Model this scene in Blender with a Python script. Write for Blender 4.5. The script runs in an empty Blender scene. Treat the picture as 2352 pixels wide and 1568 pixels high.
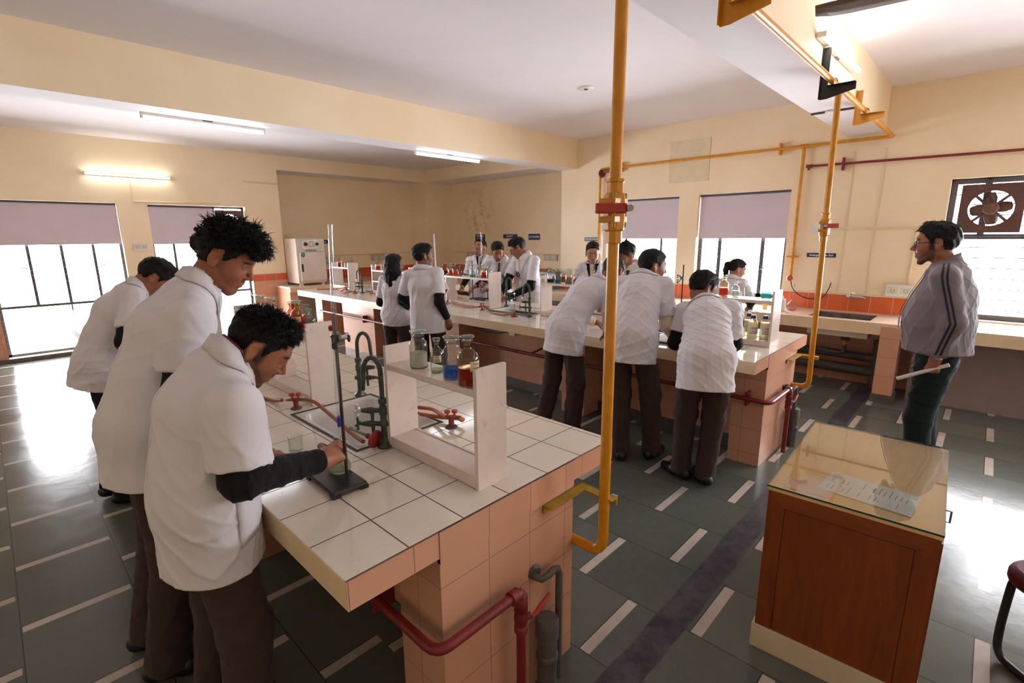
import bpy, bmesh, math, random
import numpy as np
from mathutils import Vector, Matrix

# ---------------------------------------------------------------- camera
SC = bpy.context.scene
COL = SC.collection
_f = 1142.84                                  # focal length in pixels of the 2352 x 1568 frame
_p, _y, _r = 0.210155596, 0.763197, -0.00828548
_fw = Vector((math.cos(_y) * math.cos(_p), math.sin(_y) * math.cos(_p), -math.sin(_p)))
_rt = Vector((math.sin(_y), -math.cos(_y), 0))
_up = _rt.cross(_fw)
_rt2 = math.cos(_r) * _rt + math.sin(_r) * _up
_up2 = -math.sin(_r) * _rt + math.cos(_r) * _up
cam_d = bpy.data.cameras.new('camera')
cam = bpy.data.objects.new('camera', cam_d)
COL.objects.link(cam)
_m = Matrix((( _rt2.x, _up2.x, -_fw.x, 0), (_rt2.y, _up2.y, -_fw.y, 0), (_rt2.z, _up2.z, -_fw.z, 1.65), (0, 0, 0, 1)))
cam.matrix_world = _m
cam_d.sensor_fit = 'HORIZONTAL'
cam_d.sensor_width = 36
cam_d.lens = _f * 36 / 2352
cam_d.clip_start = 0.05
SC.camera = cam

# ---------------------------------------------------------------- daylight and exposure
SC.view_settings.view_transform = 'Standard'
SC.view_settings.look = 'None'
SC.view_settings.gamma = 1
SC.view_settings.use_curve_mapping = False
SC.view_settings.exposure = EXPOSURE = 0.0
world = bpy.data.worlds.new('overcast_sky')
SC.world = world
world.use_nodes = True
world.node_tree.nodes['Background'].inputs['Color'].default_value = (1.0, 0.965, 0.975, 1)
world.node_tree.nodes['Background'].inputs['Strength'].default_value = 34.0
SC.cycles.use_denoising = True
SC.cycles.max_bounces = 9
SC.cycles.diffuse_bounces = 5
SC.cycles.glossy_bounces = 3
SC.cycles.transparent_max_bounces = 24
SC.cycles.transmission_bounces = 6
SC.cycles.caustics_reflective = False
SC.cycles.caustics_refractive = False
SC.cycles.sample_clamp_indirect = 6.0
PI = math.pi
R = math.radians

def portal(loc, rot, sx, sy):
    """daylight portal filling a window opening (only guides sampling of the sky)"""
    d = bpy.data.lights.new('window_portal', 'AREA')
    d.shape = 'RECTANGLE'; d.size = sx; d.size_y = sy
    d.cycles.is_portal = True
    o = bpy.data.objects.new('window_portal', d)
    o.location = loc; o.rotation_euler = rot
    COL.objects.link(o)

# ---------------------------------------------------------------- helpers
def srgb(h):
    v = [int(h[i:i + 2], 16) / 255 for i in (0, 2, 4)]
    return tuple(c / 12.92 if c <= 0.04045 else ((c + 0.055) / 1.055) ** 2.4 for c in v) + (1,)

class NT:
    """small wrapper to write node trees"""
    def __init__(self, name):
        self.m = bpy.data.materials.new(name)
        self.m.use_nodes = True
        self.t = self.m.node_tree
        self.t.nodes.clear()
        self.out = self.t.nodes.new('ShaderNodeOutputMaterial')
    def n(self, typ, ins=None, **kw):
        nd = self.t.nodes.new(typ)
        for k, v in kw.items():
            setattr(nd, k, v)
        for k, v in (ins or {}).items():
            s = nd.inputs[k]
            if isinstance(v, bpy.types.NodeSocket):
                self.t.links.new(v, s)
            else:
                s.default_value = v
        return nd
    def math(self, op, a, b=0.0, c=0.0, clamp=False):
        nd = self.n('ShaderNodeMath', {0: a, 1: b, 2: c}, operation=op, use_clamp=clamp)
        return nd.outputs[0]
    def mix(self, fac, a, b, blend='MIX'):
        nd = self.n('ShaderNodeMix', data_type='RGBA', blend_type=blend)
        for s, v in ((nd.inputs[0], fac), (nd.inputs[6], a), (nd.inputs[7], b)):
            if isinstance(v, bpy.types.NodeSocket):
                self.t.links.new(v, s)
            else:
                s.default_value = v
        return nd.outputs[2]
    def noise(self, scale, detail=3.0, rough=0.55, vec=None, dist=0.0):
        ins = {'Scale': scale, 'Detail': detail, 'Roughness': rough, 'Distortion': dist}
        if vec is not None:
            ins['Vector'] = vec
        return self.n('ShaderNodeTexNoise', ins).outputs['Fac']
    def ramp(self, fac, lo, hi):
        nd = self.n('ShaderNodeMapRange', {0: fac, 1: lo, 2: hi, 3: 0.0, 4: 1.0})
        return nd.outputs[0]
    def obj(self):
        return self.n('ShaderNodeTexCoord').outputs['Object']
    def bump(self, h, strength=0.2, dist=0.01, normal=None):
        ins = {'Height': h, 'Strength': strength, 'Distance': dist}
        if normal is not None:
            ins['Normal'] = normal
        return self.n('ShaderNodeBump', ins).outputs[0]
    def bsdf(self, **kw):
        b = self.n('ShaderNodeBsdfPrincipled')
        names = dict(color='Base Color', rough='Roughness', metal='Metallic', normal='Normal', spec='Specular IOR Level',
                     trans='Transmission Weight', coat='Coat Weight', sheen='Sheen Weight', ecol='Emission Color', estr='Emission Strength', sss='Subsurface Weight', alpha='Alpha')
        for k, v in kw.items():
            s = b.inputs[names[k]]
            if isinstance(v, bpy.types.NodeSocket):
                self.t.links.new(v, s)
            else:
                s.default_value = v
        self.t.links.new(b.outputs[0], self.out.inputs[0])
        return b

def mat(name, hexcol, rough=0.5, metal=0.0, vary=0.06, nscale=8.0, bump=0.0, bscale=60.0, spec=0.5, coat=0.0):
    t = NT(name)
    c = srgb(hexcol)
    o = t.obj()
    nz = t.noise(nscale, 4, 0.6, o)
    dark = tuple(v * (1 - vary * 2) for v in c[:3]) + (1,)
    lite = tuple(min(1, v * (1 + vary)) for v in c[:3]) + (1,)
    kw = dict(color=t.mix(t.ramp(nz, 0.3, 0.7), dark, lite), rough=rough, metal=metal, spec=spec, coat=coat)
    if bump:
        kw['normal'] = t.bump(t.noise(bscale, 3, 0.6, o), bump, 0.005)
    t.bsdf(**kw)
    return t.m

def tile_mat(name, hexcol, grout, axes, size, off, line=0.004, rough=0.18, vary=0.05, specks=0.0, bump=True):
    """glazed wall or worktop tiles with a grout grid on the two object axes named"""
    t = NT(name)
    o = t.obj()
    s = t.n('ShaderNodeSeparateXYZ', {0: o})
    ax = {'X': s.outputs[0], 'Y': s.outputs[1], 'Z': s.outputs[2]}
    masks, ids = [], []
    for a, sz, of in zip(axes, size, off):
        u = t.math('DIVIDE', t.math('SUBTRACT', ax[a], of), sz)
        fr = t.math('FRACT', u)
        ids.append(t.math('FLOOR', u))
        e = t.math('MULTIPLY', t.math('MINIMUM', fr, t.math('SUBTRACT', 1.0, fr)), sz)
        masks.append(t.math('LESS_THAN', e, line / 2))
    g = t.math('MAXIMUM', masks[0], masks[1])
    cv = t.n('ShaderNodeCombineXYZ', {0: ids[0], 1: ids[1], 2: 0.0}).outputs[0]
    wn = t.n('ShaderNodeTexWhiteNoise', {0: cv}, noise_dimensions='3D').outputs[0]
    c = srgb(hexcol)
    a = tuple(v * (1 - vary * 1.5) for v in c[:3]) + (1,)
    b = tuple(min(1, v * (1 + vary)) for v in c[:3]) + (1,)
    col = t.mix(wn, a, b)
    dirt = t.ramp(t.noise(5, 5, 0.6, o), 0.35, 0.8)
    col = t.mix(t.math('MULTIPLY', dirt, 0.18), col, tuple(v * 0.7 for v in c[:3]) + (1,))
    if specks:
        vo = t.n('ShaderNodeTexVoronoi', {'Vector': o, 'Scale': 34.0}).outputs['Distance']
        area = t.ramp(t.noise(2.2, 2, 0.5, o), 0.46, 0.62)
        sp = t.math('MULTIPLY', t.math('LESS_THAN', vo, specks), area)
        col = t.mix(sp, col, srgb('4a4038'))
    col = t.mix(g, col, srgb(grout))
    kw = dict(color=col, rough=t.math('ADD', rough, t.math('MULTIPLY', g, 0.5)))
    if bump:
        kw['normal'] = t.bump(t.math('SUBTRACT', 1.0, g), 0.25, 0.002)
    t.bsdf(**kw)
    return t.m

def glass_mat(name, tint='f1f6f3', dark='54645d', rough=0.02, refl=1.0, edge=0.9):
    """thin clear glass: sees through, mirrors at glancing angles, darker towards its rims"""
    t = NT(name)
    lw = t.n('ShaderNodeLayerWeight', {'Blend': 0.35})
    tr = t.n('ShaderNodeBsdfTransparent', {'Color': t.mix(t.math('MULTIPLY', t.math('POWER', lw.outputs['Facing'], 1.8), edge), srgb(tint), srgb(dark))})
    gl = t.n('ShaderNodeBsdfGlossy', {'Color': (1, 1, 1, 1), 'Roughness': rough})
    fr = t.math('ADD', .06, t.math('MULTIPLY', t.math('POWER', lw.outputs['Facing'], 3.0), .7))
    mx = t.n('ShaderNodeMixShader', {0: t.math('MULTIPLY', fr, refl, clamp=True), 1: tr.outputs[0], 2: gl.outputs[0]})
    t.t.links.new(mx.outputs[0], t.out.inputs[0])
    return t.m

def liquid_mat(name, hexcol, trans=0.35):
    t = NT(name)
    c = srgb(hexcol)
    df = t.n('ShaderNodeBsdfDiffuse', {'Color': c})
    tl = t.n('ShaderNodeBsdfTranslucent', {'Color': c})
    tr = t.n('ShaderNodeBsdfTransparent', {'Color': c})
    gl = t.n('ShaderNodeBsdfGlossy', {'Roughness': 0.03})
    a = t.n('ShaderNodeMixShader', {0: 0.5, 1: df.outputs[0], 2: tl.outputs[0]})
    b = t.n('ShaderNodeMixShader', {0: trans, 1: a.outputs[0], 2: tr.outputs[0]})
    lw = t.n('ShaderNodeLayerWeight', {'Blend': 0.35})
    fr = t.math('ADD', .02, t.math('MULTIPLY', t.math('POWER', lw.outputs['Facing'], 4.0), .4))
    d = t.n('ShaderNodeMixShader', {0: fr, 1: b.outputs[0], 2: gl.outputs[0]})
    t.t.links.new(d.outputs[0], t.out.inputs[0])
    return t.m

def emit_mat(name, col, strength):
    t = NT(name)
    e = t.n('ShaderNodeEmission', {'Color': col, 'Strength': strength})
    t.t.links.new(e.outputs[0], t.out.inputs[0])
    return t.m

class MB:
    """collects simple solids and sheets and links them as ONE mesh object"""
    def __init__(self):
        self.v, self.f, self.mi, self.cur = [], [], [], 0
    def add(self, vs, fs):
        b = len(self.v)
        self.v += [tuple(p) for p in vs]
        self.f += [tuple(b + i for i in f) for f in fs]
        self.mi += [self.cur] * len(fs)
        return self
    def box(self, x0, x1, y0, y1, z0, z1):
        vs = [(x, y, z) for z in (z0, z1) for y in (y0, y1) for x in (x0, x1)]
        return self.add(vs, [(0, 2, 3, 1), (4, 5, 7, 6), (0, 1, 5, 4), (2, 6, 7, 3), (0, 4, 6, 2), (1, 3, 7, 5)])
    def obox(self, c, ax, half):
        """box with its own axes"""
        c = Vector(c); ax = [Vector(a).normalized() * h for a, h in zip(ax, half)]
        vs = [c + ax[0] * i + ax[1] * j + ax[2] * k for k in (-1, 1) for j in (-1, 1) for i in (-1, 1)]
        return self.add(vs, [(0, 2, 3, 1), (4, 5, 7, 6), (0, 1, 5, 4), (2, 6, 7, 3), (0, 4, 6, 2), (1, 3, 7, 5)])
    def prism(self, pts, z0, z1, axis='Z'):
        n = len(pts)
        def P(a, b, z):
            return {'Z': (a, b, z), 'Y': (a, z, b), 'X': (z, a, b)}[axis]
        vs = [P(a, b, z0) for a, b in pts] + [P(a, b, z1) for a, b in pts]
        fs = [tuple(reversed(range(n))), tuple(range(n, 2 * n))] + [(i, (i + 1) % n, n + (i + 1) % n, n + i) for i in range(n)]
        return self.add(vs, fs)
    def tube(self, path, r, n=10, caps=True, closed=False):
        path = [Vector(p) for p in path]
        rs = r if isinstance(r, (list, tuple)) else [r] * len(path)
        m = len(path)
        rings = []
        up = None
        for i, p in enumerate(path):
            a = path[i - 1] if (i > 0 or closed) else p
            b = path[(i + 1) % m] if (i < m - 1 or closed) else p
            t = (b - a).normalized()
            if up is None:
                up = t.orthogonal().normalized()
            up = (up - t * up.dot(t)).normalized()
            s = t.cross(up)
            rings.append([p + (up * math.cos(k * 2 * PI / n) + s * math.sin(k * 2 * PI / n)) * rs[i] for k in range(n)])
        vs = [q for rg in rings for q in rg]
        fs = []
        for i in range(m - 1 + (1 if closed else 0)):
            j = (i + 1) % m
            fs += [(i * n + k, i * n + (k + 1) % n, j * n + (k + 1) % n, j * n + k) for k in range(n)]
        if caps and not closed:
            fs += [tuple(reversed(range(n))), tuple(range((m - 1) * n, m * n))]
        return self.add(vs, fs)
    def cyl(self, a, b, r, r2=None, n=16):
        return self.tube([a, b], [r, r if r2 is None else r2], n)
    def lathe(self, prof, c=(0, 0, 0), n=20, axis=None):
        c = Vector(c)
        q = Vector(axis).normalized().to_track_quat('Z', 'Y') if axis is not None else None
        vs, fs = [], []
        m = len(prof)
        for r, z in prof:
            for k in range(n):
                p = Vector((r * math.cos(2 * PI * k / n), r * math.sin(2 * PI * k / n), z))
                if q is not None:
                    p = q @ p
                vs.append(c + p)
        for i in range(m - 1):
            fs += [(i * n + k, i * n + (k + 1) % n, (i + 1) * n + (k + 1) % n, (i + 1) * n + k) for k in range(n)]
        if prof[0][0] > 1e-5:
            fs.append(tuple(reversed(range(n))))
        if prof[-1][0] > 1e-5:
            fs.append(tuple(range((m - 1) * n, m * n)))
        return self.add(vs, fs)
    def grid(self, rows):
        n = len(rows[0])
        vs = [p for r in rows for p in r]
        return self.add(vs, [(i * n + k, i * n + k + 1, (i + 1) * n + k + 1, (i + 1) * n + k) for i in range(len(rows) - 1) for k in range(n - 1)])
    def build(self, name, m, parent=None, smooth=False, bevel=0.0, loc=None, solid=0.0, angle=40):
        me = bpy.data.meshes.new(name)
        me.from_pydata([tuple(p) for p in self.v], [], self.f)
        ms = m if isinstance(m, (list, tuple)) else [m]
        for x in ms:
            me.materials.append(x)
        if len(ms) > 1:
            me.polygons.foreach_set('material_index', self.mi)
        bm = bmesh.new(); bm.from_mesh(me)
        bmesh.ops.remove_doubles(bm, verts=bm.verts, dist=1e-6)
        bmesh.ops.recalc_face_normals(bm, faces=bm.faces)
        bm.to_mesh(me); bm.free()
        if smooth:
            me.polygons.foreach_set('use_smooth', [True] * len(me.polygons))
            try:
                me.set_sharp_from_angle(angle=R(angle))
            except Exception:
                pass
        o = bpy.data.objects.new(name, me)
        COL.objects.link(o)
        if parent is not None:
            o.parent = parent
        if loc is not None:
            o.location = loc
        if solid:
            md = o.modifiers.new('thickness', 'SOLIDIFY'); md.thickness = solid; md.offset = 0
        if bevel:
            md = o.modifiers.new('bevel', 'BEVEL'); md.width = bevel; md.segments = 2; md.limit_method = 'ANGLE'; md.angle_limit = R(50)
        return o

def tag(o, label, cat, group=None):
    o['label'] = label; o['category'] = cat
    if group:
        o['group'] = group
    return o

def thing(name, label, cat, loc=(0, 0, 0), rotz=0.0, group=None):
    o = bpy.data.objects.new(name, None)
    o.empty_display_size = 0.05
    COL.objects.link(o)
    o.location = loc; o.rotation_euler = (0, 0, rotz)
    return tag(o, label, cat, group)

def struct(name, mb, m, **kw):
    o = mb.build(name, m, **kw)
    o['kind'] = 'structure'
    return o

def dup(root, loc, rotz=0.0, label=None, group=None, scale=None):
    """a copy of a thing with copies of its parts and sub-parts"""
    r = root.copy(); COL.objects.link(r)
    r.location = loc; r.rotation_euler = (0, 0, rotz)
    if label: r['label'] = label
    if group: r['group'] = group
    if scale: r.scale = (scale,) * 3
    for ch in list(root.children):
        c = ch.copy(); COL.objects.link(c); c.parent = r
        for g in list(ch.children):
            d = g.copy(); COL.objects.link(d); d.parent = c
    return r

def arc(c, r, a0, a1, n, ux, uz):
    """points on an arc in the plane of two directions"""
    c, ux, uz = Vector(c), Vector(ux), Vector(uz)
    return [c + ux * (r * math.cos(a0 + (a1 - a0) * i / n)) + uz * (r * math.sin(a0 + (a1 - a0) * i / n)) for i in range(n + 1)]

def smooth_path(pts, n=8):
    """Catmull-Rom through points"""
    pts = [Vector(p) for p in pts]
    P = [pts[0] * 2 - pts[1]] + pts + [pts[-1] * 2 - pts[-2]]
    out = []
    for i in range(1, len(P) - 2):
        for k in range(n):
            t = k / n
            a, b, c, d = P[i - 1], P[i], P[i + 1], P[i + 2]
            out.append(0.5 * ((2 * b) + (c - a) * t + (2 * a - 5 * b + 4 * c - d) * t * t + (3 * b - a - 3 * c + d) * t ** 3))
    out.append(pts[-1])
    return out

def text_mesh(body, size, name, m, parent, loc, rot, ext=0.0006, sx=1.0, align='CENTER', bold=True):
    cu = bpy.data.curves.new(name, 'FONT')
    cu.body = body; cu.size = size; cu.align_x = align; cu.align_y = 'CENTER'; cu.extrude = ext
    if bold: cu.offset = size * 0.018
    o = bpy.data.objects.new(name, cu)
    COL.objects.link(o)
    dg = bpy.context.evaluated_depsgraph_get()
    me = bpy.data.meshes.new_from_object(o.evaluated_get(dg))
    bpy.data.objects.remove(o)
    me.materials.clear(); me.materials.append(m)
    o = bpy.data.objects.new(name, me)
    COL.objects.link(o)
    o.parent = parent; o.location = loc; o.rotation_euler = rot; o.scale = (sx, 1, 1)
    return o
# ---------------------------------------------------------------- materials of the place
def wall_paint():
    t = NT('cream_wall_paint')
    o = t.obj()
    a, b = srgb('f8e6c8'), srgb('efdab8')
    col = t.mix(t.ramp(t.noise(1.1, 4, 0.6, o), 0.35, 0.7), a, b)
    s = t.n('ShaderNodeSeparateXYZ', {0: o})
    # damp stain on the recess wall beside the corner pillar
    dx = t.math('SUBTRACT', s.outputs[1], 8.55)
    dz = t.math('SUBTRACT', s.outputs[2], 2.2)
    r2 = t.math('ADD', t.math('MULTIPLY', t.math('MULTIPLY', dx, dx), 3.2), t.math('MULTIPLY', t.math('MULTIPLY', dz, dz), 1.6))
    near = t.math('MULTIPLY', t.math('SUBTRACT', 1.0, r2, clamp=True), t.math('GREATER_THAN', s.outputs[0], 7.8))
    st = t.math('MULTIPLY', near, t.ramp(t.noise(5.5, 6, 0.7, o), 0.48, 0.66))
    col = t.mix(t.math('MULTIPLY', st, 0.75), col, srgb('b89456'))
    t.bsdf(color=col, rough=0.55, normal=t.bump(t.noise(40, 3, 0.6, o), 0.06, 0.004))
    return t.m
WALL = wall_paint()
CEIL = mat('white_ceiling_paint', 'ece6ea', 0.7, vary=0.02, nscale=1.2)
PINK = tile_mat('pink_wall_tiles_x', 'cf9b80', '8d6656', ('X', 'Z'), (0.1935, 0.186), (0.768, 0.084), 0.003, 0.22, 0.04)
PINKY = tile_mat('pink_wall_tiles_y', 'cf9b80', '8d6656', ('Y', 'Z'), (0.2, 0.186), (0.03, 0.084), 0.003, 0.22, 0.04)
ORX = tile_mat('orange_tiles_x', 'c8562c', 'c9a58c', ('X', 'Z'), (0.2, 0.5), (0.06, 0.6), 0.004, 0.2, 0.06)
ORY = tile_mat('orange_tiles_y', 'd0602f', 'd8b49a', ('Y', 'Z'), (0.2, 0.5), (0.1, 0.6), 0.004, 0.2, 0.08)
TOP = tile_mat('cream_worktop_tiles', 'e9dfc6', '5b5148', ('X', 'Y'), (0.1945, 0.195), (0.085, 0.06), 0.0042, 0.10, 0.025, specks=0.045)
EDGE = mat('cream_edge_paint', 'e2cba6', 0.45, vary=0.06, nscale=5, bump=0.1)
FRAME = mat('dark_grey_window_paint', '4a4850', 0.5, vary=0.08)
GRILLE = mat('grey_grille_bars', '6a676e', 0.5, metal=0.2)
BLIND = mat('lilac_blind_fabric', 'd4c8d4', 0.8, vary=0.02, nscale=3, bump=0.15, bscale=400)
PANE = glass_mat('window_glass', 'fbfdff', 'dfe8ea', 0.01, 0.6, 0.3)
YEL = mat('yellow_gas_paint', 'd08c17', 0.38, vary=0.10, nscale=14, bump=0.08, bscale=30)
YELD = mat('old_yellow_paint', 'a98d1f', 0.5, vary=0.2, nscale=20, bump=0.15)
REDP = mat('dark_red_pipe_paint', '7a1f22', 0.42, vary=0.14, nscale=16, bump=0.1)
REDL = mat('red_lever_paint', 'b0352c', 0.4, vary=0.1)
BRASS = mat('tarnished_brass', '8a6a3a', 0.35, metal=0.9)
STEEL = mat('steel', '9a9a98', 0.3, metal=1.0)
CHROME = mat('chrome', 'd5d7d8', 0.12, metal=1.0, vary=0.02)
GREYP = mat('grey_plastic_pipe', '57534f', 0.55, vary=0.15, nscale=10)
BLACK = mat('black_plastic', '19181a', 0.45, vary=0.1)
WHITEP = mat('white_plastic', 'e6e2dc', 0.4, vary=0.03)
CONDUIT = mat('cream_conduit', 'e2d3b0', 0.5, vary=0.04)
PLINTH = mat('grey_plinth', '5c554f', 0.6, vary=0.12)

def floor_mat():
    t = NT('stone_slab_floor')
    o = t.obj()
    s = t.n('ShaderNodeSeparateXYZ', {0: o})
    X, Y = s.outputs[0], s.outputs[1]
    u = t.math('DIVIDE', t.math('SUBTRACT', X, 1.425), 0.3915)
    ci = t.math('FLOOR', u)
    fx = t.math('MULTIPLY', t.math('FRACT', u), 0.3915)
    par = t.math('MULTIPLY', t.math('FRACT', t.math('MULTIPLY', t.math('ABSOLUTE', ci), 0.5)), 2.0)
    left = t.math('LESS_THAN', X, 0.9)
    sh = t.math('ADD', t.math('MULTIPLY', par, 0.2915), t.math('MULTIPLY', left, 0.085))
    v = t.math('DIVIDE', t.math('SUBTRACT', t.math('SUBTRACT', Y, 0.955), sh), 0.583)
    ri = t.math('FLOOR', v)
    fy = t.math('MULTIPLY', t.math('FRACT', v), 0.583)
    strip = t.math('LESS_THAN', fy, 0.046)
    strip = t.math('MULTIPLY', strip, t.math('LESS_THAN', t.math('ABSOLUTE', t.math('SUBTRACT', fx, 0.1957)), 0.189))
    gl = t.math('LESS_THAN', fx, 0.004)
    gl2 = t.math('LESS_THAN', t.math('ABSOLUTE', t.math('SUBTRACT', fy, 0.048)), 0.0025)
    gr = t.math('MAXIMUM', gl, gl2)
    cv = t.n('ShaderNodeCombineXYZ', {0: ci, 1: ri, 2: 0.0}).outputs[0]
    wn = t.n('ShaderNodeTexWhiteNoise', {0: cv}, noise_dimensions='3D').outputs[0]
    n1 = t.noise(3.0, 6, 0.65, o)
    n2 = t.noise(22.0, 4, 0.6, o)
    base = t.mix(wn, srgb('555a53'), srgb('66685f'))
    base = t.mix(t.math('MULTIPLY', t.ramp(n1, 0.35, 0.75), 0.22), base, srgb('4f5452'))
    base = t.mix(t.math('MULTIPLY', t.ramp(n2, 0.45, 0.75), 0.25), base, srgb('6e6c66'))
    white = t.mix(t.ramp(n1, 0.3, 0.75), srgb('c9c0b6'), srgb('9d9289'))
    col = t.mix(gr, base, srgb('3b3836'))
    col = t.mix(strip, col, white)
    # the dark cement band that runs along the benches' ends
    edge = t.math('MULTIPLY', t.math('SUBTRACT', n1, 0.5), 0.05)
    band = t.math('LESS_THAN', t.math('ABSOLUTE', t.math('ADD', t.math('SUBTRACT', Y, 0.797), edge)), 0.066)
    band = t.math('MULTIPLY', band, t.math('GREATER_THAN', X, 0.2))
    col = t.mix(band, col, t.mix(t.ramp(t.noise(7, 5, 0.7, o), 0.35, 0.7), srgb('35323a'), srgb('5a565c')))
    band2 = t.math('LESS_THAN', t.math('ABSOLUTE', t.math('ADD', t.math('SUBTRACT', X, 3.83), edge)), 0.045)
    band2 = t.math('MULTIPLY', band2, t.math('LESS_THAN', Y, 0.1))
    col = t.mix(band2, col, srgb('565356'))
    rg = t.math('ADD', 0.15, t.math('MULTIPLY', t.ramp(n1, 0.3, 0.8), 0.10))
    rg = t.math('ADD', rg, t.math('MULTIPLY', band, 0.2))
    t.bsdf(color=col, rough=rg, spec=0.16, normal=t.bump(t.noise(9, 4, 0.6, o), 0.10, 0.01))
    return t.m

# ---------------------------------------------------------------- the room
XR, YL, ZC = 6.6, 9.5, 3.08
X0, Y0 = -2.6, -4.6
XA, YA = 7.87, 10.07          # backs of the two recesses
struct('floor', MB().box(X0 - .25, XA + .25, Y0 - .25, YA + .25, -0.1, 0), floor_mat())
struct('ceiling', MB().box(X0 - .25, XA + .25, Y0 - .25, YA + .25, ZC, ZC + .15), CEIL)

def wall_with_openings(axis, c0, c1, a0, a1, ops, zt=ZC):
    """wall slab between c0 and c1 on its own axis, running a0..a1, openings (a,b,z0,z1)"""
    m = MB()
    def bx(p, q, z0, z1):
        if q - p > 1e-4 and z1 - z0 > 1e-4:
            if axis == 'Y': m.box(p, q, c0, c1, z0, z1)
            else: m.box(c0, c1, p, q, z0, z1)
    cur = a0
    for a, b, z0, z1 in sorted(ops):
        bx(cur, a, 0, zt); bx(a, b, 0, z0); bx(a, b, z1, zt); cur = b
    bx(cur, a1, 0, zt)
    return m
W1 = (0.03, 1.485, 0.06, 2.165)
W2 = (1.86, 3.26, 0.06, 2.165)
WA = (3.17, 4.29, 0.90, 2.15)
WB = (1.80, 2.90, 0.86, 2.15)
WC = (-1.45, 0.39, 0.80, 2.15)
WD = (-3.9, -2.0, 0.80, 2.15)
struct('wall_left', wall_with_openings('Y', YL, YL + .23, X0, 3.86, [W1, W2]), WALL)
struct('wall_right', wall_with_openings('X', XR, XR + .23, Y0, 5.18, [WA, WB, WC, WD]), WALL)
struct('wall_recess_left', MB().box(3.63, XA + .2, YA, YA + .2, 0, ZC), WALL)
struct('wall_recess_right', MB().box(XA, XA + .2, 5.0, YA, 0, ZC), WALL)
struct('wall_recess_side', MB().box(3.63, 3.86, YL + .23, YA, 0, ZC), WALL)
struct('wall_recess_return', MB().box(XR + .23, XA, 5.0, 5.18, 0, ZC), WALL)
struct('wall_back', MB().box(X0 - .2, X0, Y0, YL + .23, 0, ZC), WALL)
struct('wall_near', MB().box(X0, XR + .23, Y0 - .2, Y0, 0, ZC), WALL)
def bichrome_beam(name, x0, x1, y0, y1, z0, z1):
    """beam with cream sides and a white painted soffit"""
    m = MB().box(x0, x1, y0, y1, z0 + .002, z1)
    m.cur = 1
    m.box(x0, x1, y0, y1, z0, z0 + .002)
    return struct(name, m, [WALL, CEIL])
bichrome_beam('trim_1_ceiling_beam', X0, XA, 4.87, 5.2, 2.65, ZC)
bichrome_beam('trim_2_ceiling_beam', X0, XR, 0.972, 1.30, 2.65, ZC)
bichrome_beam('trim_3_edge_beam', 3.86, XA, YL, YA, 2.83, ZC)
bichrome_beam('trim_4_edge_beam', 7.12, XA, 5.18, YL, 2.83, ZC)
struct('wall_corner_pillar', MB().box(7.12, XA - .001, YL, YA - .001, 0, 2.83), WALL)

# dado tiles
def dado_x(name, x0, x1, y, z0, z1, m):          # on a wall facing -Y
    return struct(name, MB().box(x0, x1, y - .012, y, z0, z1), m)
def dado_y(name, x, y0, y1, z0, z1, m):          # on a wall facing -X
    return struct(name, MB().box(x - .012, x, y0, y1, z0, z1), m)
n = 5
for a, b in ((X0, 0.03), (1.485, 1.86), (3.26, 3.86)):
    dado_x(f'trim_{n}', a, b, YL, 0.06, 0.88, PINK); dado_x(f'trim_{n+1}', a, b, YL, 0.88, 1.0, ORX); n += 2
struct('baseboard_left', MB().box(X0, 3.86, YL - .05, YL + .0, 0, 0.06), PLINTH)
dado_x('trim_20', 3.86, 7.12, YA, 0.79, 0.98, ORX)
dado_y('trim_21', XA, 5.18, YL, 0.79, 0.98, ORY)
dado_y('trim_22', XR, WB[0] - .03 - 3.0, 5.18, 0.0, 0.79, PINKY)
dado_y('trim_23', XR, WC[1], WB[0], 0.79, 0.968, ORY)
dado_y('trim_24', XR, WB[1], WA[0], 0.79, 0.968, ORY)
dado_y('trim_25', XR, WA[1], 5.18, 0.79, 0.968, ORY)
struct('trim_26', MB().box(XR - .02, XR, WC[1], WB[0], 0.968, 0.985), CONDUIT)

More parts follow.
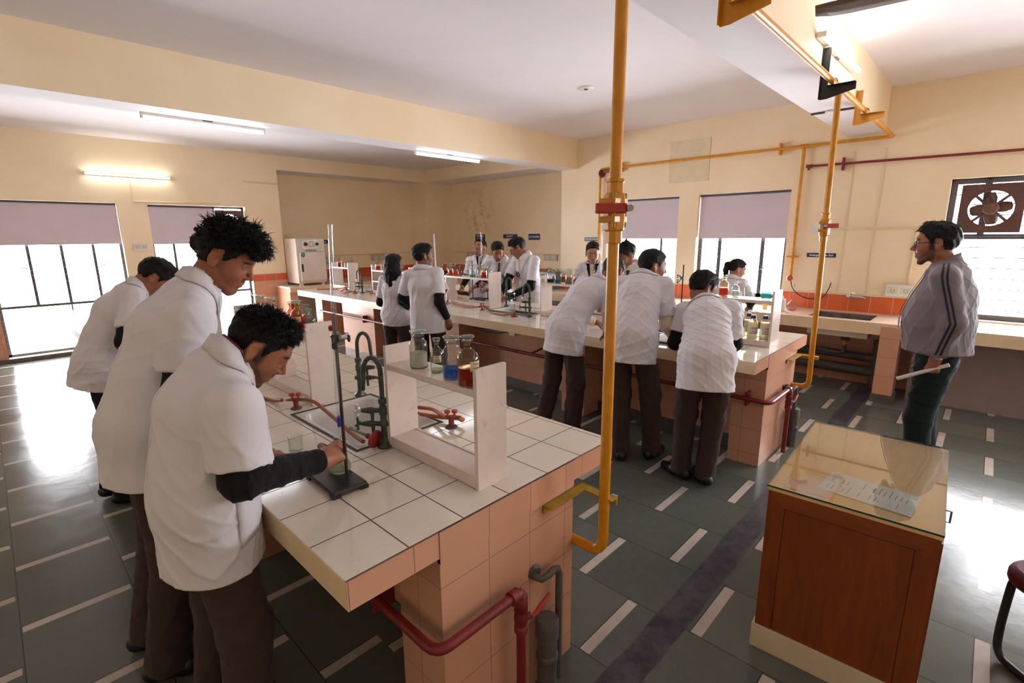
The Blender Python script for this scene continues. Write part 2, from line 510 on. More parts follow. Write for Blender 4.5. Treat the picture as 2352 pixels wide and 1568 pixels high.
# windows
def window(idx, axis, c, op, mull, trans, low_mull=(), bars=(), fw=0.034):
    a0, a1, z0, z1 = op
    m = MB()
    d0, d1 = c + 0.10, c + 0.14
    def bx(mb, p, q, za, zb, e0=d0, e1=d1):
        if axis == 'Y': mb.box(p, q, e0, e1, za, zb)
        else: mb.box(e0, e1, p, q, za, zb)
    bx(m, a0, a1, z0, z0 + fw); bx(m, a0, a1, z1 - fw, z1)
    bx(m, a0, a0 + fw, z0, z1); bx(m, a1 - fw, a1, z0, z1)
    t0 = trans[0] if trans else z0
    for z in trans:
        bx(m, a0, a1, z - fw / 2, z + fw / 2, d0 - .004, d1 + .004)
    for x in mull:
        bx(m, x - fw / 2, x + fw / 2, t0, z1)
    for x in low_mull:
        bx(m, x - fw / 4, x + fw / 4, z0, t0)
    o = struct(f'window_{idx}', m, FRAME)
    g = MB(); bx(g, a0 + .01, a1 - .01, z0 + .01, z1 - .01, c + .118, c + .122)
    g.build('glass_pane', PANE, o)
    b = MB()
    z = z0 + 0.1
    while z < z1 - .05:
        if axis == 'Y': b.cyl((a0, c + .085, z), (a1, c + .085, z), .0045, n=6)
        else: b.cyl((c + .085, a0, z), (c + .085, a1, z), .0045, n=6)
        z += 0.1
    b.build('grille_bars', GRILLE, o, smooth=True)
    h = MB()
    for x, zz, s in bars:
        if axis == 'Y': h.tube([(x, c + .09, zz), (x + s * .03, c + .06, zz + .02), (x + s * .10, c + .04, zz + .06)], .006, 6)
        else: h.tube([(c + .09, x, zz), (c + .06, x + s * .03, zz + .02), (c + .04, x + s * .10, zz + .06)], .006, 6)
    if bars: h.build('stay_handle', BLACK, o)
    w, hh = a1 - a0, z1 - z0
    if axis == 'Y': portal(((a0 + a1) / 2, c + .2, (z0 + z1) / 2), (R(-90), 0, 0), w, hh)
    else: portal((c + .2, (a0 + a1) / 2, (z0 + z1) / 2), (0, R(90), 0), hh, w)
    return o
window(1, 'Y', YL, W1, (0.433, 0.785, 1.139), (0.735,), (0.785,), ((0.433, 1.22, -1), (1.139, 1.22, 1)))
window(2, 'Y', YL, W2, (2.156, 2.506, 2.79), (0.735, 1.585), (2.5,))
window(3, 'X', XR, WA, (4.02, 3.45), (), ())
window(4, 'X', XR, WB, (2.62, 2.09), (), (), ((2.62, 1.16, 1), (2.09, 1.20, -1)), fw=0.045)
window(5, 'X', XR, WC, (0.12, -0.62), (1.60,), (), fw=0.05)
window(6, 'X', XR, WD, (-3.0,), (1.60,), (), fw=0.05)

# roller blinds
def blind(label, axis, c, a0, a1, zt, zb):
    t = thing('roller_blind', label, 'blind', group=None)
    m = MB(); r = MB(); h = MB()
    am = (a0 + a1) / 2
    if axis == 'Y':
        m.box(a0, a1, c + .055, c + .059, zb, zt); r.cyl((a0, c + .05, zt - .012), (a1, c + .05, zt - .012), .014)
        m.box(a0, a1, c + .052, c + .062, zb - .002, zb + .018)
        h.box(am - .09, am + .09, c + .045, c + .053, zb + .035, zb + .05)
    else:
        m.box(c + .055, c + .059, a0, a1, zb, zt); r.cyl((c + .05, a0, zt - .012), (c + .05, a1, zt - .012), .014)
        m.box(c + .052, c + .062, a0, a1, zb - .002, zb + .018)
        h.box(c + .045, c + .053, am - .07, am + .07, zb + .035, zb + .05)
    m.build('blind_fabric', BLIND, t); r.build('roller_tube', FRAME, t, smooth=True); h.build('pull_handle', WHITEP, t, bevel=.003)
blind('wide lilac roller blind half drawn over the window farthest left', 'Y', YL, W1[0] + .01, W1[1] - .01, 2.16, 1.575)
blind('lilac roller blind beside the dark exhaust fan on the left wall', 'Y', YL, W2[0] + .01, 2.765, 2.155, 1.565)
blind('lilac roller blind on the right wall nearer the corner recess', 'X', XR, WA[0] + .01, WA[1] - .01, 2.145, 1.59)
blind('lilac roller blind on the right wall nearer the exhaust fan window', 'X', XR, WB[0] + .01, WB[1] - .01, 2.145, 1.59)

# exhaust fans in the windows
FANB = mat('brown_fan_paint', '5a3a33', 0.5, vary=0.15)
FANBL = mat('brown_fan_blade', '6b4a3a', 0.45, vary=0.2, nscale=12)
def exhaust_fan(label, axis, c, ac, zc, s):
    t = thing('exhaust_fan', label, 'exhaust fan', (ac, c, zc) if axis == 'Y' else (c, ac, zc), 0 if axis == 'Y' else R(-90))
    # local: x along the wall, y through it, z up
    fr = MB(); n = 32; ro = s * .72
    outer, inner = [], []
    for k in range(n):
        a = 2 * PI * k / n + PI / n * 0
        ca, sa = math.cos(a), math.sin(a)
        q = s / max(abs(ca), abs(sa))
        outer.append((q * ca, q * sa)); inner.append((ro * ca, ro * sa))
    vs = [(x, y, z) for y in (-.012, .012) for x, z in outer] + [(x, y, z) for y in (-.012, .05) for x, z in inner]
    fs = []
    for k in range(n):
        j = (k + 1) % n
        fs += [(k, j, 2 * n + j, 2 * n + k), (n + k, 3 * n + k, 3 * n + j, n + j), (k, n + k, n + j, j), (2 * n + k, 2 * n + j, 3 * n + j, 3 * n + k)]
    fr.add(vs, fs)
    fr.build('frame', FANB, t)
    sp = MB()
    for k in range(4):
        a = PI / 4 + k * PI / 2
        sp.obox((math.cos(a) * ro * .62, -.02, math.sin(a) * ro * .62), ((math.cos(a), 0, math.sin(a)), (0, 1, 0), (-math.sin(a), 0, math.cos(a))), (ro * .40, .006, .012))
    sp.build('spider_bracket', FANB, t)
    MB().lathe([(0.0, -.05), (s * .2, -.05), (s * .26, -.035), (s * .27, .03), (s * .2, .05), (0, .05)], n=24, axis=(0, 1, 0)).build('motor_hub', FANBL, t, smooth=True)
    for k in range(4):
        b = MB(); a = k * PI / 2 + .15
        rows = []
        for i in range(7):
            rr = s * (.2 + .46 * i / 6); w = s * (.16 + .20 * math.sin(PI * (i + 1.2) / 8.2))
            row = []
            for j in range(5):
                q = (j / 4 - .5) * 2 * w
                aa = a + q / max(rr, .01) * .62
                row.append((rr * math.cos(aa), .02 + (j / 4 - .5) * .05, rr * math.sin(aa)))
            rows.append(row)
        b.grid(rows).build('blade', FANBL, t, smooth=True, solid=.004)
exhaust_fan('brown exhaust fan in the bright window behind the instructor', 'X', XR + .03, 0.078, 1.862, 0.225)
exhaust_fan('dark exhaust fan in the left wall window beside its blind', 'Y', YL + .06, 3.02, 1.88, 0.225)
def fan_mesh_screen():
    t = NT('wire_mesh')
    o = t.obj(); s = t.n('ShaderNodeSeparateXYZ', {0: o})
    k = None
    for i in (1, 2):
        f = t.math('FRACT', t.math('MULTIPLY', s.outputs[i], 70.0))
        l = t.math('LESS_THAN', f, 0.28)
        k = l if k is None else t.math('MAXIMUM', k, l)
    df = t.n('ShaderNodeBsdfDiffuse', {'Color': srgb('8a8688')})
    tr = t.n('ShaderNodeBsdfTransparent')
    mx = t.n('ShaderNodeMixShader', {0: k, 1: tr.outputs[0], 2: df.outputs[0]})
    t.t.links.new(mx.outputs[0], t.out.inputs[0])
    return t.m
o = MB().box(XR + .075, XR + .077, -.25, .385, 1.62, 2.14).build('window_screen', fan_mesh_screen())
o['kind'] = 'structure'

# ---------------------------------------------------------------- fluorescent tubes
TUBE = emit_mat('fluorescent_tube', (0.93, 0.95, 1.0, 1), 30.0)
TUBEW = emit_mat('fluorescent_wall_tube', (1.0, 0.99, 0.93, 1), 30.0)
def tube_light(label, a, b, back, m=TUBE):
    """a tube between a and b on a batten that lies towards 'back'"""
    t = thing('tube_light', label, 'tube light', tuple((Vector(a) + Vector(b)) / 2))
    c = (Vector(a) + Vector(b)) / 2
    A, B, K = Vector(a) - c, Vector(b) - c, Vector(back)
    d = (B - A).normalized(); w = d.cross(K).normalized(); L = (B - A).length / 2
    MB().obox(K * .028, (d, w, K), (L, .016, .013)).build('batten', WHITEP, t)
    MB().cyl(A + d * .02, B - d * .02, .0135, n=14).build('tube', m, t, smooth=True)
    for P, s in ((A, 1), (B, -1)):
        MB().obox(P + d * s * .008 + K * .012, (d, w, K), (.009, .015, .022)).build('end_cap', WHITEP, t, bevel=.003)
    MB().obox(K * .036, (d, w, K), (.04, .02, .006)).build('mounting_clip', GREYP, t)
tube_light('lit tube light under the ceiling beam, nearer the left side of the room', (1.054, 5.14, 2.61), (2.019, 5.14, 2.61), (0, 0, 1))
tube_light('lit tube light under the ceiling beam, toward the corner recess', (3.735, 5.14, 2.612), (4.775, 5.14, 2.612), (0, 0, 1))
tube_light('bright tube light on the left wall above the windows', (1.16, 9.45, 2.562), (2.212, 9.45, 2.562), (0, 1, 0), TUBEW)
tube_light('bright tube light on the side of the beam with the yellow gas pipe', (3.726, 0.925, 2.83), (4.793, 0.925, 2.845), (0, 1, 0), TUBEW)

# ---------------------------------------------------------------- yellow gas pipes
def pipe_clamp(m, p, r, wall):
    pass
t = thing('gas_pipe', 'yellow gas pipe along the right wall with two drops', 'gas pipe', (6.55, 2.7, 2.6))
L = lambda x, y, z: (x - 6.55, y - 2.7, z - 2.6)
m = MB()
m.tube([L(6.55, 0.9, 2.60), L(6.55, 4.36, 2.60)] + [Vector(L(6.55, 4.36, 2.555)) + Vector((0, .05 * math.sin(a), .05 * math.cos(a))) for a in (0.5, 1.1, 1.57)] + [L(6.55, 4.41, 1.0)], .0165, 12)
m.build('wall_run', YEL, t, smooth=True)
m = MB().cyl(L(6.55, 1.70, 2.6), L(6.55, 1.70, 1.16), .0165, n=12); m.cyl(L(6.55, 1.70, 2.57), L(6.55, 1.70, 2.62), .024, n=12); m.cyl(L(6.55, 1.66, 2.6), L(6.55, 1.74, 2.6), .024, n=12)
m.build('drop_pipe', YEL, t, smooth=True)
for y, z, v in ((4.05, 2.6, 0), (1.95, 2.6, 0), (1.70, 1.38, 1)):
    c = MB()
    if v: c.box(6.52 - 6.55, .045, y - .06 - 2.7, y + .06 - 2.7, z - .008 - 2.6, z + .008 - 2.6)
    else: c.box(-.024, .045, y - .009 - 2.7, y + .009 - 2.7, z - .065 - 2.6, z + .065 - 2.6)
    c.build('clamp', YEL, t, bevel=.002)
MB().lathe([(0, -.012), (.028, -.012), (.034, 0), (.028, .012), (0, .012)], L(6.525, 1.70, 1.13), 14, axis=(1, 0, 0)).build('valve_knob', REDL, t, smooth=True)
m = MB().lathe([(0, -.02), (.05, -.02), (.062, 0), (.05, .02), (0, .02)], L(6.50, 4.35, 2.53), 18, axis=(0.3, 1, 0)); m.build('valve_wheel', REDP, t, smooth=True)
m = MB().cyl(L(6.5, 4.31, 2.56), L(6.5, 4.17, 2.56), .03, .024); m.build('valve_body', BRASS, t, smooth=True)

t = thing('gas_pipe', 'yellow gas pipe running beneath the right ceiling beam on brackets', 'gas pipe', (3.0, 0.9, 2.6))
m = MB().tube([(-5.4, 0, 0), (3.45, 0, 0), (3.53, 0.0, 0), (3.55, .03, 0)], .019, 14)
m.build('beam_run', YEL, t, smooth=True)
def bracket(x, dark=False, tall=.33):
    """hanging angle from the beam's side with a short arm under the pipe"""
    x -= 3.0
    m = MB().prism([(.070, -.10), (.070, tall), (.028, tall), (.028, -.022), (-.13, -.022), (-.13, -.066), (.028, -.10)], x - .004, x, 'X')
    m.box(x - .030, x - .0045, .0665, 0.0705, -.099, tall - .002)
    m.box(x - .030, x - .0045, -.129, .027, -.0265, -.0225)
    b = m.build('bracket', BLACK if dark else YEL, t)
    MB().tube(arc((x + .012, 0, 0), .023, 0, PI, 8, (0, 1, 0), (0, 0, 1)), .003, 6).build('u_bolt', FRAME, b)
bracket(2.30); bracket(3.95, True, .21); bracket(5.05, False, .16)

GOLD = YEL
def drop_pipe(label, x, xb, y, ztop, zv, zb, reach, rot_handle):
    """vertical gas pipe from the beam with a ball valve, a foot bend and a bench bracket"""
    t = thing('gas_drop_pipe', label, 'gas pipe', (x, y, 0))
    lean = lambda z: (xb - x) * (ztop - z) / (ztop - zb)
    r = .0195
    pts = [(lean(ztop), 0, ztop), (lean(zv + .09), 0, zv + .09)]
    MB().tube(pts, r, 16).build('upper_pipe', YEL, t, smooth=True)
    bend = [(lean(zb), .055 - .055 * math.cos(a), zb - .055 * math.sin(a)) for a in (0, .4, .8, 1.2, 1.57)]
    MB().tube([(lean(zv - .08), 0, zv - .08), (lean(zb), 0, zb)] + bend[1:] + [(lean(zb), reach, zb - .055)], r, 16).build('lower_pipe', YEL, t, smooth=True)
    vx = lean(zv)
    v = MB().lathe([(r, -.10), (.027, -.10), (.027, -.062), (.034, -.058), (.036, -.03), (.036, .03), (.034, .052), (.027, .056), (.027, .088), (.031, .09), (.031, .10), (r, .10)], (vx, 0, zv), 8)
    v.box(vx - .046, vx + .03, -.03, .03, zv - .035, zv - .015); v.box(vx - .046, vx + .03, -.03, .03, zv + .02, zv + .04)
    v = v.build('valve_body', YEL, t, bevel=.002)
    for px in (-.040, .024):
        MB().cyl((vx + px, -.024, zv - .05), (vx + px, -.024, zv + .055), .006, n=8).build('valve_bolt', YELD, v)
    h = MB()
    d = Vector(rot_handle).normalized(); w = Vector((0, 0, 1)).cross(d)
    c = Vector((vx, 0, zv + .008)) - w * 0.0
    out = Vector((-.69, -.72, 0)) if rot_handle[2] == 0 else w
    h.obox(c + out * .045 + d * .022, (d, out, (0, 0, 1)), (.05, .007, .016))
    h.build('valve_handle', REDL, t, bevel=.005)
    MB().cyl(c + out * .03 + d * -.035, c + out * .06 + d * -.035, .011, n=8).build('handle_nut', STEEL, t)
    return t, lean
t, lean = drop_pipe('yellow gas drop pipe in the foreground at the end of the near bench', 1.425, 1.418, 0.90, 2.58, 1.722, 0.545, .5, (-.72, .69, 0))
bz = .706
m = MB().box(1.225 - 1.425, .0225, .1215, .1255, bz - .02, bz + .0075); m.box(1.225 - 1.425, .0225, .085, .1255, bz + .008, bz + .012)
m.box(.0235, .0275, -.035, .1255, bz - .02, bz + .0125); m.box(-.012, .023, -.035, .0845, bz + .008, bz + .012)
m.build('bench_bracket', YELD, t)
t, lean = drop_pipe('yellow gas drop pipe at the end of the middle bench', 4.13, 4.27, 0.90, 2.58, 1.69, 0.53, .5, (.72, -.69, 0))
m = MB().box(4.05 - 4.13, .12, .1115, .1155, bz - .02, bz + .0075); m.box(4.05 - 4.13, .20, .075, .1155, bz + .008, bz + .012)
m.box(.16, .20, -.035, .0745, bz + .008, bz + .012); m.box(.2005, .2045, -.035, .1155, bz - .02, bz + .0125)
m.build('bench_bracket', YELD, t)

# red pipe on the right wall
t = thing('red_wall_pipe', 'thin dark red pipe high on the right wall above the sink', 'pipe', (6.555, 0, 2.37))
MB().tube([(0, 1.66, .01), (0, -2.5, -.035)], .013, 10).build('pipe_run', REDP, t, smooth=True)
m = MB().cyl((0, 1.66, .01), (0, 1.60, .01), .02, n=10); m.cyl((0, 1.635, .01), (0, 1.635, -.03), .012, n=8); m.build('end_fitting', REDP, t)
MB().box(-.016, .045, 1.30, 1.315, -.06, .07).build('clamp', REDP, t)

# conduits, boards, signs
def conduit(label, pts, w=.012):
    t = MB().tube(pts, w, 6).build('cable_conduit', CONDUIT)
    return tag(t, label, 'conduit')
conduit('cream conduit dropping from the left wall tube light to the window head', [(1.696, 9.49, 2.54), (1.68, 9.49, 2.195), (2.87, 9.49, 2.205)], .011)
conduit('short cream conduit beside the recess high on the left wall', [(3.27, 9.49, 2.588), (3.86, 9.49, 2.588)], .011)
conduit('cream conduit above the right wall sink leading down to the socket board', [(6.59, 1.36, 1.697), (6.59, .60, 1.692), (6.59, .60, 1.10)], .013)
conduit('vertical cream conduit on the right wall left of the tap', [(6.594, 1.22, 2.5), (6.594, 1.22, 1.0)], .006)
conduit('vertical cream conduit on the right wall above the tap', [(6.594, .95, 2.5), (6.594, .95, 1.0)], .006)
conduit('cream conduit along the recess back wall above the oven counter', [(3.9, 10.06, 1.27), (7.1, 10.06, 1.27)], .008)
conduit('cream conduit along the recess side wall behind the three students', [(7.862, 9.4, 1.27), (7.862, 5.25, 1.27)], .008)
t = thing('junction_box', 'round white junction box with conduit under the right beam', 'junction box', (5.1, 1.15, 2.648))
MB().cyl((0, 0, 0), (0, 0, -.014), .045, n=20).build('box_lid', WHITEP, t); MB().box(-.009, .009, -.17, .15, -.012, 0).build('conduit', GREYP, t)
m = MB().lathe([(0, -.012), (.022, -.012), (.024, -.010), (.07, -.014), (.085, -.004), (.085, 0), (0, 0)], (0, 0, 0), 28).build('ceiling_rose', WHITEP, None, smooth=True, loc=(4.41, 3.17, ZC))
tag(m, 'round white ceiling hook cover above the middle bench', 'ceiling rose')
MB().cyl((0, 0, -.016), (0, 0, -.011), .02).build('hook_hole', BLACK, m)
m = MB().box(XR - .008, XR, 2.79, 3.335, 2.32, 2.85).build('cover_panel', mat('cover_panel_paint', 'e3d5b4', .6, vary=.04))
tag(m, 'square painted cover panel on the right wall behind the yellow pipe', 'panel')

BOARD = mat('grey_socket_board', 'bdb4a4', .5, vary=.04)
SOCK = mat('socket_plate', 'd9d2c4', .4, vary=.03)
HOLE = mat('socket_holes', '3c3733', .6)
def socket_board(label, loc, rotz, w=.30, h=.115, bm_=None):
    """wall socket board: local x along the wall, front towards -y"""
    t = thing('socket_board', label, 'socket board', loc, rotz)
    MB().box(-w / 2, w / 2, -.03, 0, -h / 2, h / 2).build('board', bm_ or BOARD, t, bevel=.004)
    for s in (-1, 1):
        f = MB().box(s * w * .23 - .042, s * w * .23 + .042, -.034, -.03, -.035, .035).build('socket_plate', SOCK, t, bevel=.002)
        q = MB()
        for x, z in ((-.014, .012), (.014, .012), (-.014, -.006), (.014, -.006), (0, -.02)):
            q.cyl((s * w * .23 + x, -.0352, z), (s * w * .23 + x, -.034, z), .0045, n=8)
        q.build('socket_holes', HOLE, f)
    return t
RZ = R(-90)
socket_board('white socket board on the right wall near the instructor', (6.575, .66, 1.05), RZ, .24, .125, WHITEP)
socket_board('small white socket board between the two left wall windows', (1.69, 9.48, 1.525), 0, .18, .12, WHITEP)
socket_board('grey socket board on the recess back wall right of the oven', (6.16, 10.06, 1.19), 0, .34, .13)
socket_board('grey socket board partly behind the glass burette beside the oven', (4.92, 10.06, 1.16), 0, .2, .14)
socket_board('grey socket board on the recess side wall behind the student in glasses looking up', (7.865, 8.72, 1.21), RZ, .42, .12)
socket_board('grey socket board on the recess side wall right of the bending student in glasses', (7.865, 6.42, 1.21), RZ, .34, .125)
socket_board('blank white plate on the right wall left of the upper conduit', (6.598, 1.5, 1.70), RZ, .085, .11, WHITEP) if False else None
tag(MB().box(6.59, 6.6, 1.46, 1.545, 1.645, 1.75).build('wall_plate', WHITEP, bevel=.003), 'blank white wall plate behind the rear yellow drop pipe', 'plate')

NAVY = mat('navy_sign', '23275e', .4, vary=.03)
SIGNT = mat('sign_lettering', 'e8e8ea', .5, vary=0)
def sign(label, loc, rotz, w, h, lines, size, sx=1.0):
    t = thing('wall_sign', label, 'sign', loc, rotz)
    MB().box(-w / 2, w / 2, -.004, 0, -h / 2, h / 2).build('sign_plate', NAVY, t)
    for i, s in enumerate(lines):
        zz = (len(lines) - 1) / 2 * size * 1.15 - i * size * 1.15
        text_mesh(s, size, 'sign_lettering', SIGNT, t, (0, -.0045, zz), (R(90), 0, 0), .0004, sx)
sign('navy sign reading Rectangular Water Bath on the right wall', (6.598, 1.42, 1.40), RZ, .29, .046, ['Rectangular Water Bath'], .032, .76)
sign('navy sign reading ION EXCHANGE above the young woman facing us', (6.598, 4.565, 1.58), RZ, .28, .055, ['ION EXCHANGE'], .04, .86)
sign('navy two-line CENTRIFUGE MACHINE sign on the recess wall', (7.868, 8.50, 1.61), RZ, .32, .14, ['CENTRIFUGE', 'MACHINE'], .05, .85)
sign('narrow navy sign reading BASKET partly behind a bowed head', (7.868, 7.55, 1.63), RZ, .42, .085, ['BASKET  '], .06, .95)
sign('navy sign reading ELECTROPHORESIS right of the tallest recess student', (7.868, 6.87, 1.615), RZ, .31, .125, ['ELECTROPHORESIS'], .05, .62)
sign('small navy sign on the recess wall at the right edge of the oven', (4.86, 10.068, 1.55), 0, .30, .07, ['Oven Steriliser'], .045, .8)

# ceiling fan whose blade enters at the top of the view
FAN = mat('brown_ceiling_fan', '7d6f68', .4, vary=.05)
t = thing('ceiling_fan', 'grey-brown ceiling fan, one blade tip showing near the right beam', 'ceiling fan', (3.10, .13, 2.70))
MB().lathe([(0, .07), (.10, .06), (.13, .02), (.13, -.02), (.09, -.05), (0, -.06)], n=24).build('motor', FAN, t, smooth=True)
MB().cyl((0, 0, .06), (0, 0, .38), .014).build('rod', FAN, t)
for k in range(3):
    a = PI / 2 + .16 + k * 2 * PI / 3
    ca, sa = math.cos(a), math.sin(a)
    def P(r, w, z): return (r * ca - w * sa, r * sa + w * ca, z)
    rows = []
    for i in range(9):
        rr = .14 + .53 * i / 8
        w0, w1 = -.045 - .012 * i / 8, .045 + .014 * i / 8
        if i == 8: w0, w1 = .0, .05
        if i == 7: w0 = -.04
        rows.append([P(rr, w0 + (w1 - w0) * j / 3, -.014 + .028 * j / 3) for j in range(4)])
    MB().grid(rows).build('blade', FAN, t, smooth=True, solid=.005)
# ---------------------------------------------------------------- benches
def shelf_paint():
    t = NT('shelf_white_gloss_paint')
    o = t.obj()
    c = t.mix(t.ramp(t.noise(6, 4, .6, o), .3, .7), srgb('d8c8bf'), srgb('e2d4cb'))
    wear = t.math('MULTIPLY', t.ramp(t.noise(16, 6, .7, o, .6), .56, .70), .5)
    c = t.mix(wear, c, srgb('a58f80'))
    t.bsdf(color=c, rough=t.math('ADD', .22, t.math('MULTIPLY', wear, .4)), normal=t.bump(t.noise(25, 3, .6, o), .08, .005))
    return t.m
SHELF = shelf_paint()
PORC = mat('white_porcelain', 'dcdad4', 0.15, vary=0.04)
SEAL = mat('dark_sink_sealant', '4e4a46', 0.7, vary=0.2, nscale=30)
BT, BL = 0.83, 0.085           # worktop height, lip
SINKX = (0.41, 0.815)          # sink opening from the bench's left edge

def bench(label, x0, x1, y0, y1, sinks, body, piers, recess, rows_off):
    t = thing('lab_bench', label, 'lab bench', ((x0 + x1) / 2, (y0 + y1) / 2, 0), 0, 'tiled laboratory benches')
    cx, cy = (x0 + x1) / 2, (y0 + y1) / 2
    top_m = tile_mat('worktop_tiles', 'eee6d8', '4f463e', ('X', 'Y'), (0.1945, 0.195), (0.67 - .4857 - (x1 - x0) / 2, -(y1 - y0) / 2), 0.0042, 0.10, 0.025, specks=0.075)
    w = MB()
    e = .012
    cuts = sorted(sinks)
    sx0, sx1 = x0 + SINKX[0], x0 + SINKX[1]
    def B(a, b, c, d): w.box(a - cx, b - cx, c - cy, d - cy, BT - .03, BT)
    cur = y0
    for a, b in cuts:
        B(x0, x1, cur, a); B(x0, sx0, a, b); B(sx1, x1, a, b); cur = b
    B(x0, x1, cur, y1)
    w.build('worktop', top_m, t)
    for xa in (x0, x1 - e):
        MB().box(xa - cx + (-.002 if xa == x0 else .002), xa + e - cx + (-.002 if xa == x0 else .002), y0 - cy - .001, y1 - cy + .001, BT - BL, BT - .001).build('side_edge', EDGE, t, bevel=.002)
    for ya in (y0, y1 - e):
        s = -1 if ya == y0 else 1
        MB().box(x0 - cx - .001, x1 - cx + .001, ya - cy + s * .002, ya + e - cy + s * .002, BT - BL, BT - .001).build('end_edge', PINK, t)
    u = MB().box(x0 + e - cx, sx0 - .03 - cx, y0 + e - cy, y1 - e - cy, BT - BL + .01, BT - .031)
    u.box(sx1 + .03 - cx, x1 - e - cx, y0 + e - cy, y1 - e - cy, BT - BL + .01, BT - .031)
    cur = y0 + e
    for a, b in cuts:
        u.box(sx0 - .03 - cx, sx1 + .03 - cx, cur - cy, a - .03 - cy, BT - BL + .01, BT - .031); cur = b + .03
    u.box(sx0 - .03 - cx, sx1 + .03 - cx, cur - cy, y1 - e - cy, BT - BL + .01, BT - .031)
    u.build('slab', PLINTH, t)
    # end piers and side piers with tiles, recessed core
    bx0, bx1 = body
    tx = tile_mat('pier_tiles_end', 'cf9b80', '8d6656', ('X', 'Z'), (0.1955, 0.186), (bx0 - cx, 0.0845), 0.003, 0.2, 0.04)
    ty = tile_mat('pier_tiles_side', 'cf9b80', '8d6656', ('Y', 'Z'), (0.195, 0.186), (0.02, 0.0845), 0.003, 0.2, 0.04)
    mm = MB()
    for a, b in piers:
        mm = MB()
        mm.cur = 0
        mm.box(bx0 - cx, bx1 - cx, a - cy, b - cy, 0.0, BT - BL + .01)
        p = mm.build('pier', [tx], t)
        # tile faces: sides get the other tile direction
        p.data.materials.append(ty)
        for f in p.data.polygons:
            if abs(f.normal.x) > .5: f.material_index = 1
    if recess:
        for k, (a, b) in enumerate(recess):
            c = MB().box(bx0 + .24 - cx, bx1 - .05 - cx, a - cy, b - cy, 0.10, BT - .20).build('core_wall', ty, t)
            MB().box(bx0 + .23 - cx, bx1 - .04 - cx, a - cy, b - cy, 0.0, 0.10).build('plinth', PLINTH, c)
    # flush tile over the lip at the pier on the near end
    f = MB().box(bx0 - cx, bx1 - cx, y0 - cy - .004, y0 + .01 - cy, BT - BL - .02, BT - .001).build('lip_tile', tx, t)
    return t

def sink(label, x0, y0, y1, depth=.17):
    xa, xb = x0 + SINKX[0], x0 + SINKX[1]
    cx, cy = (xa + xb) / 2, (y0 + y1) / 2
    t = thing('sink', label, 'sink', (cx, cy, BT), 0, 'porcelain bench sinks')
    w, l = (xb - xa) / 2, (y1 - y0) / 2
    rows = []
    def ring(dx, dy, z, rad):
        out = []
        for sx, sy, a0 in ((1, 1, 0), (-1, 1, PI / 2), (-1, -1, PI), (1, -1, 1.5 * PI)):
            for k in range(5):
                a = a0 + k * PI / 8
                out.append((sx * (dx - rad) + rad * math.cos(a), sy * (dy - rad) + rad * math.sin(a), z))
        return out + out[:1]
    rows = [ring(w - .001, l - .001, .001, .004), ring(w - .012, l - .012, .0035, .03), ring(w - .026, l - .026, -.004, .05), ring(w - .04, l - .04, -depth + .03, .05), ring(w - .07, l - .07, -depth, .05), ring(.02, .02, -depth - .004, .018)]
    MB().grid(rows).build('basin', PORC, t, smooth=True, angle=60)
    # outer shell under the bench
    rows = [ring(w - .004, l - .004, -.004, .004), ring(w - .028, l - .028, -depth + .02, .05), ring(w - .055, l - .055, -depth - .012, .05), ring(.025, .025, -depth - .014, .018)]
    MB().grid(rows).build('basin_underside', PORC, t, smooth=True, angle=60)
    s = MB()
    for a, b, c, d in ((-w - .012, -w, -l - .012, l + .012), (w, w + .012, -l - .012, l + .012), (-w, w, -l - .012, -l), (-w, w, l, l + .012)):
        s.box(a, b, c, d, .0004, .0035)
    s.build('sealant', SEAL, t)
    MB().cyl((0, 0, -depth + .001), (0, 0, -depth - .12), .022).build('waste_pipe', GREYP, t)
    return t

S1, S2, S3 = (1.70, 2.285), (3.42, 4.03), (6.73, 7.25)
bench('near tiled lab bench with sinks, two boys in white coats leaning over it', 0.485, 1.665, 1.03, 7.85, [S1, S2, (5.6, 6.2)], (0.768, 1.405), [(1.03, 1.25), (2.55, 2.8), (4.3, 4.55), (6.1, 6.3), (7.6, 7.84)], [(1.25, 7.6)], 0)
bench('middle tiled lab bench between the two groups of standing students', 3.35, 4.586, 1.02, 7.89, [S1, S2, S3], (3.62, 4.315), [(1.02, 1.24), (2.55, 2.81), (4.3, 4.5), (6.12, 7.0), (7.66, 7.88)], [(1.24, 6.12), (7.0, 7.3)], 0)
sink('white bench sink beside the boy holding the flask', .485, *S1)
sink('white sink of the near bench half hidden behind the two boys', .485, *S2)
sink('white bench sink behind the row of bending students', 3.44, *S1)
sink('white bench sink near the three students facing the camera', 3.44, *S2)
sink('white bench sink at the far end of the middle bench', 3.44, *S3)

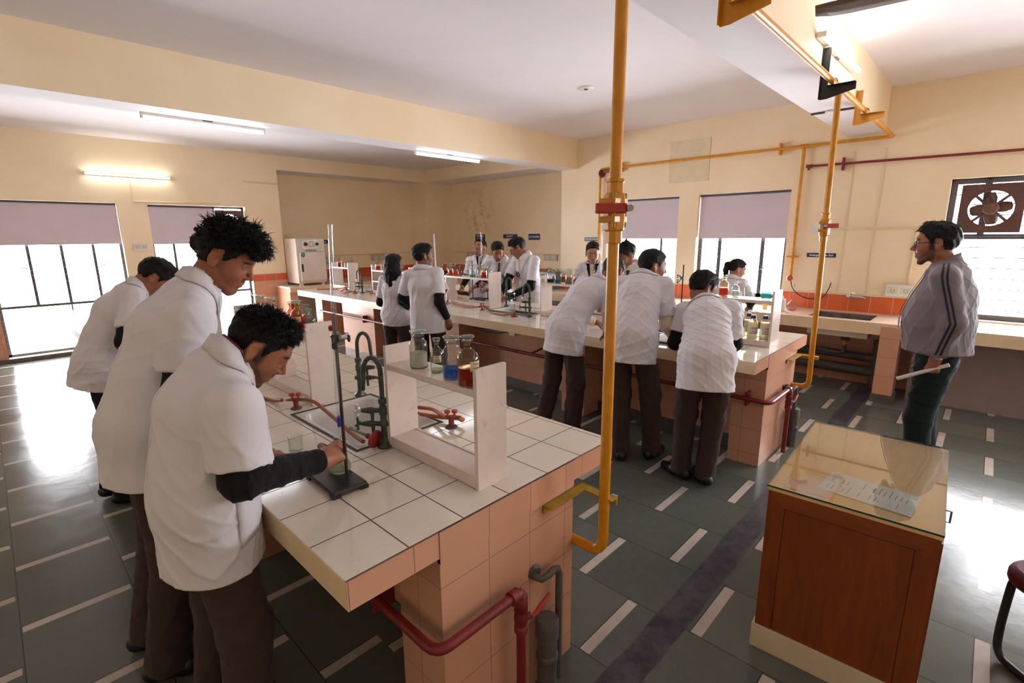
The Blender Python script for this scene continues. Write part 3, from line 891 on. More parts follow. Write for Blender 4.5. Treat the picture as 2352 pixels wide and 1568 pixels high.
# ---- shelves standing on the benches
def shelf(label, x0, x1, y0, y1, wavy=(), mid=False, th=.016):
    t = thing('reagent_shelf', label, 'shelf', ((x0 + x1) / 2, (y0 + y1) / 2, BT), 0, 'white reagent shelves on the benches')
    w, l = (x1 - x0) / 2, (y1 - y0) / 2
    for s in (-1, 1):
        MB().box(-w, w, s * l - (th if s > 0 else 0), s * l + (th if s < 0 else 0), 0, .412).build('end_panel', SHELF, t, bevel=.0015)
    MB().box(-w + .002, w - .002, -l + th, l - th, .32, .342).build('shelf_board', SHELF, t, bevel=.0015)
    b = MB().box(-w + .003, -w + .015, -l + th, l - th, 0.003, .046); b.box(w - .015, w - .003, -l + th, l - th, 0.003, .046); b.box(-w + .004, w - .004, -l + th, l - th, .034, .042)
    b.build('base_tray', SHELF, t, bevel=.001)
    for y in wavy:
        yy = y - (y0 + y1) / 2
        pts = []
        for side in (1, -1):
            for i in range(15):
                z = .042 + (.32 - .042) * (i if side > 0 else 14 - i) / 14
                u = (z - .042) / .278
                ww = w * (.86 + .20 * math.cos(u * 2 * PI * 1.0) - .10 * math.cos(u * 4 * PI))
                pts.append((side * min(ww, w), z))
        MB().prism(pts, yy - th / 2, yy + th / 2, 'Y').build('wavy_support', SHELF, t)
        pts = [(-w, .342), (w, .342), (w * .9, .352), (w * .45, .37), (w * .12, .41), (-w * .12, .41), (-w * .45, .37), (-w * .9, .352)]
        MB().prism(pts, yy - th / 2, yy + th / 2, 'Y').build('wavy_divider', SHELF, t)
    if mid:
        MB().box(-w + .002, w - .002, -l + th, l - th, .165, .185).build('middle_board', SHELF, t)
        MB().box(w - .015, w - .003, -l + th, l - th, .185, .235).build('back_rail', SHELF, t)
    return t
shelf('white reagent shelf at the near end of the front bench with four bottles', .999, 1.134, 1.112, 1.64)
shelf('white wavy shelf on the front bench behind the seated-height boy with spiky hair', 1.01, 1.145, 2.335, 3.33, (2.82,))
shelf('white shelf of the front bench whose end shows between the two boys', 1.01, 1.145, 4.09, 5.5, (4.8,))
shelf('white shelf at the near end of the middle bench holding blue-capped bottles', 3.848, 4.035, 1.086, 1.63)
shelf('white shelf of the middle bench behind the bending students', 3.91, 4.09, 2.34, 3.335, (2.90,))
shelf('white wavy shelf of the middle bench before the three students', 3.90, 4.085, 4.075, 5.42, (4.86,))
shelf('white two-board shelf beside the long-haired girl', 3.90, 4.08, 5.62, 6.58, (), True)
shelf('white shelf at the far end of the middle bench', 3.93, 4.11, 7.32, 7.85)

# ---- glassware
GLASS = glass_mat('bottle_glass')
GLASSA = glass_mat('amber_tinted_glass', 'f4e4bc', '8a6838')
GLASSC = glass_mat('cloudy_glass', 'e8e8e2', '9a9a94', .15)
GLASSK = glass_mat('brown_stained_glass', 'dcaa90', '8a5a46')
STOP = glass_mat('stopper_glass', 'eef6f2', '8fa09a', .03, 1.3, .8)
LQ = {k: liquid_mat(k + '_liquid', h, tr) for k, h, tr in (('red', 'e02018', .3), ('deep_red', 'b8161a', .25), ('blue', '0f7fd0', .35), ('cyan', '2fb8d0', .45), ('teal', '7fd0cc', .5), ('orange', 'ee6a22', .35),
      ('black', '1d1512', .05), ('yellow', 'e6c36a', .4), ('clear', 'e6ead8', .75), ('milky', 'ecece6', .3), ('green', 'dde0b4', .3), ('pale', 'f0ead6', .25), ('pink', 'e6a8a4', .5), ('brown', '8d4a34', .35))}
PAPER = mat('paper_label', 'ddcda6', .7, vary=.05)
PAPERW = mat('white_paper_label', 'ded8d6', .7, vary=.03)
INK = mat('pen_ink', '3a322e', .7)
def prof_narrow(r, h):
    return [(0, .002), (r * .9, 0), (r, .006), (r, h * .53), (r * .96, h * .58), (r * .82, h * .645), (r * .58, h * .695), (r * .40, h * .72), (r * .35, h * .75), (r * .35, h * .86), (r * .52, h * .872), (r * .52, h * .90), (r * .40, h * .905)]
def prof_wide(r, h):
    return [(0, .002), (r * .9, 0), (r, .006), (r, h * .60), (r * .95, h * .66), (r * .80, h * .71), (r * .68, h * .735), (r * .66, h * .86), (r * .80, h * .875), (r * .80, h * .90), (r * .68, h * .905)]
PROTO = {}
def bottle(label, x, y, z, kind='narrow', r=.034, h=.16, liquid=None, level=.4, glass=None, stopper=True, tagtext=None, tagang=0.0, tagz=.45, near=False, group='reagent bottles on the bench shelves', paper=None):
    n = 28 if near else 16
    t = thing('reagent_bottle', label, 'bottle', (x, y, z), 0, group)
    pf = prof_narrow(r, h) if kind == 'narrow' else prof_wide(r, h)
    MB().lathe(pf, n=n).build('glass_body', glass or GLASS, t, smooth=True, angle=75)
    if liquid:
        top = level * h
        lp = [(0, .005), (r * .86, .005), (r * .93, .010)] + [(rr * .93, zz) for rr, zz in pf if .010 < zz < top]
        rt = lp[-1][0] if top > h * .55 else r * .93
        lp += [(rt, top), (0, top)]
        MB().lathe(lp, n=n).build('liquid', LQ[liquid], t, smooth=True, angle=40)
    if stopper:
        if kind == 'narrow':
            sp = [(0, h * .80), (r * .27, h * .80), (r * .33, h * .90), (r * .30, h * .915), (r * .58, h * .945), (r * .68, h * .965), (r * .58, h * .99), (0, h)]
        else:
            sp = [(0, h * .82), (r * .55, h * .82), (r * .62, h * .905), (r * .60, h * .92), (r * .90, h * .94), (r * .93, h * .965), (r * .86, h * .985), (0, h)]
        MB().lathe(sp, n=n).build('stopper', STOP, t, smooth=True, angle=50)
    if tagtext:
        a0, a1 = tagang - .62, tagang + .62
        rr = r + .0006
        hh = h * .095
        rows = [[(rr * math.cos(a0 + (a1 - a0) * k / 8), rr * math.sin(a0 + (a1 - a0) * k / 8), h * tagz + s * hh) for k in range(9)] for s in (-1, 1)]
        lb = MB().grid(rows).build('paper_label', paper or PAPER, t, smooth=True)
        for i, s in enumerate(tagtext):
            o = text_mesh(s, h * .075, 'pen_writing', INK, lb, ((rr + .0004) * math.cos(tagang), (rr + .0004) * math.sin(tagang), h * tagz + (.5 - i) * h * .085), (R(90), R(-4), tagang + PI / 2), .0001, .8, bold=False)
    return t
zb = BT + .342
TC = math.atan2(-1.3, -1.05)            # towards the viewer's side of the near shelf
bottle('wide-mouth bottle half full of cloudy white liquid on the near shelf', 1.058, 1.492, zb, 'wide', .0335, .144, 'milky', .40, GLASSC, near=True)
bottle('small labelled clear bottle second from the far end of the near shelf', 1.062, 1.388, zb, 'narrow', .0235, .126, 'clear', .10, tagtext=['Dil', 'HNO3'], tagang=TC + .1, tagz=.42, near=True)
bottle('wide-mouth bottle with bright blue liquid on the near shelf', 1.05, 1.287, zb, 'wide', .0335, .150, 'blue', .25, near=True)
bottle('amber-tinted bottle of deep red liquid with paper label on the near shelf', 1.03, 1.183, zb, 'narrow', .0355, .168, 'deep_red', .37, GLASSA, tagtext=['Potas', 'chrom'], tagang=TC + .75, tagz=.42, near=True)
# second shelf of the near bench
bottle('stoppered bottle of red liquid behind the spiky-haired boy\'s head', 1.07, 2.545, zb, 'narrow', .036, .165, 'red', .50, GLASSA, tagtext=['HCl'], tagang=TC, tagz=.4, near=True)
bottle('small empty stoppered bottle in front of the red one behind the spiky-haired boy', 1.095, 2.465, zb, 'narrow', .024, .125, None, near=True)
bottle('small clear bottle beside the shelf end behind the spiky-haired boy', 1.115, 2.40, zb, 'narrow', .024, .12, None, near=True)
bottle('wide bottle with brown-stained neck beyond the red bottle, over the spiky hair', 1.10, 2.66, zb, 'wide', .035, .148, 'brown', .3, GLASSK, near=True)
bottle('open-necked clear bottle right of the red bottle above the spiky hair', 1.13, 2.60, zb, 'wide', .030, .145, None, stopper=False, near=True)
bottle('third clear wide bottle from the far end in the row above the spiky hair', 1.085, 2.93, zb, 'wide', .035, .148, 'clear', .3, near=True)
bottle('second clear wide bottle from the far end in the row above the spiky hair', 1.085, 3.10, zb, 'wide', .035, .148, None, near=True)
bottle('clear wide bottle at the far end of the row above the spiky hair', 1.085, 3.255, zb, 'wide', .035, .148, None, near=True)
# near shelf of the middle bench
bottle('amber bottle of bright red liquid beside the crouching student\'s face', 3.985, 1.50, zb, 'narrow', .036, .158, 'red', .40, GLASSA)
bottle('small clear bottle next to the red one on the middle bench end shelf', 3.96, 1.40, zb, 'narrow', .026, .12, 'clear', .4)
bottle('small clear bottle between the teal bottle and its clear twin', 3.955, 1.305, zb, 'narrow', .026, .122, None)
bottle('bottle of teal liquid at the end of the middle bench shelf', 3.96, 1.175, zb, 'narrow', .036, .15, 'teal', .36)
# shelf behind bending students
for lb, x, y, kd, r, h, lq, lv, gl in (
    ('wide bottle with black liquid on the shelf in front of the young woman', 3.97, 3.245, 'wide', .037, .155, 'black', .24, None),
    ('wide bottle with blue liquid next to the black one', 3.96, 3.14, 'wide', .037, .152, 'cyan', .24, None),
    ('wide bottle with a little turquoise liquid near the young woman\'s arm', 3.98, 3.02, 'wide', .036, .152, 'cyan', .16, None),
    ('narrow bottle of red liquid below the young woman\'s shoulder', 3.965, 2.91, 'narrow', .034, .155, 'red', .40, None),
    ('clear wide bottle left of the foreground yellow pipe', 4.04, 2.74, 'wide', .036, .15, None, .4, None),
    ('brown-stained bottle between two bending heads right of the yellow pipe', 4.05, 2.47, 'narrow', .04, .165, 'brown', .5, GLASSK),
    ('clear wide bottle at the panel end below the student looking up', 3.94, 4.118, 'wide', .036, .145, None, .3, None),
    ('amber bottle of red liquid before the student looking up', 3.93, 4.20, 'narrow', .035, .16, 'red', .40, GLASSA),
    ('clear wide bottle left of the red amber bottle before the student looking up', 3.965, 4.30, 'wide', .036, .15, None, .3, None),
    ('wide bottle with pale teal liquid on the wavy shelf', 3.94, 4.40, 'wide', .035, .152, 'teal', .2, None),
    ('small clear bottle beside the wavy divider', 3.95, 4.64, 'narrow', .027, .12, 'pink', .25, None),
    ('orange-filled bottle nearer the wavy divider', 3.94, 4.715, 'narrow', .034, .155, 'orange', .40, None),
    ('orange-filled bottle farther from the wavy divider', 3.94, 4.80, 'narrow', .034, .155, 'orange', .42, None),
    ('wide brown-stained bottle behind the two orange ones', 3.95, 4.93, 'wide', .038, .15, 'brown', .35, GLASSK),
    ('bottle of red liquid farthest left on the two-board shelf', 3.93, 6.44, 'narrow', .036, .16, 'red', .36, GLASSA),
    ('wide bottle of pink liquid next to the red one on the two-board shelf', 3.96, 6.27, 'wide', .036, .14, 'pink', .4, None),
    ('bottle of orange-red liquid behind the long-haired girl', 3.95, 6.12, 'narrow', .036, .155, 'orange', .42, None),
    ('clear wide bottle closest to the long-haired girl\'s hair', 3.95, 5.98, 'wide', .034, .13, None, .4, None),
    ('bottle of dark red liquid on the farthest shelf right of the glass burette', 3.94, 7.60, 'narrow', .036, .16, 'deep_red', .42, GLASSA),
    ('small clear bottle in the middle of the farthest shelf', 3.95, 7.52, 'narrow', .024, .12, None, .4, None),
    ('clear bottle next to the end panel of the farthest shelf', 3.97, 7.44, 'narrow', .026, .125, None, .4, None),
    ('amber bottle partly behind the end panel of the farthest shelf', 4.03, 7.37, 'narrow', .036, .155, 'deep_red', .38, GLASSA)):
    bottle(lb, x, y, zb, kd, r, h, lq, lv, gl)

# plastic reagent bottles in the end shelf of the middle bench
CAPB = mat('blue_screw_cap', '23356e', .4, vary=.05)
PET = glass_mat('pale_plastic', 'fbf8ec', 'cfc6ac', .15, .6, .6)
def plastic_bottle(label, x, y, r=.037, h=.175, lq='pale', lv=.8, lab=True, cap=.5):
    t = thing('plastic_bottle', label, 'bottle', (x, y, BT + .043), 0, 'plastic bottles in the middle bench shelf')
    pf = [(0, .001), (r * .92, 0), (r, .006), (r, h * .60), (r * .88, h * .70), (r * .62, h * .80), (r * .5, h * .84), (r * .5, h * .87)]
    MB().lathe(pf, n=18).build('bottle_body', PET, t, smooth=True, angle=60)
    MB().lathe([(0, .004)] + [(a * .95, b) for a, b in pf[1:] if b < h * lv] + [(0, min(h * lv, h * .7))], n=18).build('liquid', LQ[lq], t, smooth=True)
    MB().lathe([(0, h * .86), (r * cap * 1.12, h * .86), (r * cap * 1.12, h * .88), (r * cap, h * .99), (r * cap * .9, h), (0, h)], n=18).build('screw_cap', CAPB, t, smooth=True)
    if lab:
        rr = r + .0008; a0, a1 = TC - 1.1, TC + 1.1
        rows = [[(rr * math.cos(a0 + (a1 - a0) * k / 10), rr * math.sin(a0 + (a1 - a0) * k / 10), zz * h) for k in range(11)] for zz in (.22, .50)]
        lb = MB().grid(rows).build('printed_label', PAPERW, t, smooth=True)
        rr += .0006
        rows = [[(rr * math.cos(a0 + (a1 - a0) * k / 10), rr * math.sin(a0 + (a1 - a0) * k / 10), zz * h) for k in range(11)] for zz in (.215, .24)]
        MB().grid(rows).build('label_band', CAPB, lb)
        m = MB()
        for zz, w0, w1 in ((.475, -.9, .9), (.45, -.5, .9), (.425, -.9, .5)):
            m.grid([[(rr * math.cos(TC + w0 + (w1 - w0) * k / 6), rr * math.sin(TC + w0 + (w1 - w0) * k / 6), (zz + q) * h) for k in range(7)] for q in (0, .009)])
        m.build('print_lines', INK, lb)
        m = MB()
        for k in (-.45, -.1, .25):
            s = .012 * h / .17
            c = Vector((rr * math.cos(TC + k), rr * math.sin(TC + k), h * .32)); d = Vector((-math.sin(TC + k), math.cos(TC + k), 0))
            for q in range(4):
                a = c + (d * math.cos(q * PI / 2) + Vector((0, 0, 1)) * math.sin(q * PI / 2)) * s * .6
                b = c + (d * math.cos((q + 1) * PI / 2) + Vector((0, 0, 1)) * math.sin((q + 1) * PI / 2)) * s * .6
                m.tube([a, b], .0009, 4)
        m.build('hazard_diamonds', REDL, lb)
    return t
plastic_bottle('blue-capped labelled plastic bottle nearest the shelf end panel', 3.965, 1.165)
plastic_bottle('blue-capped labelled plastic bottle second from the shelf end panel', 3.945, 1.245)
plastic_bottle('blue-capped plastic bottle behind the two labelled ones', 4.0, 1.295, .036, .178, 'clear')
plastic_bottle('plastic bottle mostly hidden behind the shelf end panel', 4.01, 1.14, .03, .165, 'pale', .8, False, .42)
plastic_bottle('unlabelled greenish plastic bottle with small blue cap in the shelf', 3.94, 1.36, .037, .178, 'green', .6, False, .34)

# ---- swan-neck taps
TAPG = mat('green_tap_paint', '3f4a3c', .4, vary=.25, nscale=30, bump=.15)
def swan_tap(label, x, y, ang, h=.345):
    """bench tap: post, two side valves, swan neck; all lean the same way, over the sink"""
    t = thing('bench_tap', label, 'tap', (x, y, BT), ang, 'swan-neck bench taps')
    MB().lathe([(0, 0), (.03, 0), (.032, .006), (.022, .014), (.016, .022), (.0125, .03), (.0125, .085), (.017, .09), (.017, .105), (.0125, .11), (.0125, .13), (.016, .14), (.016, .165), (.011, .175), (.017, .185), (.017, .20), (.0105, .205)], n=14).build('post', TAPG, t, smooth=True, angle=50)
    neck = [(0, 0, .20), (0, 0, h - .075)] + [(.034 - .034 * math.cos(a), 0, h - .075 + .065 * math.sin(a)) for a in [PI * k / 10 for k in range(1, 10)]] + [(.069, 0, h - .10), (.073, 0, h - .14)]
    MB().tube(neck, [.0095] * (len(neck) - 1) + [.008], 12).build('swan_neck', TAPG, t, smooth=True)
    MB().cyl((.073, 0, h - .135), (.075, 0, h - .16), .0065, .0055).build('nozzle', CHROME, t, smooth=True)
    for z, up in ((.152, 1), (.097, 0)):
        v = MB().tube([(0, 0, z), (.03, 0, z), (.05, 0, z), (.085, 0, z)], [.010, .010, .0135, .008], 10)
        v.cyl((.042, 0, z), (.044, 0, z - .045), .0085, .0055)
        v.build('valve_body', TAPG, t, smooth=True)
        m = CHROME if up else TAPG
        hd = MB().cyl((.085, 0, z), (.105, 0, z), .006)
        hd.tube([(.103, 0, z - .021), (.103, 0, z + .021)], .0042, 8); hd.tube([(.103, -.021, z), (.103, .021, z)], .0042, 8)
        for a, b in ((-.021, 0), (.021, 0), (0, -.021), (0, .021)):
            hd.lathe([(0, -.006), (.005, -.004), (.0065, 0), (.005, .004), (0, .006)], (.103, a, z + b), 8)
        hd.build('cross_handle', m, t, smooth=True)
    MB().tube([(0, 0, .097), (-.022, 0, .097)], [.011, .010], 8).build('side_stub', TAPG, t, smooth=True)
    return t
swan_tap('green swan-neck tap beyond the near sink, closer to the shelf with red bottles', 1.262, 2.318, -.81)
swan_tap('green swan-neck tap at the near corner of the sink by the front shelf', .99, 1.652, 2.33, .375)
swan_tap('green swan-neck tap partly hidden behind the boy with spiky hair', 1.02, 4.05, -1.3)
swan_tap('green swan-neck tap between two students at the middle sink', 4.18, 4.085, -1.2)
swan_tap('green swan-neck tap before the tallest of the three students', 3.768, 3.352, 2.0)
swan_tap('green swan-neck tap at the far end sink beside the two-board shelf', 3.80, 6.70, 2.4)
swan_tap('green swan-neck tap whose arc shows left of the crouching student\'s head', 4.10, 1.67, 2.6, .33)

# ---- gas taps, hoses and burners
RUB = mat('brown_rubber_hose', '9a5a3c', .5, vary=.12, nscale=20)
RUBO = mat('orange_rubber_hose', 'b8582c', .45, vary=.1)
REDG = mat('red_gas_tap_paint', '8f2a26', .4, vary=.15, nscale=30)
def gas_tap(label, x, y, ang):
    t = thing('gas_tap', label, 'gas tap', (x, y, BT), ang, 'red double gas taps')
    MB().lathe([(0, 0), (.026, 0), (.027, .004), (.020, .009), (0, .010)], n=16).build('foot_flange', GREYP, t, smooth=True)
    MB().lathe([(0, .008), (.012, .008), (.012, .04), (.016, .042), (.016, .052), (0, .056)], n=14).build('column', REDG, t, smooth=True)
    for s in (-1, 1):
        MB().tube([(0, 0, .046), (s * .02, 0, .046), (s * .045, 0, .044)], [.009, .008, .005], 8).build('outlet', BRASS, t, smooth=True)
        k = MB().cyl((s * .014, 0, .05), (s * .016, 0, .068), .005)
        k.lathe([(0, .066), (.012, .066), (.014, .072), (.012, .079), (0, .081)], (s * .016, 0, 0), 10)
        k.build('tap_knob', REDL, t, smooth=True)
    return t
gas_tap('red double gas tap beside the sink near the spiky-haired boy', .941, 2.363, 2.4)
gas_tap('red double gas tap seen through the near shelf with an orange hose', 1.30, 1.615, 2.5)
gas_tap('red gas tap at the middle sink before the three students', 3.776, 4.07, 2.2)
gas_tap('red gas tap with hoses by the farthest shelf', 3.86, 7.28, 2.2)
gas_tap('red gas tap beside the wavy shelf, behind the bespectacled man', 4.18, 5.02, 2.2)
def hose(label, pts, m=RUB, r=.0085):
    return tag(MB().tube(smooth_path(pts, 8), r, 10).build('rubber_hose', m, smooth=True), label, 'hose', 'rubber gas hoses')
z_ = BT + .009
hose('brown rubber hose running from the gas tap into the sink beside the flask', [(.895, 2.33 - .05 + .13, .874), (.905, 2.45, .862), (.90, 2.56, z_), (.87, 2.72, z_), (.83, 2.9, z_)])
hose('brown rubber hose draped from the gas tap over the sink to the tipped burner', [(.975, 2.33, .876), (.995, 2.27, .87), (.985, 2.15, .862), (.965, 2.0, .858), (.945, 1.86, .853), (.935, 1.765, .85), (.928, 1.71, .853)])
hose('orange rubber hose looping round the gas tap seen through the near shelf', [(1.27, 1.80, .852), (1.31, 1.71, .850), (1.34, 1.645, .853), (1.352, 1.60, .856), (1.335, 1.585, .86), (1.32, 1.59, .872)], RUBO)
hose('dark orange rubber hose leaving the back of the tap seen through the near shelf', [(1.285, 1.63, .876), (1.30, 1.69, .872), (1.32, 1.78, .868), (1.30, 1.88, .86), (1.33, 2.0, z_)], RUBO)
hose('brown rubber hose lying along the middle bench before the wavy shelf', [(3.80, 4.10, .87), (3.80, 4.16, .855), (3.795, 4.3, z_), (3.81, 4.5, z_), (3.86, 4.68, .85), (3.885, 4.75, .855)])
hose('brown rubber hose curving from the middle bench gas tap to its burner', [(3.752, 4.035, .87), (3.72, 3.95, .855), (3.66, 3.8, z_ + .002), (3.65, 3.62, z_), (3.663, 3.5, .855)])
hose('red-brown hose behind the wavy support on the middle bench', [(4.15, 5.0, .872), (4.17, 4.9, .86), (4.19, 4.78, z_), (4.17, 4.66, z_)])
hose('red hose curving to the farthest burner on the middle bench', [(3.85, 7.24, .87), (3.75, 7.15, .86), (3.64, 7.05, z_), (3.63, 6.9, z_), (3.68, 6.76, .855)], REDG)
hose('orange-brown hose lying at the far end of the middle bench', [(3.87, 7.32, .87), (3.82, 7.5, z_), (3.70, 7.6, z_), (3.58, 7.7, z_)], RUBO)
hose('brown hose running from the second far burner toward the long-haired girl', [(3.82, 6.46, .855), (3.76, 6.3, z_), (3.72, 6.1, z_), (3.70, 5.9, z_)])
hose('dark red hose below the tallest of the three students', [(4.10, 3.45, .93), (4.05, 3.42, .88), (4.0, 3.38, z_), (3.96, 3.345, z_)], REDG)
def burner(label, x, y, z=BT, rot=(0, 0, 0)):
    t = thing('bunsen_burner', label, 'burner', (x, y, z), 0, 'red-footed gas burners')
    t.rotation_euler = rot
    MB().lathe([(0, 0), (.036, 0), (.038, .004), (.036, .008), (.018, .018), (.013, .024), (0, .024)], n=18).build('foot', REDG, t, smooth=True)
    MB().lathe([(0, .022), (.011, .022), (.011, .045), (.008, .048), (0, .048)], n=12).build('collar', REDG, t, smooth=True)
    MB().lathe([(0, .046), (.0065, .046), (.0065, .125), (.0085, .127), (.0085, .135), (.005, .135), (0, .13)], n=12).build('barrel', STEEL, t, smooth=True)
    MB().tube([(0, 0, .034), (-.03, 0, .034)], .0045, 8).build('gas_inlet', BRASS, t, smooth=True)
    return t
burner('tipped-over burner with red foot lying at the edge of the near sink', .955, 1.660, .868, Vector((-.045, .150, .030)).to_track_quat('Z', 'Y').to_euler())
burner('red-footed burner standing before the middle sink', 3.67, 3.475)
burner('red-footed burner at the far sink left of the swan-neck tap', 3.70, 6.735)
burner('red-footed burner below the two-board shelf', 3.85, 6.51)
burner('small burner standing beside the wavy shelf tray', 3.87, 4.795)

# ---- retort stands and burettes
ROD = mat('rusty_iron_rod', '4a3a30', .45, metal=.6, vary=.25, nscale=40)
IRON = mat('black_cast_iron', '232123', .38, vary=.15, nscale=20, bump=.15, bscale=50)
BLUEK = mat('blue_stopcock', '2a2a9c', .35)
BUR = glass_mat('burette_glass', 'f6fbff', 'a9bcc4', .02, 1.6, .8)
def stand(label, x, y, ang, lean=(0, 0), h=.58, size=(.085, .115), rodoff=(.03, 0)):
    t = thing('retort_stand', label, 'retort stand', (x, y, BT), ang, 'retort stands with burettes')
    a, b = size
    m = MB()
    pts = [(-a, -b), (a, -b), (a, b), (-a, b)]
    m.add([(px, py, .012) for px, py in pts] + [(px * .93, py * .95, .024) for px, py in pts], [(3, 2, 1, 0), (4, 5, 6, 7), (0, 1, 5, 4), (1, 2, 6, 5), (2, 3, 7, 6), (3, 0, 4, 7)])
    m.build('base_plate', IRON, t, bevel=.003)
    for sx in (-1, 1):
        for sy in (-1, 1):
            MB().prism([(sx * a, sy * b), (sx * (a - .028), sy * b), (sx * (a - .022), sy * (b - .02)), (sx * a, sy * (b - .026))], 0, .0125).build('foot', IRON, t)
    MB().cyl((rodoff[0], rodoff[1], .022), (rodoff[0] + lean[0], rodoff[1] + lean[1], h), .0058, n=12).build('rod', ROD, t, smooth=True)
    return t
st = stand('black retort stand under the flask of the spiky-haired boy', .712, 1.512, R(-2), (0, 0), .582, (.062, .105), (.028, -.02))
def boss(parent, p, d, reach):
    p, d = Vector(p), Vector(d).normalized()
    u = Vector((0, 0, 1)); w = d.cross(u)
    m = MB().obox(p + d * .012, (d, w, u), (.02, .012, .014)); m.obox(p - d * .012 - u * .02, (d, w, u), (.010, .009, .010)); m.build('boss_head', IRON, parent, bevel=.003)
    m = MB().tube([p + d * .02, p + d * reach], .005, 8); m.build('clamp_rod', CHROME, parent, smooth=True)
    j = MB()
    for s in (-1, 1):
        j.tube([p + d * reach * .6 + w * s * .004, p + d * (reach * .8) + w * s * .022, p + d * (reach + .03) + w * s * .02, p + d * (reach + .04) + w * s * .012], .005, 8)
    j.build('clamp_jaws', CHROME, parent, smooth=True)
    MB().tube([p + w * .01, p + w * .04], .0035, 8).build('thumb_screw', CHROME, parent, smooth=True)
    MB().lathe([(0, -.003), (.011, -.003), (.012, 0), (.011, .003), (0, .003)], p + w * .042, 10, axis=w).build('screw_knob', IRON, parent)
boss(st, (.028, -.02, .50), (.6, .75, .0), .05)
MB().lathe([(0, -.006), (.009, -.004), (.010, 0), (.009, .004), (0, .006)], (.018, -.012, .535), 10, axis=(-.7, .7, 0)).build('red_screw', REDL, st)
def burette(label, x, y, ztop, ztip, r=.0065, lean=(0, 0), key=(1, -.6, 0), fill=None):
    t = thing('burette', label, 'burette', (x, y, ztip), 0, 'glass burettes')
    H = ztop - ztip
    L = lambda z: (lean[0] * (z / H), lean[1] * (z / H), z)
    pts = [L(0), L(.035), L(.05), L(.075), L(.10), L(H - .02), L(H)]
    MB().tube(pts, [.0016, .0022, .005, .0045, r, r, r * 1.12], 14, caps=False).build('glass_tube', BUR, t, smooth=True)
    m = MB()
    for k in range(0, 26):
        z = .14 + (H - .22) * k / 25
        p = Vector(L(z)); n = 6
        m.tube([p + Vector((math.cos(a), math.sin(a), 0)) * (r + .0002) for a in [PI * .9 + i * .25 for i in range(n)]], .0003, 4)
    m.build('graduation_marks', INK, t)
    d = Vector(key).normalized()
    p = Vector(L(.058))
    MB().tube([p - d * .008, p + d * .010], .0042, 10).build('stopcock_barrel', BUR, t, smooth=True)
    MB().obox(p + d * .018 - Vector((0, 0, .012)), (d, d.cross((0, 0, 1)), (0, 0, 1)), (.0075, .0055, .018)).build('stopcock_key', BLUEK, t, bevel=.003)
    return t
burette('tall clear burette clamped over the spiky-haired boy\'s flask', .722, 1.487, 1.687, 1.015, .0072, (.022, -.012), (-.4, -.9, 0))
st2 = stand('black retort stand behind the wavy shelf before the student looking up', 4.39, 4.77, R(4), (0, 0), .50, (.07, .125), (-.05, .08))
MB().cyl((.04, -.10, .02), (.04, -.10, .11), .006).build('clamp_post', IRON, st2)
burette('burette standing before the face of the student looking up', 4.325, 4.655, 1.686, .93, .007, (0, 0), (-.6, .5, 0))
burette('burette to the right of the bespectacled man\'s ear', 4.03, 5.20, 1.671, .86, .007, (-.01, .01), (.6, -.5, 0))
burette('thin burette in front of the young woman facing us', 4.02, 2.67, 1.80, 1.05, .0065)
st3 = stand('retort stand whose rod rises before the young woman\'s face', 4.20, 2.83, 0, (0, 0), .60, (.06, .09), (-.06, 0))
st4 = stand('retort stand holding a black burette clamp between the bending students', 4.05, 1.87, R(90), (0, 0), .566, (.055, .07), (0, 0))
m = MB()
m.tube([(0, 0, .455), (.0, .03, .455)], .009, 8)
for s in (-1, 1):
    m.tube([(0, .03, .455), (0, .065, .455 + s * .026), (0, .105, .455 + s * .026)], .006, 8)
for s in (-.032, -.011, .011, .032):
    m.box(-.006, .006, .065, .098, .455 + s - .004, .455 + s + .004)
m.box(-.008, .008, -.03, .012, .442, .468)
m.build('burette_clamp', IRON, st4)
burette('burette in front of the window between the two windows of the right wall', 4.05, 1.965, 1.56, .88, .0065)
# the burette top that shows against the left blind
burette('burette tip rising before the left wall blind, its foot hidden behind the tall boy', .80, 3.35, 1.605, .95, .0075)
stand('retort stand hidden behind the tall boy at the near bench', .83, 3.40, R(90), (0, 0), .45, (.06, .09), (0, 0))

# ---- loose glass on the benches
GLASSB = glass_mat('thin_beaker_glass', 'f8fbfa', 'b6c2be', .02, .7, .6)
def beaker(label, x, y, r, h, z=BT, liq=None):
    t = thing('beaker', label, 'beaker', (x, y, z), 0, 'small glass beakers')
    MB().lathe([(0, .001), (r * .9, 0), (r, .006), (r, h * .94), (r * 1.09, h), (r * 1.05, h), (r * .97, h * .94), (r * .97, .008), (0, .004)], n=22).build('glass_wall', GLASSB, t, smooth=True, angle=60)
    if liq:
        MB().lathe([(0, .005), (r * .95, .005), (r * .95, h * .3), (0, h * .3)], n=20).build('liquid', LQ[liq], t, smooth=True)
    return t
beaker('small empty beaker behind the spiky-haired boy\'s sleeve', .728, 1.872, .026, .062)
beaker('squat glass beaker on the middle bench beside the tripod funnel', 3.80, 4.735, .024, .045)
t = thing('glass_rod', 'thin glass rod standing beside the near sink', 'glass rod', (.785, 1.80, BT))
MB().cyl((0, 0, 0), (-.012, .01, .115), .003, n=8).build('rod_body', BUR, t, smooth=True)
t = thing('conical_flask', 'clear conical flask of clear liquid held over the black stand base', 'flask', (.742, 1.545, BT + .025))
MB().lathe([(0, .001), (.036, 0), (.040, .006), (.039, .016), (.014, .088), (.0125, .12), (.016, .125), (.0145, .125), (.011, .12), (.012, .09), (.036, .018), (.036, .008), (0, .005)], n=28).build('glass_body', GLASSB, t, smooth=True, angle=60)
MB().lathe([(0, .006), (.037, .006), (.0375, .015), (.034, .026), (0, .026)], n=28).build('liquid', LQ['clear'], t, smooth=True)
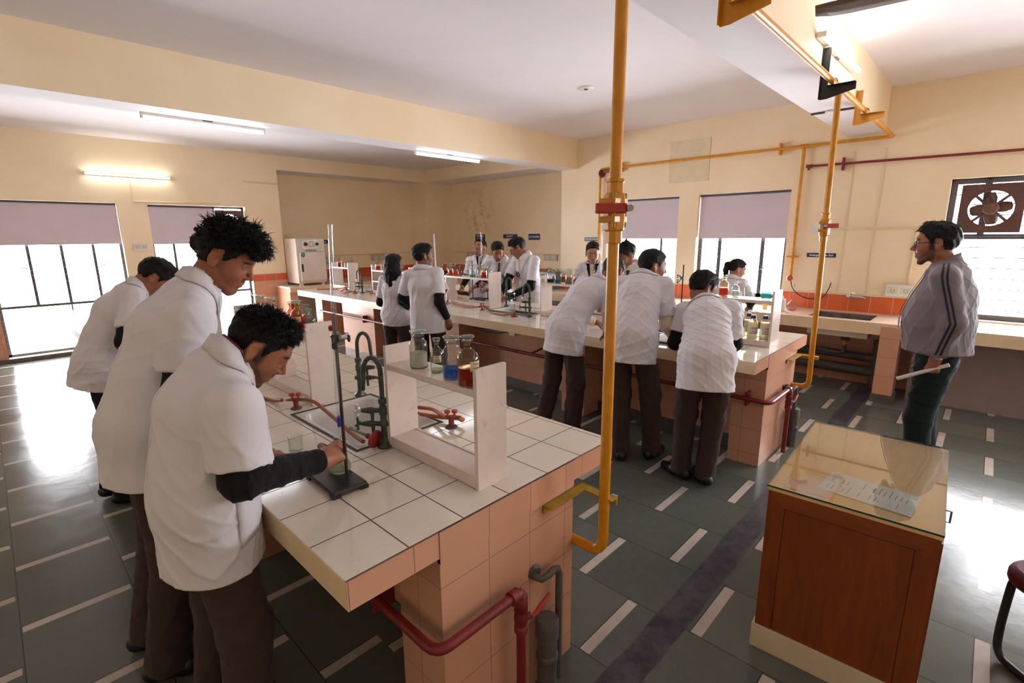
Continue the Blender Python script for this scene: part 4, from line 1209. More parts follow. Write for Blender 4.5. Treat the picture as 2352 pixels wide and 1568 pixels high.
t = thing('conical_flask', 'conical flask of pale yellow liquid held by the student looking down', 'flask', (4.40, 4.40, BT + .06))
MB().lathe([(0, .001), (.036, 0), (.040, .006), (.039, .016), (.014, .088), (.0125, .12), (.016, .125)], n=20).build('glass_body', GLASSB, t, smooth=True, angle=60)
MB().lathe([(0, .006), (.037, .006), (.0375, .015), (.031, .032), (0, .032)], n=20).build('liquid', LQ['yellow'], t, smooth=True)
t = thing('funnel_stand', 'little white tripod funnel on the middle bench', 'funnel', (3.80, 4.66, BT))
MB().lathe([(.004, .055), (.005, .085), (.006, .10)], n=10).build('tube_neck', WHITEP, t, smooth=True)
for k in range(3):
    a = k * 2 * PI / 3
    MB().cyl((0, 0, .058), (.034 * math.cos(a), .034 * math.sin(a), 0), .0025, n=6).build('leg', WHITEP, t)
t = thing('watch_glass', 'small dish with a pink cap beside the bespectacled man\'s sleeve', 'dish', (3.63, 4.60, BT))
MB().lathe([(0, 0), (.04, 0), (.046, .006), (.043, .006), (0, .003)], n=18).build('dish_body', mat('tan_dish', 'c8b48c', .4), t, smooth=True)
MB().cyl((.01, .01, .004), (.01, .01, .024), .012).build('pink_cap', mat('pink_cap', 'd65a9a', .4), t)
t = thing('white_tray', 'black-rimmed white tray under the hands of the bending students', 'tray', (3.62, 1.72, BT))
MB().box(-.14, .14, -.17, .17, .0, .016).build('tray_body', IRON, t, bevel=.003); MB().box(-.12, .12, -.15, .15, .016, .018).build('tray_paper', PAPERW, t)
t = thing('small_box', 'rusty brown box beside the wavy shelf panel', 'box', (3.862, 4.115, BT))
MB().box(-.02, .02, -.03, .03, 0, .03).build('box_body', mat('rusty_box', '8a6238', .6, vary=.3, nscale=30), t)

# ---- pipes of the benches
def red_pipe_bench(label, path, clamps, valve, r=.0165):
    c = path[0]
    t = thing('water_pipe', label, 'pipe', c)
    P = [Vector(p) - Vector(c) for p in path]
    # rounded corners
    out = [P[0]]
    for i in range(1, len(P) - 1):
        a = (P[i - 1] - P[i]).normalized(); b = (P[i + 1] - P[i]).normalized(); q = .05 if i < len(P) - 2 else .02
        for k in range(5):
            s = k / 4
            out.append(P[i] + a * q * (1 - s) ** 2 + b * q * s ** 2)
    out.append(P[-1])
    MB().tube(out, r, 14).build('pipe_run', REDP, t, smooth=True)
    for p, d in clamps:
        p = Vector(p) - Vector(c); d = Vector(d)
        MB().obox(p + d * .03, (d, (0, 0, 1), d.cross((0, 0, 1))), (.04, .05, .008)).build('clamp', REDP, t, bevel=.003)
    v = Vector(valve) - Vector(c)
    b = MB().lathe([(.017, -.05), (.024, -.05), (.024, -.03), (.02, -.025), (.025, 0), (.02, .025), (.024, .03), (.024, .05), (.017, .05)], v, 12); b.cyl(v, v + Vector((.03, -.015, 0)), .012); b.build('valve_body', REDP, t, smooth=True)
    MB().tube([v + Vector((.028, -.022, 0)), v + Vector((.05, -.025, .004)), v + Vector((.075, -.028, .022)), v + Vector((.115, -.03, .042))], [.006, .009, .009, .007], 8).build('valve_lever', REDL, t)
    f = MB()
    for p in (path[-2],):
        p = Vector(p) - Vector(c)
        f.lathe([(.0165, -.05), (.023, -.05), (.023, -.015), (0, .015)], p, 12); f.cyl(p + Vector((-.05, 0, 0)), p + Vector((-.015, 0, 0)), .023)
    f.build('elbow_fitting', REDP, t, smooth=True)
    return t
red_pipe_bench('dark red water pipe wrapping the end of the near bench with a lever valve', [(.705, 4.5, .50), (.705, 0.975, .50), (1.052, .975, .50), (1.052, .975, 0)], [((.705, 1.30, .50), (1, 0, 0)), ((.705, 3.0, .50), (1, 0, 0))], (1.052, .975, .40))
red_pipe_bench('dark red water pipe wrapping the end of the middle bench', [(3.555, 7.6, .51), (3.555, .965, .51), (4.02, .965, .51), (4.02, .965, 0)], [((3.555, 1.12, .51), (1, 0, 0)), ((3.555, 2.68, .50), (1, 0, 0)), ((3.555, 6.3, .51), (1, 0, 0))], (4.02, .965, .40))
def pvc_stub(label, x, y):
    t = thing('drain_pipe', label, 'pipe', (x, y, 0))
    MB().cyl((0, 0, 0), (0, 0, .24), .036, n=20).build('lower_pipe', GREYP, t, smooth=True)
    MB().lathe([(.036, .14), (.040, .145), (.040, .165), (.036, .17)], n=20).build('joint_ring', GREYP, t, smooth=True)
    MB().lathe([(.036, .235), (.042, .24), (.042, .305), (.038, .312), (0, .314)], n=20).build('end_cap', GREYP, t, smooth=True)
    return t
pvc_stub('capped grey drain pipe standing beside the near bench pipe', 1.19, .975)
pvc_stub('capped grey drain pipe standing beside the middle bench end', 4.19, .96)
def grey_loop(label, x, y, z):
    t = thing('grey_pipe', label, 'pipe', (x, y, 0))
    MB().tube([(0, 0, 0), (0, 0, z - .03), (-.01, 0, z - .006), (-.03, 0.002, z)] + [(-.06, .0, z - .004), (-.085, .01, z - .012), (-.095, .04, z - .01), (-.095, .07, z)], [.0135] * 8, 12).build('pipe_run', GREYP, t, smooth=True)
    MB().lathe([(0, -.01), (.028, -.008), (.034, .004), (.02, .016), (0, .02)], (-.09, .045, z), 9, axis=(.2, 1, .3)).build('mortar_patch', PLINTH, t)
    return t
grey_loop('grey bent pipe entering the end of the near bench', 1.268, .985, .475)
grey_loop('grey bent pipe entering the end of the middle bench', 4.16, .955, .50)
# gas pipe and cable below the middle worktop
t = thing('gas_pipe', 'short yellow gas pipe under the middle bench top between the students', 'pipe', (3.72, 2.2, .70))
MB().tube([(0, -.25, 0), (0, .35, 0)], .017, 10).build('pipe_run', YEL, t, smooth=True)
MB().box(-.02, .02, -.02, .02, -.24, .0).build('hanger', IRON, t)
t = thing('gas_pipe', 'yellow gas pipe and white box under the middle bench by the grey cable', 'pipe', (3.72, 3.1, .69))
MB().tube([(0, 0, 0), (0, .35, 0)], .017, 10).build('pipe_run', YEL, t, smooth=True)
MB().box(-.06, .04, .36, .44, -.06, .05).build('white_box', WHITEP, t, bevel=.004)
MB().tube([(-.155, .05, -.175), (.02, -.25, -.005)], .011, 8).build('brace', REDP, t)
tag(MB().tube(smooth_path([(3.70, 4.3, .72), (3.68, 4.1, .65), (3.68, 3.9, .62), (3.69, 3.7, .63), (3.72, 3.5, .68)], 6), .006, 6).build('black_cable', BLACK, smooth=True), 'black cable sagging under the middle bench edge', 'cable')
tag(MB().tube(smooth_path([(3.66, 7.0, .72), (3.63, 6.95, .68), (3.63, 6.8, .665), (3.66, 6.55, .69)], 6), .006, 6).build('black_cable', BLACK, smooth=True), 'black cable hanging under the far end of the middle bench', 'cable')

# ---- wall counters
def counter_run(label, rects, piers):
    x0 = sum(r[0] for r in rects) / len(rects)
    t = thing('wall_counter', label, 'counter', (0, 0, 0))
    return t
t = thing('wall_counter', 'long tiled counter along the right wall under the windows', 'counter', (6.25, 2.5, 0))
A = lambda x, y: (x - 6.25, y - 2.5)
CT = .785
ctop = tile_mat('counter_tiles', 'e8dccb', '8a7c70', ('X', 'Y'), (0.30, 0.30), (.05, .1), .003, .10, .03)
m = MB()
for xa, xb, ya, yb in ((5.91, 6.588, 1.35, 8.88), (5.91, 6.588, -4.5, .80), (5.91, 6.02, .80, 1.35), (6.45, 6.588, .80, 1.35), (6.588, 7.86, 5.2, 8.88), (3.64, 7.86, 8.88, 9.48), (3.87, 7.11, 9.48, 10.06)):
    m.box(xa - 6.25, xb - 6.25, ya - 2.5, yb - 2.5, CT - .03, CT)
m.build('worktop', ctop, t)
m = MB().box(5.905 - 6.25, 5.925 - 6.25, -4.5 - 2.5, 8.88 - 2.5, CT - .115, CT - .002); m.box(3.64 - 6.25, 5.925 - 6.25, 8.875 - 2.5, 8.895 - 2.5, CT - .09, CT - .002)
m.build('front_edge', EDGE, t)
for ya, yb in ((.53, .69), (2.3, 2.46), (4.0, 4.16), (5.8, 5.96), (7.4, 7.56)):
    p = MB().box(5.90 - 6.25, 6.12 - 6.25, ya - 2.5, yb - 2.5, .085, CT - .03).build('pier', PINKY, t)
    MB().box(5.89 - 6.25, 6.13 - 6.25, ya - .01 - 2.5, yb + .01 - 2.5, 0, .085).build('pier_foot', PLINTH, p)
MB().box(3.64 - 6.25, 3.78 - 6.25, 8.9 - 2.5, 9.48 - 2.5, 0, CT - .03).build('end_panel', PINK, t)
MB().box(6.2 - 6.25, 6.24 - 6.25, -4.5 - 2.5, .45 - 2.5, 0, CT - .03).build('apron_wall', mat('mauve_apron_paint', '8f7f7c', .6, vary=.04), t)
t = thing('sink', 'stained sink sunk in the right wall counter under the tap', 'sink', (6.235, 1.075, CT))
rows = []
def rr_(dx, dy, z): return [(-dx, -dy, z), (dx, -dy, z), (dx, dy, z), (-dx, dy, z), (-dx, -dy, z)]
MB().grid([rr_(.214, .274, .001), rr_(.208, .268, -.005), rr_(.20, .26, -.17), rr_(.03, .03, -.18)]).build('basin', mat('stained_sink', '6f6458', .4, vary=.35, nscale=12), t)
MB().grid([rr_(.214, .274, -.03), rr_(.21, .27, -.19), rr_(.03, .03, -.20)]).build('basin_underside', PORC, t)
MB().cyl((0, -.05, -.195), (0, -.05, -.26), .04).build('waste_collar', PLINTH, t); MB().cyl((0, -.05, -.26), (0, -.05, -.31), .022).build('yellow_joint', YEL, t); MB().tube([(0, -.05, -.31), (0, -.05, -.38), (.0, -.02, -.40), (0, .2, -.39)], .022, 8).build('trap', GREYP, t, smooth=True)
t = thing('drain_pipe', 'grey horizontal drain pipes on the wall below the right counter sink', 'pipe', (6.45, 1.5, .22))
MB().tube([(0, -.85, .10), (0, 1.6, .14)], .045, 12).build('upper_run', GREYP, t, smooth=True); MB().tube([(0, -.85, -.05), (0, 1.6, -.02)], .055, 12).build('lower_run', GREYP, t, smooth=True); MB().cyl((0, -.75, -.22), (0, -.75, .3), .05).build('down_pipe', GREYP, t, smooth=True)
t = thing('wall_tap', 'chrome wall tap over the orange tiles of the right counter', 'tap', (6.585, 1.05, .965))
MB().tube([(0, 0, 0), (-.05, 0, 0)], .012, 10).build('wall_stub', CHROME, t, smooth=True)
MB().tube([(-.05, .02, 0), (-.055, -.03, -.005), (-.07, -.09, -.008), (-.075, -.12, -.015)], [.016, .014, .011, .009], 10).build('tap_body', CHROME, t, smooth=True)
MB().obox((-.055, .0, .035), ((0, 1, .2), (1, 0, 0), (0, 0, 1)), (.02, .006, .006)).build('lever', CHROME, t); MB().cyl((-.055, 0, 0), (-.055, 0, .035), .005).build('spindle', CHROME, t)
MB().lathe([(0, 0), (.02, 0), (.022, .012), (0, .015)], (-.03, .05, .0), 10, axis=(-1, 0, 0)).build('second_valve', CHROME, t, smooth=True)
# things on the right counter
t = thing('volumetric_flask', 'round volumetric flask with long neck on the right counter', 'flask', (6.30, 1.59, CT))
MB().lathe([(0, .001), (.03, 0), (.048, .014), (.056, .04), (.05, .066), (.03, .09), (.013, .115), (.011, .13), (.010, .28), (.013, .285)], n=22).build('glass_body', GLASSB, t, smooth=True, angle=60)
MB().lathe([(0, .003), (.03, .003), (.046, .014), (.052, .03), (0, .03)], n=20).build('liquid', LQ['pink'], t, smooth=True)
MB().lathe([(0, .27), (.009, .28), (.009, .292), (.016, .296), (.016, .306), (0, .31)], n=12).build('stopper', STOP, t, smooth=True)
t = thing('plastic_can', 'white plastic bottle standing left of the round flask', 'bottle', (6.17, 1.665, CT))
MB().box(-.028, .028, -.045, .045, 0, .14).build('can_body', WHITEP, t, bevel=.012); MB().cyl((0, 0, .13), (0, 0, .172), .018).build('can_neck', WHITEP, t, smooth=True)
MB().box(-.0292, -.0285, -.02, .03, .04, .11).build('paper_label', PAPERW, t)
t = thing('weighing_bottle', 'small cup with yellow label on the bright right counter', 'cup', (6.25, 1.86, CT))
MB().lathe([(0, 0), (.024, 0), (.026, .03), (.026, .06), (0, .06)], n=16).build('cup_body', mat('pale_cup', 'e0c8b0', .4), t, smooth=True); MB().lathe([(.0265, .028), (.0265, .06), (0, .0605)], n=16).build('yellow_band', mat('yellow_band', 'e0b43a', .5), t)
tag(MB().tube(smooth_path([(6.56, 1.70, 1.11), (6.56, 1.66, 1.0), (6.56, 1.58, .93), (6.56, 1.48, .90), (6.56, 1.36, .92), (6.56, 1.30, 1.02), (6.55, 1.28, 1.10)], 6), .005, 6).build('gas_tube', BLACK, smooth=True), 'thin black tube hanging from the red knob over the orange tiles', 'tube')
t = thing('power_meter', 'grey instrument box with red display and carry handle on the wall counter', 'instrument', (6.38, 5.22, CT))
MB().box(-.12, .12, -.14, .14, .14 * 0 + .12, .285).build('case', mat('grey_instrument', '4d4a48', .4), t, bevel=.006); MB().box(-.13, .12, -.13, .13, 0, .12).build('lower_case', GREYP, t)
MB().box(-.124, -.12, -.135, .135, .14, .275).build('front_panel', mat('light_panel', 'a8a29c', .4), t); MB().box(-.127, -.124, .02, .09, .19, .24).build('red_display', mat('dark_red_display', '4a1014', .2), t)
MB().cyl((-.124, -.06, .215), (-.145, -.06, .215), .02).build('knob', BLACK, t); MB().tube(arc((0, .02, .285), .06, 0, PI, 10, (0, 1, 0), (0, 0, .7)), .006, 8).build('handle', BLACK, t)
t = thing('water_tank', 'pale plastic tank hanging under the counter behind the young woman', 'tank', (6.2, 4.75, .52))
MB().box(-.12, .12, -.13, .13, 0, .15).build('tank_body', mat('pale_tank', 'b9b4b6', .5), t, bevel=.03)

# ---- oven
OVEN = mat('cream_oven_enamel', 'd8c9bc', .3, vary=.05, nscale=4)
t = thing('hot_air_oven', 'old cream hot air oven with dials on the recess counter', 'oven', (4.14, 9.35, CT))
MB().box(-.268, .268, -.33, .33, .035, .84).build('body', OVEN, t, bevel=.012)
for x in (-.2, .2):
    for y in (-.27, .27):
        MB().box(x - .03, x + .03, y - .03, y + .03, 0, .036).build('foot', OVEN, t)
d = MB().box(-.225, .262, -.36, -.331, .075, .60).build('door', OVEN, t, bevel=.012)
MB().box(-.212, -.175, -.375, -.36, .25, .385).build('door_handle', BLACK, d, bevel=.008)
p = MB().box(-.222, -.11, -.364, -.36, .52, .585).build('badge_plate', STEEL, d)
MB().lathe([(0, 0), (.045, 0), (.043, .002), (0, .003)], (-.165, -.364, .552), 20, axis=(0, -1, 0)).build('green_badge', mat('green_badge', '3f8f70', .4), p).scale = (1, 1, 1)
for y in (.2, .48):
    MB().cyl((.262, -.35, y - .03), (.262, -.35, y + .03), .01).build('hinge', STEEL, d)
c = MB().box(-.158, .175, -.338, -.331, .655, .815).build('control_panel', STEEL, t, bevel=.004)
MB().box(-.145, .165, -.341, -.338, .668, .802).build('panel_face', mat('cream_panel', 'e6d7ba', .35), c)
for x, s in ((-.09, .034), (.12, .03)):
    MB().cyl((x, -.341, .738), (x, -.365, .738), s, s * .85, n=20).build('dial_knob', BLACK, c, smooth=True)
MB().box(-.022, .05, -.345, -.341, .695, .785).build('meter_bezel', mat('grey_meter', '8f8f98', .3), c); MB().box(-.012, .04, -.347, -.345, .705, .775).build('meter_face', WHITEP, c)
for x, z in ((-.045, .74), (-.045, .705), (.07, .735), (.07, .70)):
    MB().cyl((x, -.341, z), (x, -.347, z), .007, n=10).build('indicator_lamp', BRASS, c)
MB().box(-.09, .10, -.35, -.331, .612, .64).build('vent_slot', mat('grey_vent', '8c8a80', .4), t)

# ---- low cabinet with glass top in the foreground
def wood(name, h1, h2, ax='Z', rough=.35):
    w = NT(name)
    o = w.obj()
    mp = w.n('ShaderNodeMapping', {'Vector': o, 'Scale': {'Z': (9, 9, .9), 'Y': (9, .9, 9), 'X': (.9, 9, 9)}[ax]})
    nz = w.noise(3.0, 6, .65, mp.outputs[0], .8)
    n2 = w.noise(24.0, 3, .6, mp.outputs[0])
    col = w.mix(w.ramp(nz, .3, .7), srgb(h1), srgb(h2))
    col = w.mix(w.math('MULTIPLY', w.ramp(n2, .5, .8), .25), col, srgb(h1))
    w.bsdf(color=col, rough=rough, spec=.4)
    return w.m
WOOD = wood('brown_laminate_upright', '6f3515', '8a461d')
WOODX = wood('brown_laminate_rail', '74391a', '8e4a20', 'Y')
LIGHTW = wood('pale_table_laminate', 'd6b07a', 'e4c490', 'X')
t = thing('cabinet', 'brown wooden cabinet with glass-covered top in the foreground', 'cabinet', (2.372, .262, 0), R(2.4))
cw, cd, ch = .425, .252, .705
MB().box(-cw, cw, -cd, cd, .10, ch - .012).build('body', WOOD, t)
MB().box(-cw - .012, cw + .012, -cd - .010, cd + .010, 0, .105).build('plinth', mat('cream_plinth_paint', 'cfc0a4', .5, vary=.06), t, bevel=.002)
fr = MB()
fz0, fz1, fw = .105, ch - .012, .058
fr.prism([(-cd, fz1), (cd, fz1), (cd - fw, fz1 - fw), (-cd + fw, fz1 - fw)], -cw - .006, -cw, 'X')
fr.build('top_rail', WOODX, t)
for s in (-1, 1):
    MB().prism([(s * cd, fz0), (s * cd, fz1), (s * (cd - fw), fz1 - fw), (s * (cd - fw), fz0)], -cw - .006, -cw, 'X').build('stile', WOOD, t)
MB().box(-cw - .004, -cw, -cd + fw + .003, cd - fw - .003, fz0, fz1 - fw - .003).build('end_panel', WOOD, t)
MB().box(-cw - .004, cw + .004, -cd - .004, cd + .004, ch - .012, ch).build('top_board', LIGHTW, t)
TG = NT('table_glass')
_tr = TG.n('ShaderNodeBsdfTransparent', {'Color': srgb('fdfefd')}); _gl = TG.n('ShaderNodeBsdfGlossy', {'Roughness': .01})
_mx = TG.n('ShaderNodeMixShader', {0: TG.math('ADD', .05, TG.math('MULTIPLY', TG.math('POWER', TG.n('ShaderNodeLayerWeight', {'Blend': .5}).outputs['Facing'], 3.0), .75)), 1: _tr.outputs[0], 2: _gl.outputs[0]})
TG.t.links.new(_mx.outputs[0], TG.out.inputs[0])
g = MB().box(-cw - .006, cw + .004, -cd - .004, cd + .006, ch + .007, ch + .008).build('glass_sheet', TG.m, t)
e = MB()
for a, b, c_, d_ in ((-cw - .007, cw + .005, -cd - .005, -cd - .004), (-cw - .007, cw + .005, cd + .006, cd + .007), (-cw - .007, -cw - .006, -cd - .005, cd + .007), (cw + .004, cw + .005, -cd - .005, cd + .007)):
    e.box(a, b, c_, d_, ch + .0015, ch + .008)
e.build('glass_edge', mat('green_glass_edge', '1d4a44', .2), g)
for x in (-.02,):
    h = MB().tube([(x, -cd - .008, .62), (x, -cd - .03, .62), (x, -cd - .03, .575), (x, -cd - .008, .575)], .004, 6); h.build('handle', STEEL, t)
for x0_, x1_ in ((-cw + .01, -.005), (.005, cw - .01)):
    MB().box(x0_, x1_, -cd - .006, -cd, .115, ch - .03).build('door', WOOD, t)
sh = thing('paper_sheet', 'white printed sheet under the cabinet\'s glass top', 'paper', (2.13, .213, ch + .0015), R(-4))
MB().box(-.095, .095, -.142, .142, 0, .0006).build('sheet', mat('white_paper', 'd9dcd4', .7, vary=.02), sh)
m = MB(); rnd = random.Random(4)
for k in range(15):
    y = .12 - k * .0165
    for q in range(2):
        if rnd.random() < .8:
            a = -.07 + q * .075; b = a + .03 + .035 * rnd.random()
            m.box(a, b, y - .0016, y + .0016, .0006, .0009)
m.build('printed_lines', mat('grey_print', '8f948f', .7), sh)
m = MB().tube(arc((.06, .115, .0008), .012, 0, 2 * PI, 14, (1, 0, 0), (0, 1, 0)), .0009, 4); m.build('crest_mark', mat('purple_print', '6a4a66', .7), sh)
sh = thing('paper_sheet', 'pink note under the cabinet\'s glass top beside the printed sheet', 'paper', (2.025, .395, ch + .0012), R(8))
MB().box(-.05, .05, -.07, .07, 0, .0005).build('sheet', mat('pink_paper', 'd8b9a0', .7, vary=.02), sh)

# ---- chair whose corner shows at the right edge
t = thing('visitor_chair', 'maroon padded chair with black tube frame at the right edge', 'chair', (2.543, -.563, 0), R(-43))
MAROON = mat('maroon_upholstery', '571420', .75, vary=.08, nscale=30, bump=.15, bscale=200)
def rpad(w, d, z0, z1): return MB().prism([(w * (1 if abs(math.cos(a)) > 1e-9 else 0) * math.copysign(abs(math.cos(a)) ** .35, math.cos(a)), d * math.copysign(abs(math.sin(a)) ** .35, math.sin(a))) for a in [2 * PI * k / 40 for k in range(40)]], z0, z1)
rpad(.295, .275, .345, .412).build('seat', MAROON, t, smooth=True, bevel=.02)
b = rpad(.215, .17, -.03, .03).build('backrest', MAROON, t, smooth=True, bevel=.02); b.location = (0, -.255, .68); b.rotation_euler = (R(80), 0, 0)
for s in (-1, 1):
    MB().tube(smooth_path([(s * .248, .225, .345), (s * .249, .23, .31), (s * .25, .235, .12), (s * .25, .22, .03), (s * .25, .15, .014), (s * .25, -.15, .014), (s * .25, -.24, .03), (s * .25, -.26, .10), (s * .245, -.25, .45), (s * .235, -.285, .82)], 5), .0135, 12).build('side_frame', BLACK, t, smooth=True)
MB().tube([(-.225, .19, .335), (.225, .19, .335)], .011, 10).build('cross_bar', BLACK, t, smooth=True); MB().tube([(-.245, -.2, .335), (.245, -.2, .335)], .011, 10).build('cross_bar', BLACK, t, smooth=True)
# ---------------------------------------------------------------- people: smooth implicit bodies meshed by surface nets
f32 = np.float32
def V3(*a): return np.array(a if len(a) > 1 else a[0], dtype=np.float64)
def unit(v): v = V3(v); return v / (np.linalg.norm(v) + 1e-12)

class Shape:
    """a list of rounded primitives joined by smooth unions, cuts and clips"""
    def __init__(self, disp=None):
        self.ops = []; self.disp = disp; self.final = None
    def cone(self, a, b, ra, rb=None, k=.02, lat=None, sq=1.0, clip=None, mode='u'):
        self.ops.append(('cone', V3(a), V3(b), ra, ra if rb is None else rb, k, None if lat is None else unit(lat), sq, clip, mode)); return self
    def chain(self, pts, rs, k=.02, **kw):
        for i in range(len(pts) - 1):
            self.cone(pts[i], pts[i + 1], rs[i], rs[i + 1], k, **kw)
        return self
    def ell(self, c, r, M=None, k=.02, mode='u'):
        self.ops.append(('ell', V3(c), V3(r), None if M is None else np.array(M), k, mode)); return self
    def plane(self, p, n, k=.004):          # keep the side opposite to n
        self.ops.append(('plane', V3(p), unit(n), k)); return self
    def shell(self, t, p, n):               # hollow out the part on the n side of p
        self.ops.append(('shell', t, V3(p), unit(n))); return self
    def func(self, fn, mode='i', k=.006):
        self.ops.append(('func', fn, mode, k)); return self
    def bounds(self):
        lo, hi = np.full(3, 1e9), np.full(3, -1e9)
        for o in self.ops:
            if o[0] == 'cone' and o[9] == 'u':
                r = max(o[3], o[4]) / min(1, o[7]) + .02
                lo = np.minimum(lo, np.minimum(o[1], o[2]) - r); hi = np.maximum(hi, np.maximum(o[1], o[2]) + r)
            elif o[0] == 'ell' and o[5] == 'u':
                r = o[2].max() + .02
                lo = np.minimum(lo, o[1] - r); hi = np.maximum(hi, o[1] + r)
        return lo, hi
    def __call__(self, P):
        P = np.asarray(P, dtype=np.float64)
        d = np.full(len(P), .5)
        for o in self.ops:
            t = o[0]
            if t == 'cone':
                _, a, b, ra, rb, k, lat, sq, clip, mode = o
                m = max(ra, rb) / min(1, sq) + .07 + k
                idx = np.nonzero(np.all((P > np.minimum(a, b) - m) & (P < np.maximum(a, b) + m), axis=1))[0]
                if not len(idx): continue
                q = P[idx]
                ba = b - a; l2 = ba @ ba + 1e-12
                pa = q - a
                h = np.clip(pa @ ba / l2, 0, 1)
                v = pa - h[:, None] * ba
                if lat is not None:
                    s = v @ lat
                    v = v - ((1 - sq) * s)[:, None] * lat
                e = np.sqrt((v * v).sum(1)) - (ra + (rb - ra) * h)
                if clip is not None:
                    for cp, cn in (clip if isinstance(clip, list) else [clip]):
                        e = np.maximum(e, (q - cp) @ cn)
            elif t == 'ell':
                _, c, r, M, k, mode = o
                m = r.max() + .07 + k
                idx = np.nonzero(np.all(np.abs(P - c) < m, axis=1))[0]
                if not len(idx): continue
                q = P[idx] - c
                if M is not None: q = q @ M            # columns of M are the axes
                k0 = np.sqrt(((q / r) ** 2).sum(1)) + 1e-9
                k1 = np.sqrt(((q / (r * r)) ** 2).sum(1)) + 1e-9
                e = k0 * (k0 - 1) / k1
            elif t == 'plane':
                d = np.maximum(d, (P - o[1]) @ o[2]); continue
            elif t == 'shell':
                inn = -(d + o[1])
                w = (P - o[2]) @ o[3]
                d = np.maximum(d, np.minimum(inn, w)); continue
            elif t == 'func':
                e = o[1](P)
                if o[2] == 'i': d = np.maximum(d, e)
                elif o[2] == 's': d = np.maximum(d, -e)
                else: d = np.minimum(d, e)
                continue
            dd = d[idx]
            if mode == 'u':
                h = np.clip(.5 + .5 * (dd - e) / k, 0, 1)
                d[idx] = dd + (e - dd) * h - k * h * (1 - h)
            else:
                h = np.clip(.5 - .5 * (dd + e) / k, 0, 1)
                d[idx] = dd + (-e - dd) * h + k * h * (1 - h)
        if self.disp is not None:
            near = np.nonzero(np.abs(d) < .05)[0]
            if len(near): d[near] += self.disp(P[near])
        if self.final is not None:
            d = np.maximum(d, (P - self.final[0]) @ self.final[1])
        return d
    def grad(self, P, e=.002):
        g = np.stack([self(P + np.eye(3)[i] * e) - self(P - np.eye(3)[i] * e) for i in range(3)], 1)
        return g / (np.linalg.norm(g, axis=1, keepdims=True) + 1e-9)
    def trace(self, O, D, maxd=.6):
        """march points O along unit directions D to the surface"""
        O = np.array(O, float); D = np.array(D, float)
        t = np.zeros(len(O))
        for _ in range(70):
            d = self(O + D * t[:, None])
            t = np.minimum(t + np.clip(d * .8, -.02, .02), maxd)
        return O + D * t[:, None]

def folds(seed, amp=.004, dirs=None, scale=1.0):
    """gentle cloth folds: warped ridges, stronger in patches"""
    r = np.random.RandomState(seed)
    W = [(unit(r.normal(size=3) * V3(1, 1, .8)), r.uniform(20, 58) * scale, r.uniform(0, 6.28), r.uniform(.5, 1)) for _ in range(6)]
    U = [(unit(r.normal(size=3)), r.uniform(6, 12), r.uniform(0, 6.28)) for _ in range(4)]
    def f(P):
        w = sum(np.sin(P @ u * s + p) for u, s, p in U[:3]) * 1.1
        tot = 0
        for i, (u, s, p, a) in enumerate(W):
            x = np.sin(P @ u * s + p + w)
            g = .5 + .5 * np.sin(P @ U[i % 4][0] * 9 + i * 1.7)
            tot = tot + a * (1 - np.abs(x)) ** 3 * g
        return -(tot / 2.2 - .22) * amp * 2.0
    return f

CORN = np.array([[i, j, k] for i in (0, 1) for j in (0, 1) for k in (0, 1)])
EDG = [(a, b) for a in range(8) for b in range(a + 1, 8) if np.abs(CORN[a] - CORN[b]).sum() == 1]
def mesh_shape(F, h, slack=.012):
    """naive surface nets on a sparse fine grid"""
    lo, hi = F.bounds()
    lo = lo - .01; hi = hi + .01
    B = 4; H = h * B
    n = np.ceil((hi - lo) / H).astype(int)
    g = np.stack(np.meshgrid(*[np.arange(k) for k in n], indexing='ij'), -1).reshape(-1, 3)
    d = np.concatenate([F(lo + (c + .5) * H) for c in np.array_split(g, max(1, len(g) // 200000))])
    g = g[np.abs(d) < .9 * H + slack]
    off = np.stack(np.meshgrid(*[np.arange(B)] * 3, indexing='ij'), -1).reshape(-1, 3)
    cells = (g[:, None, :] * B + off[None]).reshape(-1, 3)
    N = n * B + 2
    lin = lambda c: (c[:, 0] * N[1] + c[:, 1]) * N[2] + c[:, 2]
    cor = lin(cells)[:, None] + ((CORN[:, 0] * N[1] + CORN[:, 1]) * N[2] + CORN[:, 2])[None]
    uq, inv = np.unique(cor, return_inverse=True)
    inv = inv.reshape(cor.shape)
    ijk = np.stack([uq // (N[1] * N[2]), uq // N[2] % N[1], uq % N[2]], 1)
    val = np.concatenate([F(lo + c * h) for c in np.array_split(ijk, max(1, len(ijk) // 200000))])
    cv = val[inv]
    ins = cv < 0
    act = ins.any(1) & ~ins.all(1)
    cells, cv, ins = cells[act], cv[act], ins[act]
    s = np.zeros((len(cells), 3)); cnt = np.zeros(len(cells))
    for a, b in EDG:
        x = ins[:, a] != ins[:, b]
        t = cv[x, a] / (cv[x, a] - cv[x, b])
        s[x] += CORN[a] + (CORN[b] - CORN[a]) * t[:, None]; cnt[x] += 1
    V = lo + (cells + s / cnt[:, None]) * h
    cl = lin(cells); order = np.argsort(cl); scl = cl[order]
    faces = []
    stp = np.array([N[1] * N[2], N[2], 1])
    for ax in range(3):
        c1 = [1 << 2, 1 << 1, 1][ax]           # corner index of +ax
        b, c = [(1, 2), (2, 0), (0, 1)][ax]
        x = np.nonzero(ins[:, 0] != ins[:, c1])[0]
        q = np.stack([cl[x], cl[x] - stp[b], cl[x] - stp[b] - stp[c], cl[x] - stp[c]], 1)
        p = np.searchsorted(scl, q); p = np.minimum(p, len(scl) - 1)
        ok = (scl[p] == q).all(1)
        f = order[p[ok]]
        flip = ~ins[x[ok], 0]
        f[flip] = f[flip][:, ::-1]
        faces.append(f)
    return V, np.concatenate(faces)

